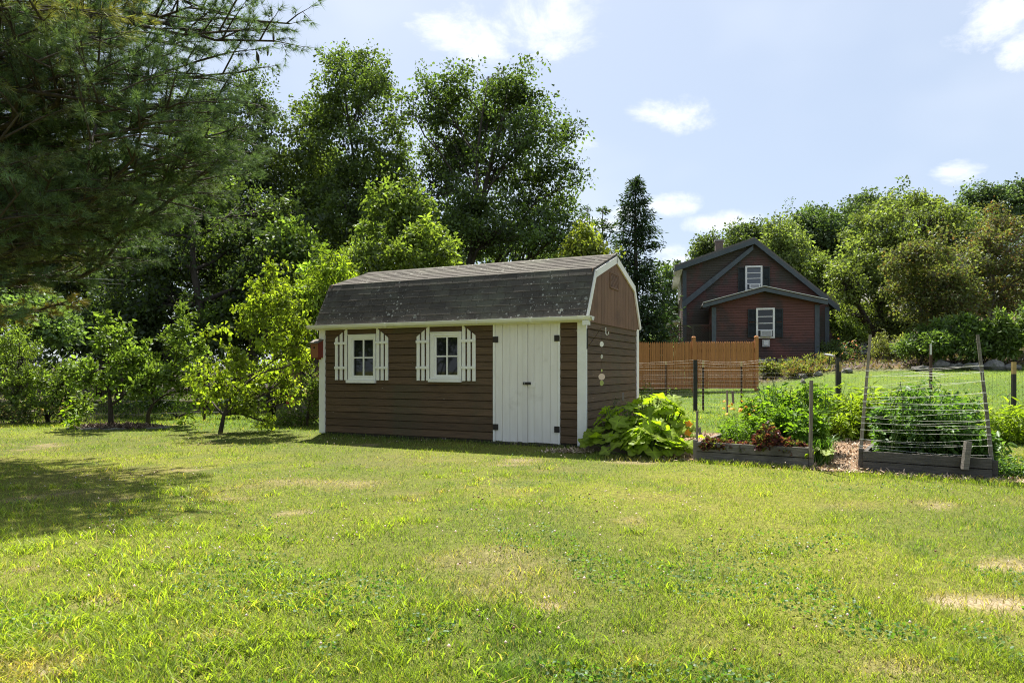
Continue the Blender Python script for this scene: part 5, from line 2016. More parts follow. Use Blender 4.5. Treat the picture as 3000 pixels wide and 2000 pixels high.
TOM = (0.115, 0.205, 0.034)
for i, (x, y, h, rx, lab) in enumerate(((0.35, 0.75, 0.46, 0.24, 'bushy marigold plant behind the low lettuces'), (0.30, 1.25, 0.50, 0.26, 'marigold plant at the back near the squash'))):
    b = bw(A1, bd1, x, y)
    t = plant('marigold_plant', lab, 'marigold', b, rx, rx, h, 900, 0.06, 0.32, 'lance', (0.11, 0.19, 0.035), 70 + i, 'leaf_bright', 12, group='orange marigolds in the lettuce bed')
    rng = np.random.default_rng(i + 3)
    for k in range(9):
        a = rng.uniform(0, 2 * math.pi)
        q = rng.random() ** 0.5 * rx * 1.05
        V, T = [(0, 0, 0.008)], []
        for j in range(18):
            bb = j / 18 * 2 * math.pi
            rr = 0.026 if j % 2 else 0.019
            V.append((rr * math.cos(bb), rr * math.sin(bb), 0.0))
        for j in range(18):
            T.append((0, 1 + j, 1 + (j + 1) % 18))
        me = fast_mesh('flower', np.array(V), np.array(T), 'petal', np.concatenate([[[0.55, 0.22, 0.01]], np.tile([[0.85, 0.36 + 0.15 * rng.random(), 0.012]], (18, 1))]))
        link('flower', me, t, (math.cos(a) * q, math.sin(a) * q, h * rng.uniform(0.9, 1.2)), (rng.uniform(0.2, 1.0), rng.normal(0, 0.3), rng.normal(0, 1)))

plant('tomato_plant', 'dense green tomato plant behind the tall lettuce', 'tomato', bw(A1, bd1, 0.85, 0.75), 0.34, 0.34, 0.66, 1500, 0.075, 0.55, 'maple', TOM, 81, 'leaf_bright', 14, group='tomato plants in the lettuce bed')
plant('tomato_plant', 'tall tomato plant in the middle of the lettuce bed', 'tomato', bw(A1, bd1, 0.70, 1.45), 0.40, 0.40, 0.92, 1900, 0.08, 0.55, 'maple', TOM, 82, 'leaf_bright', 16, group='tomato plants in the lettuce bed')
plant('tomato_plant', 'tomato plant at the right end beside the tall stake', 'tomato', bw(A1, bd1, 1.25, 0.65), 0.32, 0.34, 0.60, 1400, 0.08, 0.55, 'maple', TOM, 83, 'leaf_bright', 14, group='tomato plants in the lettuce bed')
plant('tomato_plant', 'rearmost tomato plant of the lettuce bed', 'tomato', bw(A1, bd1, 1.15, 1.7), 0.40, 0.42, 0.95, 1900, 0.08, 0.55, 'maple', (0.10, 0.18, 0.032), 84, 'leaf_bright', 16, group='tomato plants in the lettuce bed')


def strap_plant(x, y, n, h, lab, seed, spread=0.3, wid=0.016, col=(0.075, 0.15, 0.05), name='leek_clump', cat='leek'):
    rng = np.random.default_rng(seed)
    t = thing(name, lab, cat, (x, y, h1(x, y)))
    a = rng.uniform(0, 2 * math.pi, n)
    hh = h * rng.uniform(0.55, 1.1, n)
    out = spread * hh * rng.uniform(0.2, 1.2, n)
    b = np.stack([rng.normal(0, 0.06, n), rng.normal(0, 0.06, n), np.zeros(n)], 1)
    o = np.stack([np.cos(a), np.sin(a), np.zeros(n)], 1)
    s = np.stack([-np.sin(a), np.cos(a), np.zeros(n)], 1) * wid / 2
    Vs = []
    for f, w, zf in ((0, 0.8, 0), (0.25, 1, 0.55), (0.6, 0.8, 0.88), (1.0, 0.08, 0.95)):
        c = b + o * (out * f)[:, None]
        c[:, 2] = hh * zf
        Vs += [c - s * w, c + s * w]
    V = np.stack(Vs, 1)
    tr = np.array([(0, 1, 3), (0, 3, 2), (2, 3, 5), (2, 5, 4), (4, 5, 7), (4, 7, 6)])
    T = (np.arange(n)[:, None, None] * 8 + tr[None]).reshape(-1, 3)
    c = np.array([col]) * rng.uniform(0.7, 1.3, (n, 1))
    link('blades', fast_mesh('blades', V.reshape(-1, 3), T, 'leaf', np.repeat(c, 8, 0)), t)


x, y, _ = bw(A1, bd1, 0.62, 2.0)
strap_plant(x, y, 60, 1.0, 'upright blue green leek leaves behind the tomatoes', 5, 0.22, 0.028, (0.07, 0.13, 0.06))
strap_plant(3.86, 8.62, 320, 0.36, 'lush tuft of grass beside the chip path', 6, 0.7, 0.010, (0.10, 0.19, 0.03), 'grass_tuft', 'grass tuft')
strap_plant(4.12, 9.10, 260, 0.33, 'second grass tuft further along the chip path', 7, 0.7, 0.010, (0.09, 0.18, 0.03), 'grass_tuft', 'grass tuft')

# broad leaves at the bed's end
t = thing('squash_plant', 'single low squash plant at the right end of the lettuce bed', 'squash', (3.76, 8.38, 0), 0, 'squash plants by the shed')
rngq = np.random.default_rng(17)
g = G()
for i in range(6):
    p = (rngq.uniform(-0.12, 0.16), rngq.uniform(-0.1, 0.3), rngq.uniform(0.12, 0.26))
    link('leaf', squash_leaf_mesh(30 + i % 3), t, p, (rngq.normal(0, 0.4), rngq.normal(0.5, 0.3), rngq.uniform(0, 6)), 0.11)
    g.tube([(0, 0.05, 0), p], [0.008, 0.006], 5, False)
g.build('stems', 'stem', t)

# milkweed / phlox bushes beyond the path
PHL = (0.165, 0.235, 0.034)
for (u, Y, rx, h, lab, sd, n) in ((2470, 11.8, 0.62, 0.98, 'tall bush of pointed yellow green leaves at the end of the chip path', 1, 2600),
                                  (2385, 12.6, 0.55, 0.95, 'leafy bush behind the lettuce bed stake', 2, 1900),
                                  (2560, 12.2, 0.6, 0.9, 'leafy bush behind the left trellis pole', 3, 2000),
                                  (2665, 12.6, 0.65, 0.82, 'leafy bush seen through the trellis strings', 4, 1900),
                                  (2790, 12.4, 0.6, 0.72, 'leafy bush behind the right end of the trellis', 5, 1700),
                                  (2960, 11.2, 0.7, 0.62, 'low spreading bush by the dark fence post', 6, 2000),
                                  (3080, 11.5, 0.7, 0.75, 'leafy bush past the dark fence post', 7, 1700),
                                  (2300, 13.2, 0.6, 0.92, 'leafy bush rising behind the leeks', 8, 1700)):
    x = (u - 1500) / F * Y
    plant('lanceleaf_bush', lab, 'bush', (x, Y, 0), rx, rx * 0.8, h, n, 0.135, 0.26, 'lance', PHL, 100 + sd, 'leaf_bright', 22, group='pointed leaved bushes along the fence', up=0.35, taper=0.45)

# the trellis bed: dense peas, beans and tomatoes
for i, (x, y, h, r, lab) in enumerate(((0.22, 0.45, 0.72, 0.25, 'pea plants at the left end of the trellis bed'), (0.52, 0.55, 0.85, 0.30, 'tall pea plant in the middle of the trellis bed'), (0.86, 0.5, 0.78, 0.30, 'bean plant at the right of the trellis bed'),
                                      (0.38, 1.2, 0.9, 0.34, 'dense bean plant in the second row of the trellis bed'), (0.9, 1.2, 0.86, 0.36, 'dark leaved plant in the second row by the right pole'), (1.12, 0.35, 0.45, 0.18, 'low plant at the right front corner of the trellis bed'),
                                      (0.6, 2.0, 0.95, 0.4, 'rearmost bean plant of the trellis bed'))):
    plant('bean_plant', lab, 'bean plant', bw(A2, bd2, x, y), r, r, h, 1700, 0.062, 0.6, 'oval', (0.075, 0.155, 0.030), 120 + i, 'leaf', 16, group='plants in the trellis bed', hang=0.35)
plant('pea_shoot', 'single pea shoot climbing high up the strings', 'pea', bw(A2, bd2, 0.36, 0.25), 0.05, 0.05, 1.22, 150, 0.055, 0.6, 'oval', (0.09, 0.16, 0.035), 140, 'leaf_bright', 3)
plant('milkweed', 'young milkweed on the right beside the trellis pole', 'milkweed', ((2928 - 1500) / F * 9.5, 9.5, 0), 0.16, 0.16, 0.62, 46, 0.13, 0.4, 'oval', (0.10, 0.17, 0.05), 141, 'leaf', 2)
plant('weed_clump', 'low weeds beside the right end of the trellis bed', 'weeds', (5.65, 7.75, 0), 0.35, 0.3, 0.26, 1000, 0.05, 0.5, 'oval', (0.085, 0.16, 0.04), 142, 'leaf', 20)
# herbs against the shed
plant('herb_plant', 'dark feathery plant against the brown shed side', 'herb', (1.75, 11.1, 0), 0.28, 0.2, 0.72, 900, 0.04, 0.3, 'lance', (0.045, 0.085, 0.03), 143, 'leaf', 16, hang=0.0)
plant('herb_plant', 'tall seeding plant by the far shed corner', 'herb', (2.28, 11.6, 0), 0.28, 0.2, 0.92, 700, 0.05, 0.4, 'oval', (0.12, 0.17, 0.05), 144, 'leaf_bright', 8, hang=0.1, spikes=0.2)
plant('herb_plant', 'pale flowering weed behind the squash', 'herb', (2.62, 11.7, 0), 0.30, 0.2, 0.80, 800, 0.05, 0.4, 'oval', (0.12, 0.18, 0.06), 145, 'leaf_bright', 9, hang=0.1, spikes=0.2)
# dead curved twig by the fence post
G().tube([Vector(P(2968, 1260, 12.0)), Vector(P(2962, 1200, 12.0)), Vector(P(2952, 1165, 12.0)), Vector(P(2954, 1158, 12.0)), Vector(P(2962, 1150, 12.0))], [0.010, 0.009, 0.008, 0.007, 0.006], 5).build('bare_twig', 'stake')
tag(bpy.data.objects['bare_twig'], 'bare crooked twig standing beside the dark fence post', 'twig')

# ------------------------------------------------------------------ young trees and shrubs at the left
YG = (0.15, 0.225, 0.026)


def ground_at(u, Y):
    x = (u - 1500) / F * Y
    return (x, Y, h1(x, Y))


make_tree('fruit_tree', 'young apple tree with a straight trunk in a ring of mulch', 'apple tree', ground_at(324, 14.2),
          pb(14.2, [(320, 1020, 60, 50), (270, 1085, 60, 45), (375, 1065, 60, 55), (330, 1130, 90, 40), (230, 1120, 40, 30), (410, 1140, 40, 40), (310, 965, 16, 36), (365, 985, 20, 36)], 0.9, 3),
          seed=3, leaves=3300, leaf_len=0.100, leaf_wid=0.5, shape='oval', sprout=0.55, col=(0.125, 0.190, 0.042), mat='leaf', bark='bark', trunk_r=0.062, trunk_top=1.9, clump_r=0.16, per_clump=16, up_bias=0.3, hang=0.0, rise=0.5, shell=0.6)
make_tree('fruit_tree', 'second young apple tree with upright shoots, right of the mulch ring', 'apple tree', ground_at(433, 14.9),
          pb(14.9, [(480, 1030, 40, 40), (520, 985, 30, 45), (545, 1060, 50, 50), (490, 1110, 70, 45), (440, 1080, 34, 40), (550, 1140, 40, 40), (530, 930, 14, 36), (590, 1030, 24, 30)], 0.9, 4),
          seed=4, leaves=3100, leaf_len=0.100, leaf_wid=0.5, shape='oval', sprout=0.55, col=(0.125, 0.185, 0.042), mat='leaf', bark='bark', trunk_r=0.05, trunk_top=1.9, clump_r=0.16, per_clump=16, up_bias=0.3, hang=0.0, rise=0.5, shell=0.6)
make_tree('heartleaf_tree', 'bright yellow green young tree leaning to the right in front of the shed', 'young tree', ground_at(641, 13.0),
          pb(13.0, [(800, 800, 34, 60), (770, 850, 50, 50), (740, 920, 60, 50), (830, 900, 60, 70), (690, 960, 50, 45), (790, 990, 90, 60), (860, 1010, 55, 60), (680, 1060, 80, 50), (600, 1040, 45, 45), (760, 1100, 110, 60),
                     (840, 1110, 60, 60), (640, 1130, 80, 50), (720, 1190, 70, 45), (810, 1190, 70, 50), (600, 1180, 30, 50), (790, 1240, 30, 28), (870, 960, 35, 40), (880, 1060, 40, 40), (580, 1100, 35, 40)], 1.2, 5),
          seed=5, leaves=7800, leaf_len=0.068, leaf_wid=0.85, shape='heart', col=(0.165, 0.220, 0.042), mat='leaf_bright', bark='bark', trunk_r=0.042, trunk_top=2.7, clump_r=0.17, per_clump=16, up_bias=0.15, hang=0.7, rise=0.45,
          shell=0.75, var=0.35, yellow=0.3, sprout=0.3, tpow=0.9)
make_tree('peach_tree', 'peach tree with long drooping leaves behind the left end of the shed', 'peach tree', ground_at(905, 16.6),
          pb(16.6, [(960, 790, 60, 36), (890, 850, 70, 60), (1000, 800, 40, 30), (930, 910, 90, 70), (850, 920, 60, 60), (880, 990, 70, 60), (980, 860, 60, 60), (830, 860, 40, 60)], 1.4, 6),
          seed=6, leaves=7000, leaf_len=0.15, leaf_wid=0.26, shape='lance', col=(0.155, 0.215, 0.040), mat='leaf_bright', bark='bark', trunk_r=0.08, trunk_top=3.2, clump_r=0.24, per_clump=20, up_bias=0.1, hang=0.8, rise=0.5, droop=0.4, stems=3)

LS = 'shrubs of the left border'
make_tree('border_shrub', 'tall willowy shrub at the left edge with upright shoots', 'shrub', ground_at(50, 15.6),
          pb(15.6, [(30, 1010, 40, 45), (80, 1030, 40, 50), (0, 1060, 60, 60), (90, 1090, 50, 50), (40, 1110, 80, 60), (105, 1010, 14, 38), (60, 985, 14, 34), (-40, 1040, 60, 80)], 1.0, 7),
          seed=7, leaves=4600, leaf_len=0.085, leaf_wid=0.38, shape='lance', sprout=0.6, col=(0.135, 0.195, 0.045), mat='leaf', trunk_r=0.03, trunk_top=1.6, clump_r=0.15, per_clump=16, stems=7, group=LS, hang=-0.1, rise=1.2)
make_tree('border_shrub', 'mixed weedy shrub between the left shrub and the apple tree', 'shrub', ground_at(140, 15.4),
          pb(15.4, [(140, 1110, 50, 40), (190, 1120, 50, 40), (110, 1170, 60, 45), (180, 1180, 60, 45), (230, 1190, 60, 40), (60, 1190, 60, 40), (210, 1080, 30, 30)], 0.8, 8),
          seed=8, leaves=4200, leaf_len=0.085, leaf_wid=0.5, shape='oval', sprout=0.4, col=(0.125, 0.185, 0.042), mat='leaf', trunk_r=0.025, trunk_top=1.1, clump_r=0.16, per_clump=18, stems=7, group=LS, hang=0.0, rise=1.2)
make_tree('border_shrub', 'low scrub of dry stems and white specks at the far left lawn edge', 'shrub', ground_at(40, 14.9),
          pb(14.9, [(20, 1210, 70, 30), (90, 1220, 60, 26), (150, 1225, 50, 24), (-60, 1205, 60, 36)], 0.5, 9),
          seed=9, leaves=3000, leaf_len=0.06, leaf_wid=0.5, shape='oval', col=(0.085, 0.12, 0.04), alt=(0.30, 0.22, 0.13), altp=0.22, mat='leaf', trunk_r=0.015, trunk_top=0.4, clump_r=0.14, per_clump=20, stems=6, group=LS)
make_tree('border_shrub', 'low bushy growth beside the left corner of the shed', 'shrub', ground_at(900, 14.6),
          pb(14.6, [(900, 1210, 50, 40), (930, 1170, 24, 50), (860, 1225, 50, 30), (925, 1110, 22, 50), (880, 1150, 30, 40)], 0.6, 10),
          seed=10, leaves=3200, leaf_len=0.07, leaf_wid=0.45, shape='oval', col=(0.115, 0.17, 0.04), alt=(0.36, 0.30, 0.22), altp=0.15, mat='leaf', trunk_r=0.015, trunk_top=0.9, clump_r=0.15, per_clump=18, stems=6, group=LS)
make_tree('border_shrub', 'row of green scrub behind the second apple tree', 'shrub', ground_at(520, 17.0),
          pb(17.0, [(470, 1180, 70, 26), (700, 1180, 70, 26), (380, 1185, 60, 26), (790, 1180, 50, 30)], 1.0, 11),
          seed=11, leaves=3000, leaf_len=0.09, leaf_wid=0.5, shape='oval', col=(0.065, 0.105, 0.03), mat='leaf', trunk_r=0.02, trunk_top=0.8, clump_r=0.2, per_clump=20, stems=8, group=LS)
plant('milkweed', 'young milkweed with broad leaves left of the mulch ring', 'milkweed', ground_at(209, 13.9), 0.12, 0.10, 0.88, 34, 0.15, 0.5, 'oval', (0.15, 0.235, 0.03), 150, 'leaf_bright', 2, hang=0.1)
plant('milkweed', 'second short milkweed right beside the mulch ring edge', 'milkweed', ground_at(228, 13.85), 0.12, 0.08, 0.60, 24, 0.14, 0.5, 'oval', (0.15, 0.235, 0.03), 151, 'leaf_bright', 2, hang=0.1)
plant('milkweed', 'lone milkweed between the apple trees and the leaning tree', 'milkweed', ground_at(545, 13.7), 0.12, 0.10, 0.82, 40, 0.15, 0.36, 'oval', (0.13, 0.20, 0.035), 152, 'leaf_bright', 1, hang=0.1)


def make_ring():
    rng = np.random.default_rng(8)
    t = thing('mulch_ring', 'ring of bark mulch and flat stones round the apple tree', 'mulch ring', (RING_C[0], RING_C[1], 0))
    n = 2600
    a, q = rng.uniform(0, 2 * math.pi, n), rng.random(n) ** 0.5
    x, y = np.cos(a) * q * RING_R[0], np.sin(a) * q * RING_R[1]
    p = np.stack([x, y, 0.055 * (1 - q ** 3) + rng.uniform(0, 0.02, n)], 1)
    c = np.array([[0.20, 0.145, 0.11]]) * rng.uniform(0.35, 1.5, (n, 1))
    V, T, CC = leaf_cloud(rng, p, unit(np.array([0, 0, 1.4]) + rng.standard_normal((n, 3)) * 0.5), rng.standard_normal((n, 3)), rng.uniform(0.03, 0.09, n), rng.uniform(0.012, 0.03, n), c, 'lance', 0.1, 0)
    link('bark_mulch', fast_mesh('bark_mulch', V, T, 'chip', CC), t)['kind'] = 'stuff'
    V = [(0, 0, 0.05)] + [(math.cos(k / 24 * 6.283) * RING_R[0], math.sin(k / 24 * 6.283) * RING_R[1], -0.01) for k in range(24)]
    T = [(0, 1 + k, 1 + (k + 1) % 24) for k in range(24)]
    link('mulch_bed', fast_mesh('mulch_bed', np.array(V), np.array(T), 'ground', np.tile([[0.09, 0.065, 0.05]], (25, 1))), t)
    for k in range(16):
        aa = rng.uniform(math.pi * 0.95, math.pi * 2.05)
        s = rng.uniform(0.05, 0.13)
        o = link('stone', rock_mesh(200 + k % 4, 0.45), t, (math.cos(aa) * RING_R[0] * 0.97, math.sin(aa) * RING_R[1] * 0.97, 0.0), (0, 0, rng.uniform(0, 6)), (s * 1.5, s, s * 0.7))


def rock_mesh(seed, flat=0.7):
    key = ('rock', seed, flat)
    if key in CACHE:
        return CACHE[key]
    rng = np.random.default_rng(seed)
    import bmesh
    bm = bmesh.new()
    bmesh.ops.create_icosphere(bm, subdivisions=2, radius=1.0)
    ph = rng.uniform(0, 6, (5, 4))
    for v in bm.verts:
        d = v.co.normalized()
        f = 1
        for k in range(5):
            f += 0.11 * math.sin(ph[k, 0] + d.x * (1.5 + k) + ph[k, 1] * d.y + ph[k, 2] * d.z * 0.7)
        v.co = d * f
        v.co.z *= flat
    me = bpy.data.meshes.new('rock')
    bm.to_mesh(me)
    bm.free()
    me.materials.append(M['stone'])
    CACHE[key] = me
    return me


CACHE = {}
make_ring()


def make_left_clutter():
    # a low dark wooden hut behind the leaning tree
    t = thing('wooden_hut', 'small brown wooden hut with a grey roof edge behind the leaning tree', 'hut', ((885 - 1500) / F * 19.5, 19.5, 0))
    w = 0.62
    g = G()
    for k in range(9):
        g.prism([(0, 0, 0.1 + k * 0.17), (0, -0.02, 0.1 + k * 0.17), (0, -0.006, 0.265 + k * 0.17), (0, 0, 0.265 + k * 0.17)], (-w, 0, 0), (w, 0, 0))
    b = G().box(-w, w, 0.001, 1.1, 0.0, 1.66).build('wall', 'birdhouse_side', t)
    g.build('siding', 'gable', t)
    G().prism([(0, -0.25, 1.62), (0, 1.3, 1.86), (0, 1.3, 1.92), (0, -0.25, 1.68)], (-w - 0.15, 0, 0), (w + 0.15, 0, 0)).build('roof', 'grey_wood', t)
    G().box(-0.02, 0.30, -0.03, -0.0205, 1.0, 1.35).build('opening', 'dark', t)
    # a dark bin with a red can
    x, y, _ = ground_at(842, 15.9)
    g = G().tube([(0, 0, 0), (0, 0, 0.62), (0, 0, 0.70)], [0.20, 0.25, 0.25], 16)
    o = g.build('compost_bin', 'dark', None, True)
    o.location = (x - 0.25, y, 0)
    tag(o, 'dark round bin in the shade behind the leaning tree', 'bin')
    t = thing('fuel_can', 'small red can beside the dark bin', 'can', (x + 0.10, y - 0.1, 0.42))
    G().box(-0.08, 0.08, -0.06, 0.06, 0, 0.16).build('body', 'red', t)
    G().tube([(-0.04, 0, 0.16), (-0.03, 0, 0.20), (0.04, 0, 0.20), (0.05, 0, 0.16)], 0.012, 6).build('handle', 'red', t)
    G().tube([(0.05, 0, 0.155), (0.09, 0, 0.21)], 0.013, 6).build('spout', 'red', t)
    o = G().box(-0.3, 0.3, -0.2, 0.2, -0.1, 0.415).build('crate', 'grey_wood')
    o.location = (x + 0.12, y - 0.05, 0)
    tag(o, 'weathered crate carrying the red can', 'crate')


make_left_clutter()

# ------------------------------------------------------------------ the wood behind the shed
WG = 'trees of the wood behind the shed'
DK = (0.060, 0.092, 0.034)
MD = (0.082, 0.122, 0.036)
make_tree('oak_tree', 'dark oak with a straight black trunk left of the leaning tree', 'oak', ground_at(598, 21.6),
          pb(23.5, [(480, 760, 130, 90), (600, 640, 150, 110, 26.5), (720, 720, 120, 100), (480, 890, 100, 60), (730, 860, 90, 80), (430, 660, 110, 90), (620, 520, 130, 90), (790, 800, 90, 110), (350, 790, 90, 70), (610, 790, 120, 90, 26.5), (810, 640, 70, 90), (380, 880, 90, 50), (560, 430, 110, 60)], 4.0, 20),
          seed=20, leaves=34000, leaf_len=0.15, leaf_wid=0.65, shape='diamond', col=DK, alt=(0.13, 0.19, 0.03), altp=0.10, mat='leaf', trunk_r=0.21, trunk_top=8.8, clump_r=0.55, per_clump=50, group=WG, shell=0.4, rise=0.35)
make_tree('oak_tree', 'tall dark oak showing its top beside the pine branches', 'oak', ground_at(735, 30),
          pb(30, [(740, 270, 55, 70), (700, 360, 80, 90), (770, 380, 60, 90), (640, 430, 110, 110), (720, 500, 120, 100), (800, 520, 60, 100), (660, 600, 140, 110), (600, 330, 90, 90)], 3.0, 21),
          seed=21, leaves=22000, leaf_len=0.155, leaf_wid=0.55, shape='diamond', col=(0.058, 0.088, 0.036), mat='leaf', trunk_r=0.26, trunk_top=12.5, clump_r=0.6, per_clump=45, group=WG, shell=0.5)
make_tree('maple_tree', 'rounded lighter green maple in the gap right of the tall oak', 'maple', ground_at(880, 31),
          pb(31, [(880, 370, 50, 50), (900, 460, 70, 80), (850, 560, 80, 90), (940, 600, 80, 90), (880, 680, 110, 90), (960, 500, 50, 80)], 2.5, 22),
          seed=22, leaves=18000, leaf_len=0.15, shape='diamond', col=(0.100, 0.140, 0.038), mat='leaf', trunk_r=0.22, trunk_top=10.5, clump_r=0.6, per_clump=45, group=WG, shell=0.5)
make_tree('maple_tree', 'tallest maple with a narrow leafy top left of centre', 'maple', ground_at(1062, 28),
          pb(29, [(990, 170, 48, 40), (1040, 215, 70, 60), (985, 260, 80, 60), (1110, 260, 60, 70), (960, 340, 70, 60), (1060, 330, 110, 80), (1150, 340, 50, 80), (1010, 430, 110, 80), (1130, 440, 80, 90), (1080, 540, 120, 90), (1170, 540, 60, 80), (980, 540, 80, 80), (1060, 640, 130, 80), (1010, 720, 140, 70)], 3.0, 23),
          seed=23, leaves=36000, leaf_len=0.135, shape='diamond', col=MD, alt=(0.13, 0.19, 0.03), altp=0.07, mat='leaf', trunk_r=0.24, trunk_top=13.5, clump_r=0.52, per_clump=45, group=WG, shell=0.5, stems=2)
make_tree('maple_tree', 'broad spreading maple above the shed roof with several trunks', 'maple', ground_at(1345, 26),
          pb(27, [(1425, 235, 90, 55), (1330, 280, 70, 70), (1510, 290, 80, 80), (1245, 260, 26, 50), (1590, 350, 60, 60), (1280, 340, 60, 70), (1420, 340, 120, 90), (1530, 420, 120, 80), (1640, 420, 60, 50), (1330, 430, 110, 90), (1450, 500, 150, 90), (1600, 510, 90, 70),
                  (1270, 540, 80, 100), (1390, 600, 130, 80), (1560, 610, 130, 80), (1660, 590, 50, 60), (1470, 690, 160, 60), (1620, 690, 90, 60), (1300, 680, 80, 70), (1210, 330, 20, 60), (1680, 385, 34, 24), (1690, 540, 30, 30)], 3.2, 24),
          seed=24, leaves=46000, leaf_len=0.130, shape='diamond', col=(0.068, 0.106, 0.036), alt=(0.12, 0.18, 0.03), altp=0.06, mat='leaf', trunk_r=0.26, trunk_top=11.0, clump_r=0.5, per_clump=45, group=WG, stems=4, shell=0.5, rise=1.0)
make_tree('oak_tree', 'young light green oak sapling in front of the broad maple', 'oak', ground_at(1172, 20.5),
          pb(20.5, [(1165, 545, 45, 45), (1130, 600, 60, 50), (1210, 600, 60, 60), (1170, 660, 100, 60), (1100, 690, 60, 50), (1250, 690, 60, 60), (1180, 740, 120, 50), (1080, 750, 60, 40), (1290, 740, 50, 40)], 2.0, 25),
          seed=25, leaves=11000, leaf_len=0.13, leaf_wid=0.6, shape='oval', col=(0.115, 0.165, 0.042), mat='leaf', trunk_r=0.09, trunk_top=6.0, clump_r=0.36, per_clump=30, group=WG, shell=0.6, hang=0.35)
make_tree('understory_bush', 'yellow green bushy growth rising behind the middle of the shed roof', 'bush', ground_at(1230, 18.8),
          pb(18.8, [(1240, 700, 60, 40), (1290, 740, 50, 30), (1180, 745, 70, 34), (1100, 760, 60, 36), (1310, 765, 40, 22), (1040, 780, 60, 36), (1250, 780, 80, 40), (1120, 810, 90, 50)], 1.4, 26),
          seed=26, leaves=7000, leaf_len=0.12, leaf_wid=0.5, shape='oval', col=(0.135, 0.185, 0.042), mat='leaf', trunk_r=0.05, trunk_top=3.0, clump_r=0.3, per_clump=26, stems=4)
make_tree('understory_bush', 'pale yellow leafed bush peeking over the right end of the shed', 'bush', ground_at(1715, 22),
          pb(22, [(1715, 700, 50, 30), (1680, 720, 36, 30), (1760, 730, 40, 26), (1720, 750, 70, 40), (1700, 800, 80, 60)], 1.2, 27),
          seed=27, leaves=5000, leaf_len=0.13, shape='maple', col=(0.165, 0.20, 0.045), mat='leaf', trunk_r=0.06, trunk_top=3.6, clump_r=0.3, per_clump=26, stems=3)
# thick shade under the trees at the left: bushes one can tell apart
UG = 'shaded bushes under the left trees'
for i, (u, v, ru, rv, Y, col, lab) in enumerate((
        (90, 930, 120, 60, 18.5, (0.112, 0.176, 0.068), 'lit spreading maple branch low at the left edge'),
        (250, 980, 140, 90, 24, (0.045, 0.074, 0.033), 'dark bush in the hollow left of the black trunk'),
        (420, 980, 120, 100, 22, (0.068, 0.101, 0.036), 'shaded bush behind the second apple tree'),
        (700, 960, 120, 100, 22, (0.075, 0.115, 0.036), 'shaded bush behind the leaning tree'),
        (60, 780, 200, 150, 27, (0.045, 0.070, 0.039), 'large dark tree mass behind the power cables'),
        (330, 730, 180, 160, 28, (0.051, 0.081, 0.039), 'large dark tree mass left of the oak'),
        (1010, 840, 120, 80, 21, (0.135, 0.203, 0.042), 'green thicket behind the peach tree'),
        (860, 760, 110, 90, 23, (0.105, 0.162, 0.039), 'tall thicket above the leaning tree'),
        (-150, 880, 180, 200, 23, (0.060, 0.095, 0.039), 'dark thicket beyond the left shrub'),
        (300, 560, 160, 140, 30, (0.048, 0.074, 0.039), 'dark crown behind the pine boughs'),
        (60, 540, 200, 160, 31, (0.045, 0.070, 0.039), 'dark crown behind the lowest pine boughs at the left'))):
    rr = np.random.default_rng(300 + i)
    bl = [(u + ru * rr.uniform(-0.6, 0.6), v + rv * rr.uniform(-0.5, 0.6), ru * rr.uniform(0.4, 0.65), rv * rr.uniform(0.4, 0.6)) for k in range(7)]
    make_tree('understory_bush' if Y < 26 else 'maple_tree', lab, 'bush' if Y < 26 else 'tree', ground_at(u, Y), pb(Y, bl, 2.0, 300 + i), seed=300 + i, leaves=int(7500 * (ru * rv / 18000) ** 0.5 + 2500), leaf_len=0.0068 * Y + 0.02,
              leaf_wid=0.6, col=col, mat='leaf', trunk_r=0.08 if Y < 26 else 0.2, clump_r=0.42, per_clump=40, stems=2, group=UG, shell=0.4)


def woodland():
    """The far wood that closes the view behind the nearer trees: one mass nobody could count."""
    rng = np.random.default_rng(44)
    n = 66000
    nc = 1650
    u = rng.uniform(-900, 1700, nc)
    Y = rng.uniform(36, 46, nc)
    topv = 560 + 90 * fbm(u / 160, u * 0, 3, 3) + np.clip((u - 1100) / 5, 0, 130) - np.clip((300 - u) / 4, 0, 160)
    v = topv + (1120 - topv) * rng.random(nc) ** 1.1
    X = (u - 1500) / F * Y
    Z = EYE + Y * (HOR - v) / F
    c = np.stack([X, Y, Z], 1)
    k = n // nc
    off = rng.standard_normal((nc, k, 3)) * np.array([0.7, 0.6, 0.5])
    p = (c[:, None] + off).reshape(-1, 3)
    p[:, 2] = np.maximum(p[:, 2], 0.1)
    m = len(p)
    cols = leaf_cols(rng, m, (0.052, 0.080, 0.034), 0.35) * np.repeat((1 + 0.3 * rng.standard_normal(nc)).clip(0.5, 1.8), k)[:, None]
    V, T, CC = leaf_cloud(rng, p, unit(np.array([0, 0, 0.7]) + rng.standard_normal((m, 3)) * 0.8), rng.standard_normal((m, 3)) - np.array([0, 0, 0.2]), rng.uniform(0.22, 0.42, m), rng.uniform(0.14, 0.28, m), cols)
    tag(link('woodland', fast_mesh('woodland', V, T, 'leaf', CC)), 'dense dark woodland closing the view behind the nearer trees', None, None, 'stuff')


woodland()


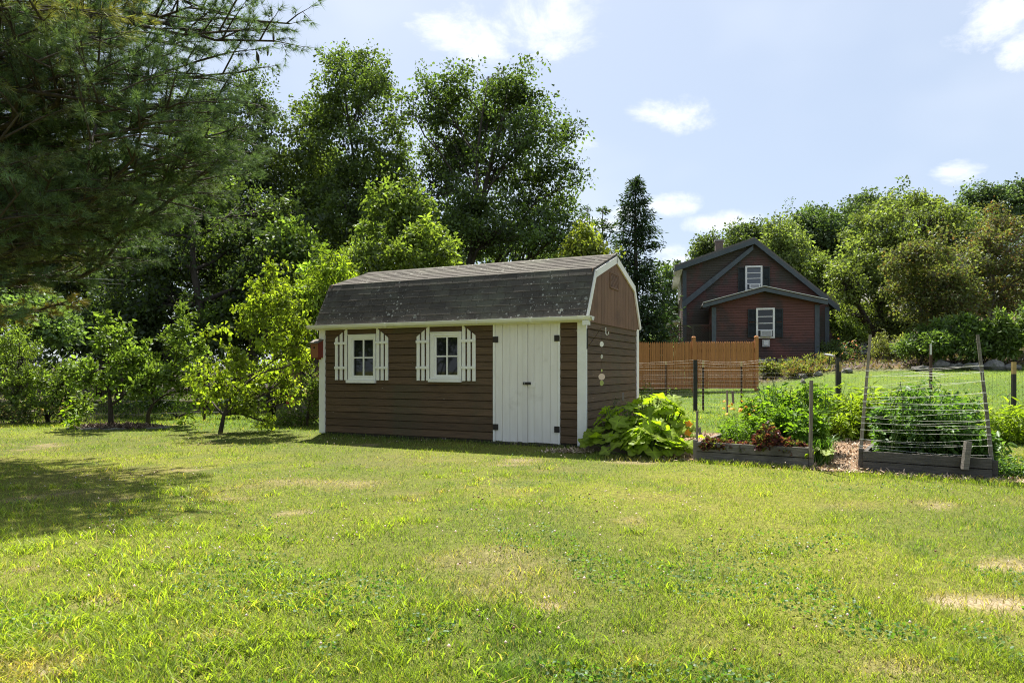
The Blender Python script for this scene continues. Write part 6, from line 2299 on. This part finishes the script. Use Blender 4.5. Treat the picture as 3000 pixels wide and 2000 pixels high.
# ------------------------------------------------------------------ conifers
def conifer(name, label, cat, base, hgt, rad, n, seed, col, group=None, taper=1.0, spray=0.32, droop=0.25, sparse_top=0.2):
    """Spire of short drooping sprays on whorled branches round a straight trunk."""
    rng = np.random.default_rng(seed)
    t = thing(name, label, cat, base, 0, group)
    g = G()
    g.tube([(0, 0, -0.1), (0.02, 0, hgt * 0.5), (0, 0, hgt * 1.0)], [rad * 0.09, rad * 0.055, 0.012], 7)
    nb = int(n / 60)
    zz = hgt * (0.03 + 0.96 * rng.random(nb) ** 1.25)
    parts = []
    for i in range(nb):
        z = zz[i]
        f = 1 - z / hgt
        r = rad * (f ** taper) * rng.uniform(0.65, 1.12) + 0.10
        a = rng.uniform(0, 6.283)
        e = np.array([math.cos(a) * r, math.sin(a) * r, z + r * rng.uniform(-0.05, 0.35)])
        b = np.array([0, 0, z])
        if i % 2 == 0:
            g.tube([b, (b + e) / 2 + np.array([0, 0, 0.06 * r]), e], [0.03 * f + 0.008, 0.02 * f + 0.005, 0.004], 3, False)
        m = int(60 * (0.35 + 0.65 * f))
        s = rng.random(m) ** 0.6
        p = b + (e - b) * s[:, None] + rng.standard_normal((m, 3)) * np.array([0.10, 0.10, 0.06]) * (0.5 + r)
        d = np.repeat((unit(e - b))[None], m, 0) + rng.standard_normal((m, 3)) * 0.55
        d[:, 2] -= droop
        L = spray * rng.uniform(0.5, 1.2, m) * (0.6 + 0.4 * f)
        nr = unit(np.array([0, 0, 1.0]) + rng.standard_normal((m, 3)) * 0.6)
        cc = leaf_cols(rng, m, col, 0.35, None, 0, 0.2) * rng.uniform(0.7, 1.3)
        parts.append(leaf_cloud(rng, p, nr, d, L, L * 0.30, cc, 'diamond', 0.2, 0.25))
    V, T, CC = join(parts)
    g.build('trunk', 'bark', t, True)
    link('crown', fast_mesh('crown', V, T, 'leaf_dark', CC), t)
    return t


conifer('arborvitae', 'dark pointed evergreen between the shed and the red house', 'evergreen', ground_at(1861, 29.5), 9.15, 2.05, 30000, 51, (0.032, 0.058, 0.026), taper=0.72, spray=0.30)
PG = 'distant pines right of the broad maple'
for (u, Y, h, r, sd, lab) in ((1722, 38, 9.3, 2.2, 52, 'distant pine directly behind the pale yellow bush'), (1765, 40, 9.6, 2.2, 53, 'distant pine nearest the dark pointed evergreen'), (1680, 42, 9.0, 2.4, 54, 'distant pine touching the broad maple')):
    conifer('pine_tree', lab, 'pine', ground_at(u, Y), h, r, 6500, sd, (0.060, 0.095, 0.034), PG, 0.6, 0.42, -0.3)
make_tree('birch_tree', 'pale green tree seen between the pointed evergreen and the house', 'tree', ground_at(1955, 48), pb(48, [(1950, 830, 34, 50), (1975, 900, 34, 60), (1945, 950, 40, 60), (1990, 800, 24, 40), (2000, 960, 30, 60)], 2, 60), seed=60, leaves=6000, leaf_len=0.22,
          col=(0.075, 0.12, 0.035), mat='leaf', trunk_r=0.15, clump_r=0.5, per_clump=35)

# ------------------------------------------------------------------ trees right of and behind the house
HG = 'trees on the rise behind the red house'


def rt(name, label, Y, u0, lst, seed, leaves, col, bark='bark', alt=None, altp=0, size=None, mat='leaf', tr=0.22, stems=1, up=0.35, jit=4.0, crf=None):
    make_tree(name, label, name.split('_')[0] + ' tree', ground_at(u0, Y), pb(Y, lst, jit, seed), seed=seed, leaves=int(leaves * 1.3), leaf_len=size or 0.0036 * Y + 0.02, shape='diamond', col=col, alt=alt, altp=altp, mat=mat, bark=bark, trunk_r=tr,
              clump_r=crf or 0.0135 * Y, per_clump=42, group=HG, stems=stems, up_bias=up, shell=0.4, sprout=0.05)


rt('ash_tree', 'small tree behind the chimney of the red house', 58, 2075, [(2070, 720, 30, 30), (2085, 760, 40, 40), (2055, 745, 24, 26)], 61, 4500, (0.078, 0.110, 0.047))
rt('ash_tree', 'light tree just left of the roof peak', 60, 2170, [(2160, 690, 30, 24), (2190, 690, 36, 26), (2215, 690, 40, 30), (2150, 720, 40, 40), (2230, 720, 40, 40)], 62, 6500, (0.090, 0.127, 0.049))
rt('birch_tree', 'pale green birch with white stems above the right roof slope', 47, 2316, [(2300, 700, 60, 50), (2340, 760, 60, 60), (2280, 770, 60, 60), (2330, 840, 70, 60), (2380, 830, 50, 70), (2270, 680, 40, 34)], 63, 15000, (0.138, 0.182, 0.062), 'birch', tr=0.16, stems=3)
rt('oak_tree', 'large dark green oak beyond the birch', 58, 2400, [(2390, 650, 60, 36), (2340, 670, 60, 50), (2440, 690, 70, 60), (2400, 740, 90, 70), (2470, 780, 60, 80), (2330, 720, 40, 50)], 64, 18000, (0.066, 0.105, 0.042))
rt('oak_tree', 'oak crown on the skyline left of the bright maple', 66, 2530, [(2500, 650, 60, 50), (2560, 620, 70, 50), (2480, 700, 60, 60), (2620, 610, 60, 40)], 65, 12000, (0.072, 0.108, 0.047))
rt('maple_tree', 'bright green maple with a rounded top filling the right background', 37.5, 2560, [(2650, 620, 110, 46), (2580, 680, 100, 60), (2720, 660, 100, 60), (2800, 690, 80, 70), (2520, 760, 80, 70), (2640, 740, 120, 70), (2480, 840, 60, 70), (2560, 850, 90, 70), (2470, 930, 40, 50), (2560, 940, 100, 60), (2650, 850, 100, 80), (2620, 960, 90, 50)], 66, 34000, (0.126, 0.165, 0.052), tr=0.3, jit=5)
rt('crabapple_tree', 'bronze green crabapple with a pale trunk behind the trellis', 31, 2712, [(2690, 760, 80, 50), (2750, 720, 70, 50), (2660, 850, 60, 60), (2740, 820, 100, 60), (2830, 780, 90, 60), (2700, 910, 80, 40), (2790, 890, 90, 50), (2640, 800, 40, 60)], 67, 16000, (0.120, 0.143, 0.055), 'bark_pale', (0.15, 0.10, 0.05), 0.14, 0.12, tr=0.16, stems=2)
rt('crabapple_tree', 'reddish leaved crabapple at the right edge', 32, 2890, [(2880, 700, 80, 60), (2940, 640, 70, 50), (2980, 720, 70, 70), (2900, 800, 110, 70), (2960, 880, 100, 70), (2850, 880, 70, 60), (3040, 800, 70, 120)], 68, 17000, (0.114, 0.130, 0.055), 'bark_pale', (0.16, 0.085, 0.05), 0.20, 0.12, tr=0.15, stems=2)
rt('oak_tree', 'blue green oak crowns highest on the right skyline', 68, 2920, [(2900, 570, 70, 36), (2960, 570, 70, 40), (2850, 610, 60, 40), (2990, 630, 80, 60), (2890, 660, 90, 60), (3060, 590, 60, 60)], 69, 16000, (0.070, 0.108, 0.055))
rt('oak_tree', 'oak filling the gap below the skyline at the right', 55, 2800, [(2800, 680, 100, 70), (2900, 760, 120, 80), (2700, 760, 100, 80), (2980, 800, 100, 100), (2820, 860, 140, 80), (2640, 900, 100, 80)], 70, 14000, (0.054, 0.086, 0.034))
rt('ash_tree', 'yellow green tree beside the right roof slope of the house', 44, 2420, [(2400, 800, 40, 50), (2440, 850, 50, 50), (2380, 870, 40, 40), (2450, 920, 40, 60), (2430, 980, 40, 40)], 71, 9000, (0.120, 0.165, 0.044))

BG = 'shrubs on the bank before the house'
for i, (u, v, ru, rv, Y, col, sh, ln, lab) in enumerate((
        (2488, 995, 52, 42, 36, (0.138, 0.195, 0.050), 'oval', 0.15, 'rounded light green shrub in front of the outbuilding'),
        (2700, 1010, 70, 40, 28.5, (0.087, 0.143, 0.042), 'oval', 0.14, 'dark green bush at the foot of the crabapple'),
        (2790, 1000, 80, 50, 28, (0.102, 0.163, 0.045), 'lance', 0.19, 'sumac like bush left of the right trellis pole'),
        (2880, 1005, 70, 44, 27.5, (0.109, 0.169, 0.048), 'lance', 0.19, 'sumac like bush right of the right trellis pole'),
        (2975, 1000, 60, 50, 27, (0.123, 0.182, 0.050), 'lance', 0.19, 'bright leafy bush at the right edge of the bank'),
        (2610, 1030, 60, 22, 31, (0.189, 0.215, 0.084), 'oval', 0.11, 'low pale bush on the mulch right of the outbuilding'),
        (2440, 1040, 30, 20, 33.5, (0.087, 0.130, 0.050), 'oval', 0.12, 'dark low plant at the right house corner'),
        (3060, 980, 60, 70, 27, (0.102, 0.156, 0.048), 'oval', 0.16, 'bush beyond the right edge of the bank'))):
    rr = np.random.default_rng(400 + i)
    bl = [(u + ru * rr.uniform(-0.8, 0.8), v - 8 + rv * rr.uniform(-0.9, 0.6), ru * 0.42, rv * 0.5) for k in range(7)]
    make_tree('bank_shrub', lab, 'shrub', ground_at(u, Y), pb(Y, bl, 1.2, 400 + i), seed=400 + i, leaves=int(1800 + ru * rv * 1.2), leaf_len=ln, leaf_wid=0.4, shape=sh, col=col, mat='leaf', trunk_r=0.04, clump_r=0.30, per_clump=26, stems=4, group=BG, shell=0.5)
for i, (u, v, ru, rv, Y, lab) in enumerate(((2260, 1082, 46, 20, 29.0, 'low juniper mat touching the end of the stockade fence'), (2330, 1074, 50, 22, 29.8, 'middle low juniper under the extension window'), (2400, 1072, 46, 22, 30.3, 'low juniper at the right corner of the house'), (2350, 1095, 70, 16, 28.2, 'browning juniper along the foot of the bank'))):
    rr = np.random.default_rng(500 + i)
    bl = [(u + ru * rr.uniform(-0.8, 0.8), v + rv * rr.uniform(-0.4, 0.5), ru * 0.45, rv * 0.5) for k in range(7)]
    make_tree('juniper_shrub', lab, 'juniper', ground_at(u, Y), pb(Y, bl, 1.0, 500 + i), seed=500 + i, leaves=3600, leaf_len=0.13, leaf_wid=0.3, shape='lance', col=(0.135, 0.160, 0.05), alt=(0.17, 0.10, 0.05), altp=0.14 if i < 3 else 0.4, mat='leaf', trunk_r=0.03, clump_r=0.26, per_clump=22, stems=3, group='junipers below the house', up_bias=0.5, hang=-0.2)
plant('coneflower', 'tall pink flowered plant at the right corner of the house', 'flower', ground_at(2490, 32.0), 0.8, 0.4, 1.3, 500, 0.12, 0.4, 'oval', (0.07, 0.11, 0.04), 160, 'leaf', 12, alt=(0.55, 0.22, 0.22), altp=0.12)


def make_rocks():
    rng = np.random.default_rng(12)
    for i, (u, v, ru, rv, Y, lab) in enumerate(((2755, 1052, 26, 14, 27.6, 'largest grey boulder left of the right trellis pole'), (2700, 1062, 22, 10, 27.2, 'flat boulder under the dark green bush'), (2800, 1058, 24, 10, 27.3, 'boulder beside the right trellis pole'),
                                                (2850, 1058, 30, 12, 26.8, 'long boulder right of the trellis pole'), (2912, 1054, 24, 16, 26.5, 'upright pale boulder near the right edge'), (2962, 1062, 26, 10, 26.2, 'low boulder beside the dark fence post'),
                                                (2350, 1117, 16, 8, 27.6, 'small grey boulder at the foot of the juniper bank'), (2395, 1112, 12, 8, 27.5, 'second small boulder at the foot of the juniper bank'), (2480, 1098, 12, 9, 27.4, 'dark stone leaning on the mulch slope'), (2352, 1140, 7, 9, 26.3, 'little stone on the lawn below the juniper bank'))):
        x, y, z = P(u, v, Y)
        o = link('boulder', rock_mesh(i % 5), None, (x, y, h1(x, y) + rv / F * Y * 0.45), (0, 0, rng.uniform(0, 6)), (ru / F * Y * 1.15, ru / F * Y * 0.9, rv / F * Y * 1.7))
        tag(o, lab, 'boulder', 'boulders along the bank')
    t = thing('garden_light', 'small square solar light on a short stake by the house', 'garden light', ground_at(2428, 28.5))
    G().tube([(0, 0, 0), (0.05, 0, 0.55)], 0.02, 6).build('stake', 'black', t)
    G().quad8([(-0.16, -0.12, 0.56), (0.16, -0.12, 0.52), (0.16, 0.12, 0.58), (-0.16, 0.12, 0.62), (-0.16, -0.12, 0.60), (0.16, -0.12, 0.56), (0.16, 0.12, 0.62), (-0.16, 0.12, 0.66)]).build('lamp_head', 'grey_metal', t)


make_rocks()


# the wood goes on along the left edge of the yard, beyond the frame: the shed windows mirror it
_by = {o.get('label'): o for o in bpy.data.objects if o.get('label')}
for src, lst in (('dark oak with a straight black trunk left of the leaning tree', ((-19.0, 4.5, 1.2, 1.0, 'dark oak beyond the left edge nearest the pine'), (-24.0, -1.5, 2.9, 1.15, 'dark oak beyond the left edge farther back'), (-17.5, -7.5, 4.4, 1.05, 'dark oak at the left rear of the yard'),
                                                                                    (-31.0, 6.0, 5.3, 1.2, 'dark oak farthest beyond the left edge'))),
                 ('dark thicket beyond the left shrub', ((-18.5, 7.5, 0.6, 1.0, 'dark thicket beyond the left edge beside the pine'), (-18.0, 2.0, 2.0, 1.1, 'dark thicket beyond the left edge among the oaks'))),
                 ('tall willowy shrub at the left edge with upright shoots', ((-13.6, 7.6, 0.6, 2.0, 'big shrub of the hedge beyond the left edge, nearest the pine'), (-13.8, 5.4, 2.0, 2.2, 'big shrub of the hedge beyond the left edge, second from the pine'),
                                                                             (-14.0, 3.2, 3.3, 2.1, 'big shrub of the hedge beyond the left edge, third from the pine'), (-14.2, 1.0, 4.6, 2.2, 'big shrub of the hedge beyond the left edge, fourth from the pine'), (-14.4, -1.4, 5.5, 2.2, 'big shrub of the hedge beyond the left edge, farthest from the pine')))):
    o = _by[src]
    for (x, y, rz, s, lab) in lst:
        copy_tree(o, (x, y, 0), rz, s, lab, 'trees beyond the left edge of the yard')

# ------------------------------------------------------------------ the big white pine reaching in from the left
def make_pine():
    rng = np.random.default_rng(31)
    K = 1.08
    bx, by = -9.0, 9.6
    t = thing('white_pine', 'large white pine reaching in from the left with long soft needles', 'pine', (bx, by, 0))
    o = np.array([bx, by, 0.0])
    g = G()
    g.tube([(0, 0, -0.2), (0.05, 0.02, 2.9), (0.0, 0.08, 7), (0.05, 0.05, 11.6), (0, 0, 15.5)], [0.30, 0.25, 0.20, 0.12, 0.03], 12)
    tw_p, tw_d, tw_c = [], [], []
    bc = 0

    def twig(a, d, ln, r, tone, dens):
        nonlocal bc
        """A leafy twig: needles in tufts along its outer part."""
        b = a + d * ln
        g.tube([a, (a + b) / 2 + np.array([0, 0, 0.03 * ln]), b], [r, r * 0.7, r * 0.35], 3, False)
        k = max(3, int(ln / 0.050 * dens))
        s = 1 - rng.random(k) * 0.78
        s[0] = 1
        for q in s:
            tw_p.append(a + (b - a) * q + rng.standard_normal(3) * 0.012)
            tw_d.append(d + rng.standard_normal(3) * 0.35 + np.array([0, 0, 0.12]))
            tw_c.append(tone)

    def bough(a, e, r0, nsub, spread, tone, dens=1.0):
        lp = limb_pts(a, e, rng, 0.22, 8, 0.05)
        g.tube(lp, np.linspace(r0 * 1.3, r0 * 0.2, 8), 6, False)
        ln = np.linalg.norm(np.array(e) - a)
        ax = unit(np.array(e) - a)
        sd = unit(np.cross(ax, [0, 0, 1.0]))
        for i in range(nsub):
            s = 0.22 + 0.78 * (i + rng.random()) / nsub
            kk = min(int(s * 7), 6)
            p = lp[kk] + (lp[kk + 1] - lp[kk]) * (s * 7 - kk)
            side = 1 if i % 2 else -1
            sl = spread * ln * (0.20 + 0.42 * (1.05 - s)) * rng.uniform(0.6, 1.25)
            d = unit(ax * 0.75 + sd * side * rng.uniform(0.5, 1.0) + np.array([0, 0, rng.normal(0.10, 0.22)]))
            q = p + d * sl
            g.tube([p, (p + q) / 2 + np.array([0, 0, 0.04 * sl]), q], [r0 * 0.28, r0 * 0.2, r0 * 0.08], 4, False)
            tn = tone * rng.uniform(0.65, 1.5)
            m = max(2, int(sl / 0.175))
            for j in range(m):
                f = (j + rng.random()) / m
                f = 0.25 + 0.75 * f
                pp = p + (q - p) * f
                d2 = unit(d * 0.8 + rng.standard_normal(3) * np.array([0.6, 0.6, 0.35]) + np.array([0, 0, 0.1]))
                twig(pp, d2, rng.uniform(0.14, 0.34), 0.005, tn, dens)
            twig(q, d, 0.22, 0.005, tn, dens)
        twig(np.array(e), ax, 0.25, 0.006, tone, dens)

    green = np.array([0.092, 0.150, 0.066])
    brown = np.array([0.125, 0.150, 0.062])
    lit = np.array([0.19, 0.20, 0.06])  # sunlit look put into the needle colour of these boughs
    spec = [  # tip pixel, distance, height of the root on the trunk, subs, spread, tone
        (850, 70, 9.0, 4.6, 20, 0.42, green), (800, 120, 8.8, 4.4, 20, 0.5, green), (700, 90, 8.6, 4.6, 24, 0.6, green), (640, 40, 9.4, 5.0, 24, 0.6, green), (560, 20, 8.2, 5.2, 22, 0.6, green), (480, -30, 9.0, 5.4, 22, 0.7, green),
        (720, 210, 9.0, 3.8, 26, 0.55, green), (690, 290, 8.7, 3.6, 24, 0.5, green), (610, 170, 8.0, 4.0, 24, 0.6, green), (650, 390, 9.1, 3.2, 26, 0.5, green), (600, 330, 8.4, 3.3, 24, 0.55, green), (700, 400, 9.4, 3.2, 26, 0.45, green),
        (640, 480, 9.2, 2.8, 24, 0.5, green), (560, 450, 8.5, 2.9, 24, 0.55, green), (500, 540, 8.9, 2.5, 24, 0.55, green * 0.5 + brown * 0.5), (690, 470, 9.6, 2.7, 22, 0.40, green), (450, 470, 8.0, 2.6, 22, 0.6, green), (400, 610, 8.8, 2.2, 24, 0.55, green * 0.6 + brown * 0.4),
        (470, 640, 9.3, 2.1, 22, 0.45, green), (330, 560, 7.8, 2.2, 22, 0.6, green), (300, 680, 8.6, 2.0, 22, 0.5, green * 0.5 + brown * 0.5), (200, 640, 8.0, 2.0, 20, 0.6, green * 0.6 + brown * 0.4), (530, 300, 7.6, 3.0, 24, 0.6, green),
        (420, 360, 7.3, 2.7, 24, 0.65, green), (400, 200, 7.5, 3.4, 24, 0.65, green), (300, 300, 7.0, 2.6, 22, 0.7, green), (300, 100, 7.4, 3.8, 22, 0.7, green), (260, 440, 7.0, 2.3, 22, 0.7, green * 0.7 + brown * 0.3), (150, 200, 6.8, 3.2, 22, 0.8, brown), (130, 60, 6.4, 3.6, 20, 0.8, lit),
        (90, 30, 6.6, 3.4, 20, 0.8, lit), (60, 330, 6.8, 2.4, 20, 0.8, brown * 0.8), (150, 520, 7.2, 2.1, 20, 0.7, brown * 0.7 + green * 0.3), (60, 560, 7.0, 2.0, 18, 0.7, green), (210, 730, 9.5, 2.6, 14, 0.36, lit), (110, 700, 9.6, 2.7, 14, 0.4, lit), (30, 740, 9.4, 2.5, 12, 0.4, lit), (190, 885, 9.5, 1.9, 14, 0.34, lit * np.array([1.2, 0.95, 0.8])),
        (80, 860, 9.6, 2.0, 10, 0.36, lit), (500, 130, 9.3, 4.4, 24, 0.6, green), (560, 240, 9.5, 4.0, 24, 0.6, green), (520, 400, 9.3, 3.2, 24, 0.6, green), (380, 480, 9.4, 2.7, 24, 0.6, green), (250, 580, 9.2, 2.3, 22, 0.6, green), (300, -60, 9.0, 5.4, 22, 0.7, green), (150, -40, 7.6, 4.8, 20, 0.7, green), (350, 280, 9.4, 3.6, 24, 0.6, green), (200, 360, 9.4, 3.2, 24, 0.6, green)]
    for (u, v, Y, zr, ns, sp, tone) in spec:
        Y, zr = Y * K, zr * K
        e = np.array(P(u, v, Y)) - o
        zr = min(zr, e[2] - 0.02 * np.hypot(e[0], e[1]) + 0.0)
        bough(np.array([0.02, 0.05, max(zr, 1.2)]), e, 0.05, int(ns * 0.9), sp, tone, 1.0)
    # the crown goes on above the frame, and away from the camera
    for i in range(24):
        z = 6.9 + 8.2 * (i / 24)
        a = i * 2.4
        ln = 3.3 * (1 - (z - 6.9) / 9.8) * rng.uniform(0.8, 1.15)
        bough(np.array([0, 0.05, z]), np.array([math.cos(a) * ln, math.sin(a) * ln, z + 0.25 * ln]), 0.04, 12, 0.6, green, 0.5)
    for i in range(8):
        z = rng.uniform(2.6, 6.2)
        a = rng.uniform(2.7, 4.6)
        ln = rng.uniform(2.2, 3.6)
        bough(np.array([0, 0.05, z]), np.array([math.cos(a) * ln, math.sin(a) * ln, z + 0.12 * ln]), 0.045, 14, 0.6, green, 0.5)
    p, d, c = np.array(tw_p), unit(np.array(tw_d)), np.array(tw_c)
    n = len(p)
    per = 19
    nd_ = unit(d[:, None] * 0.9 + rng.standard_normal((n, per, 3)) * 0.45 - np.array([0, 0, 0.08])).reshape(-1, 3)
    pp = np.repeat(p, per, 0)
    L = rng.uniform(0.09, 0.15, n * per)[:, None]
    w = unit(np.cross(nd_, rng.standard_normal((n * per, 3)))) * 0.0027
    V = np.stack([pp - w, pp + w, pp + nd_ * L - np.array([0, 0, 0.012])], 1)
    cc = np.repeat(c, per, 0) * rng.uniform(0.6, 1.45, (n * per, 1))
    print('needles', n * per)
    g.build('trunk', 'bark', t, True)
    link('crown', fast_mesh('crown', V.reshape(-1, 3), np.arange(3 * n * per).reshape(-1, 3), 'needle', np.repeat(cc, 3, 0)), t)
    # a few cones hanging from the long tip
    for (u, v) in ((752, 150), (756, 158), (783, 135), (800, 95)):
        x, y, z = P(u, v, 8.95 * K)
        gg = G().tube([(0, 0, 0.0), (0.004, 0, -0.03), (0.006, 0, -0.08), (0.006, 0, -0.12), (0.004, 0, -0.145)], [0.006, 0.014, 0.016, 0.012, 0.003], 7)
        q = gg.build('cone', 'bark', t, True)
        q.location = (x - bx, y - by, z)


make_pine()
tris = sum(len(m.polygons) for m in bpy.data.meshes)
print('POLYGONS', tris, 'OBJECTS', len(bpy.data.objects))
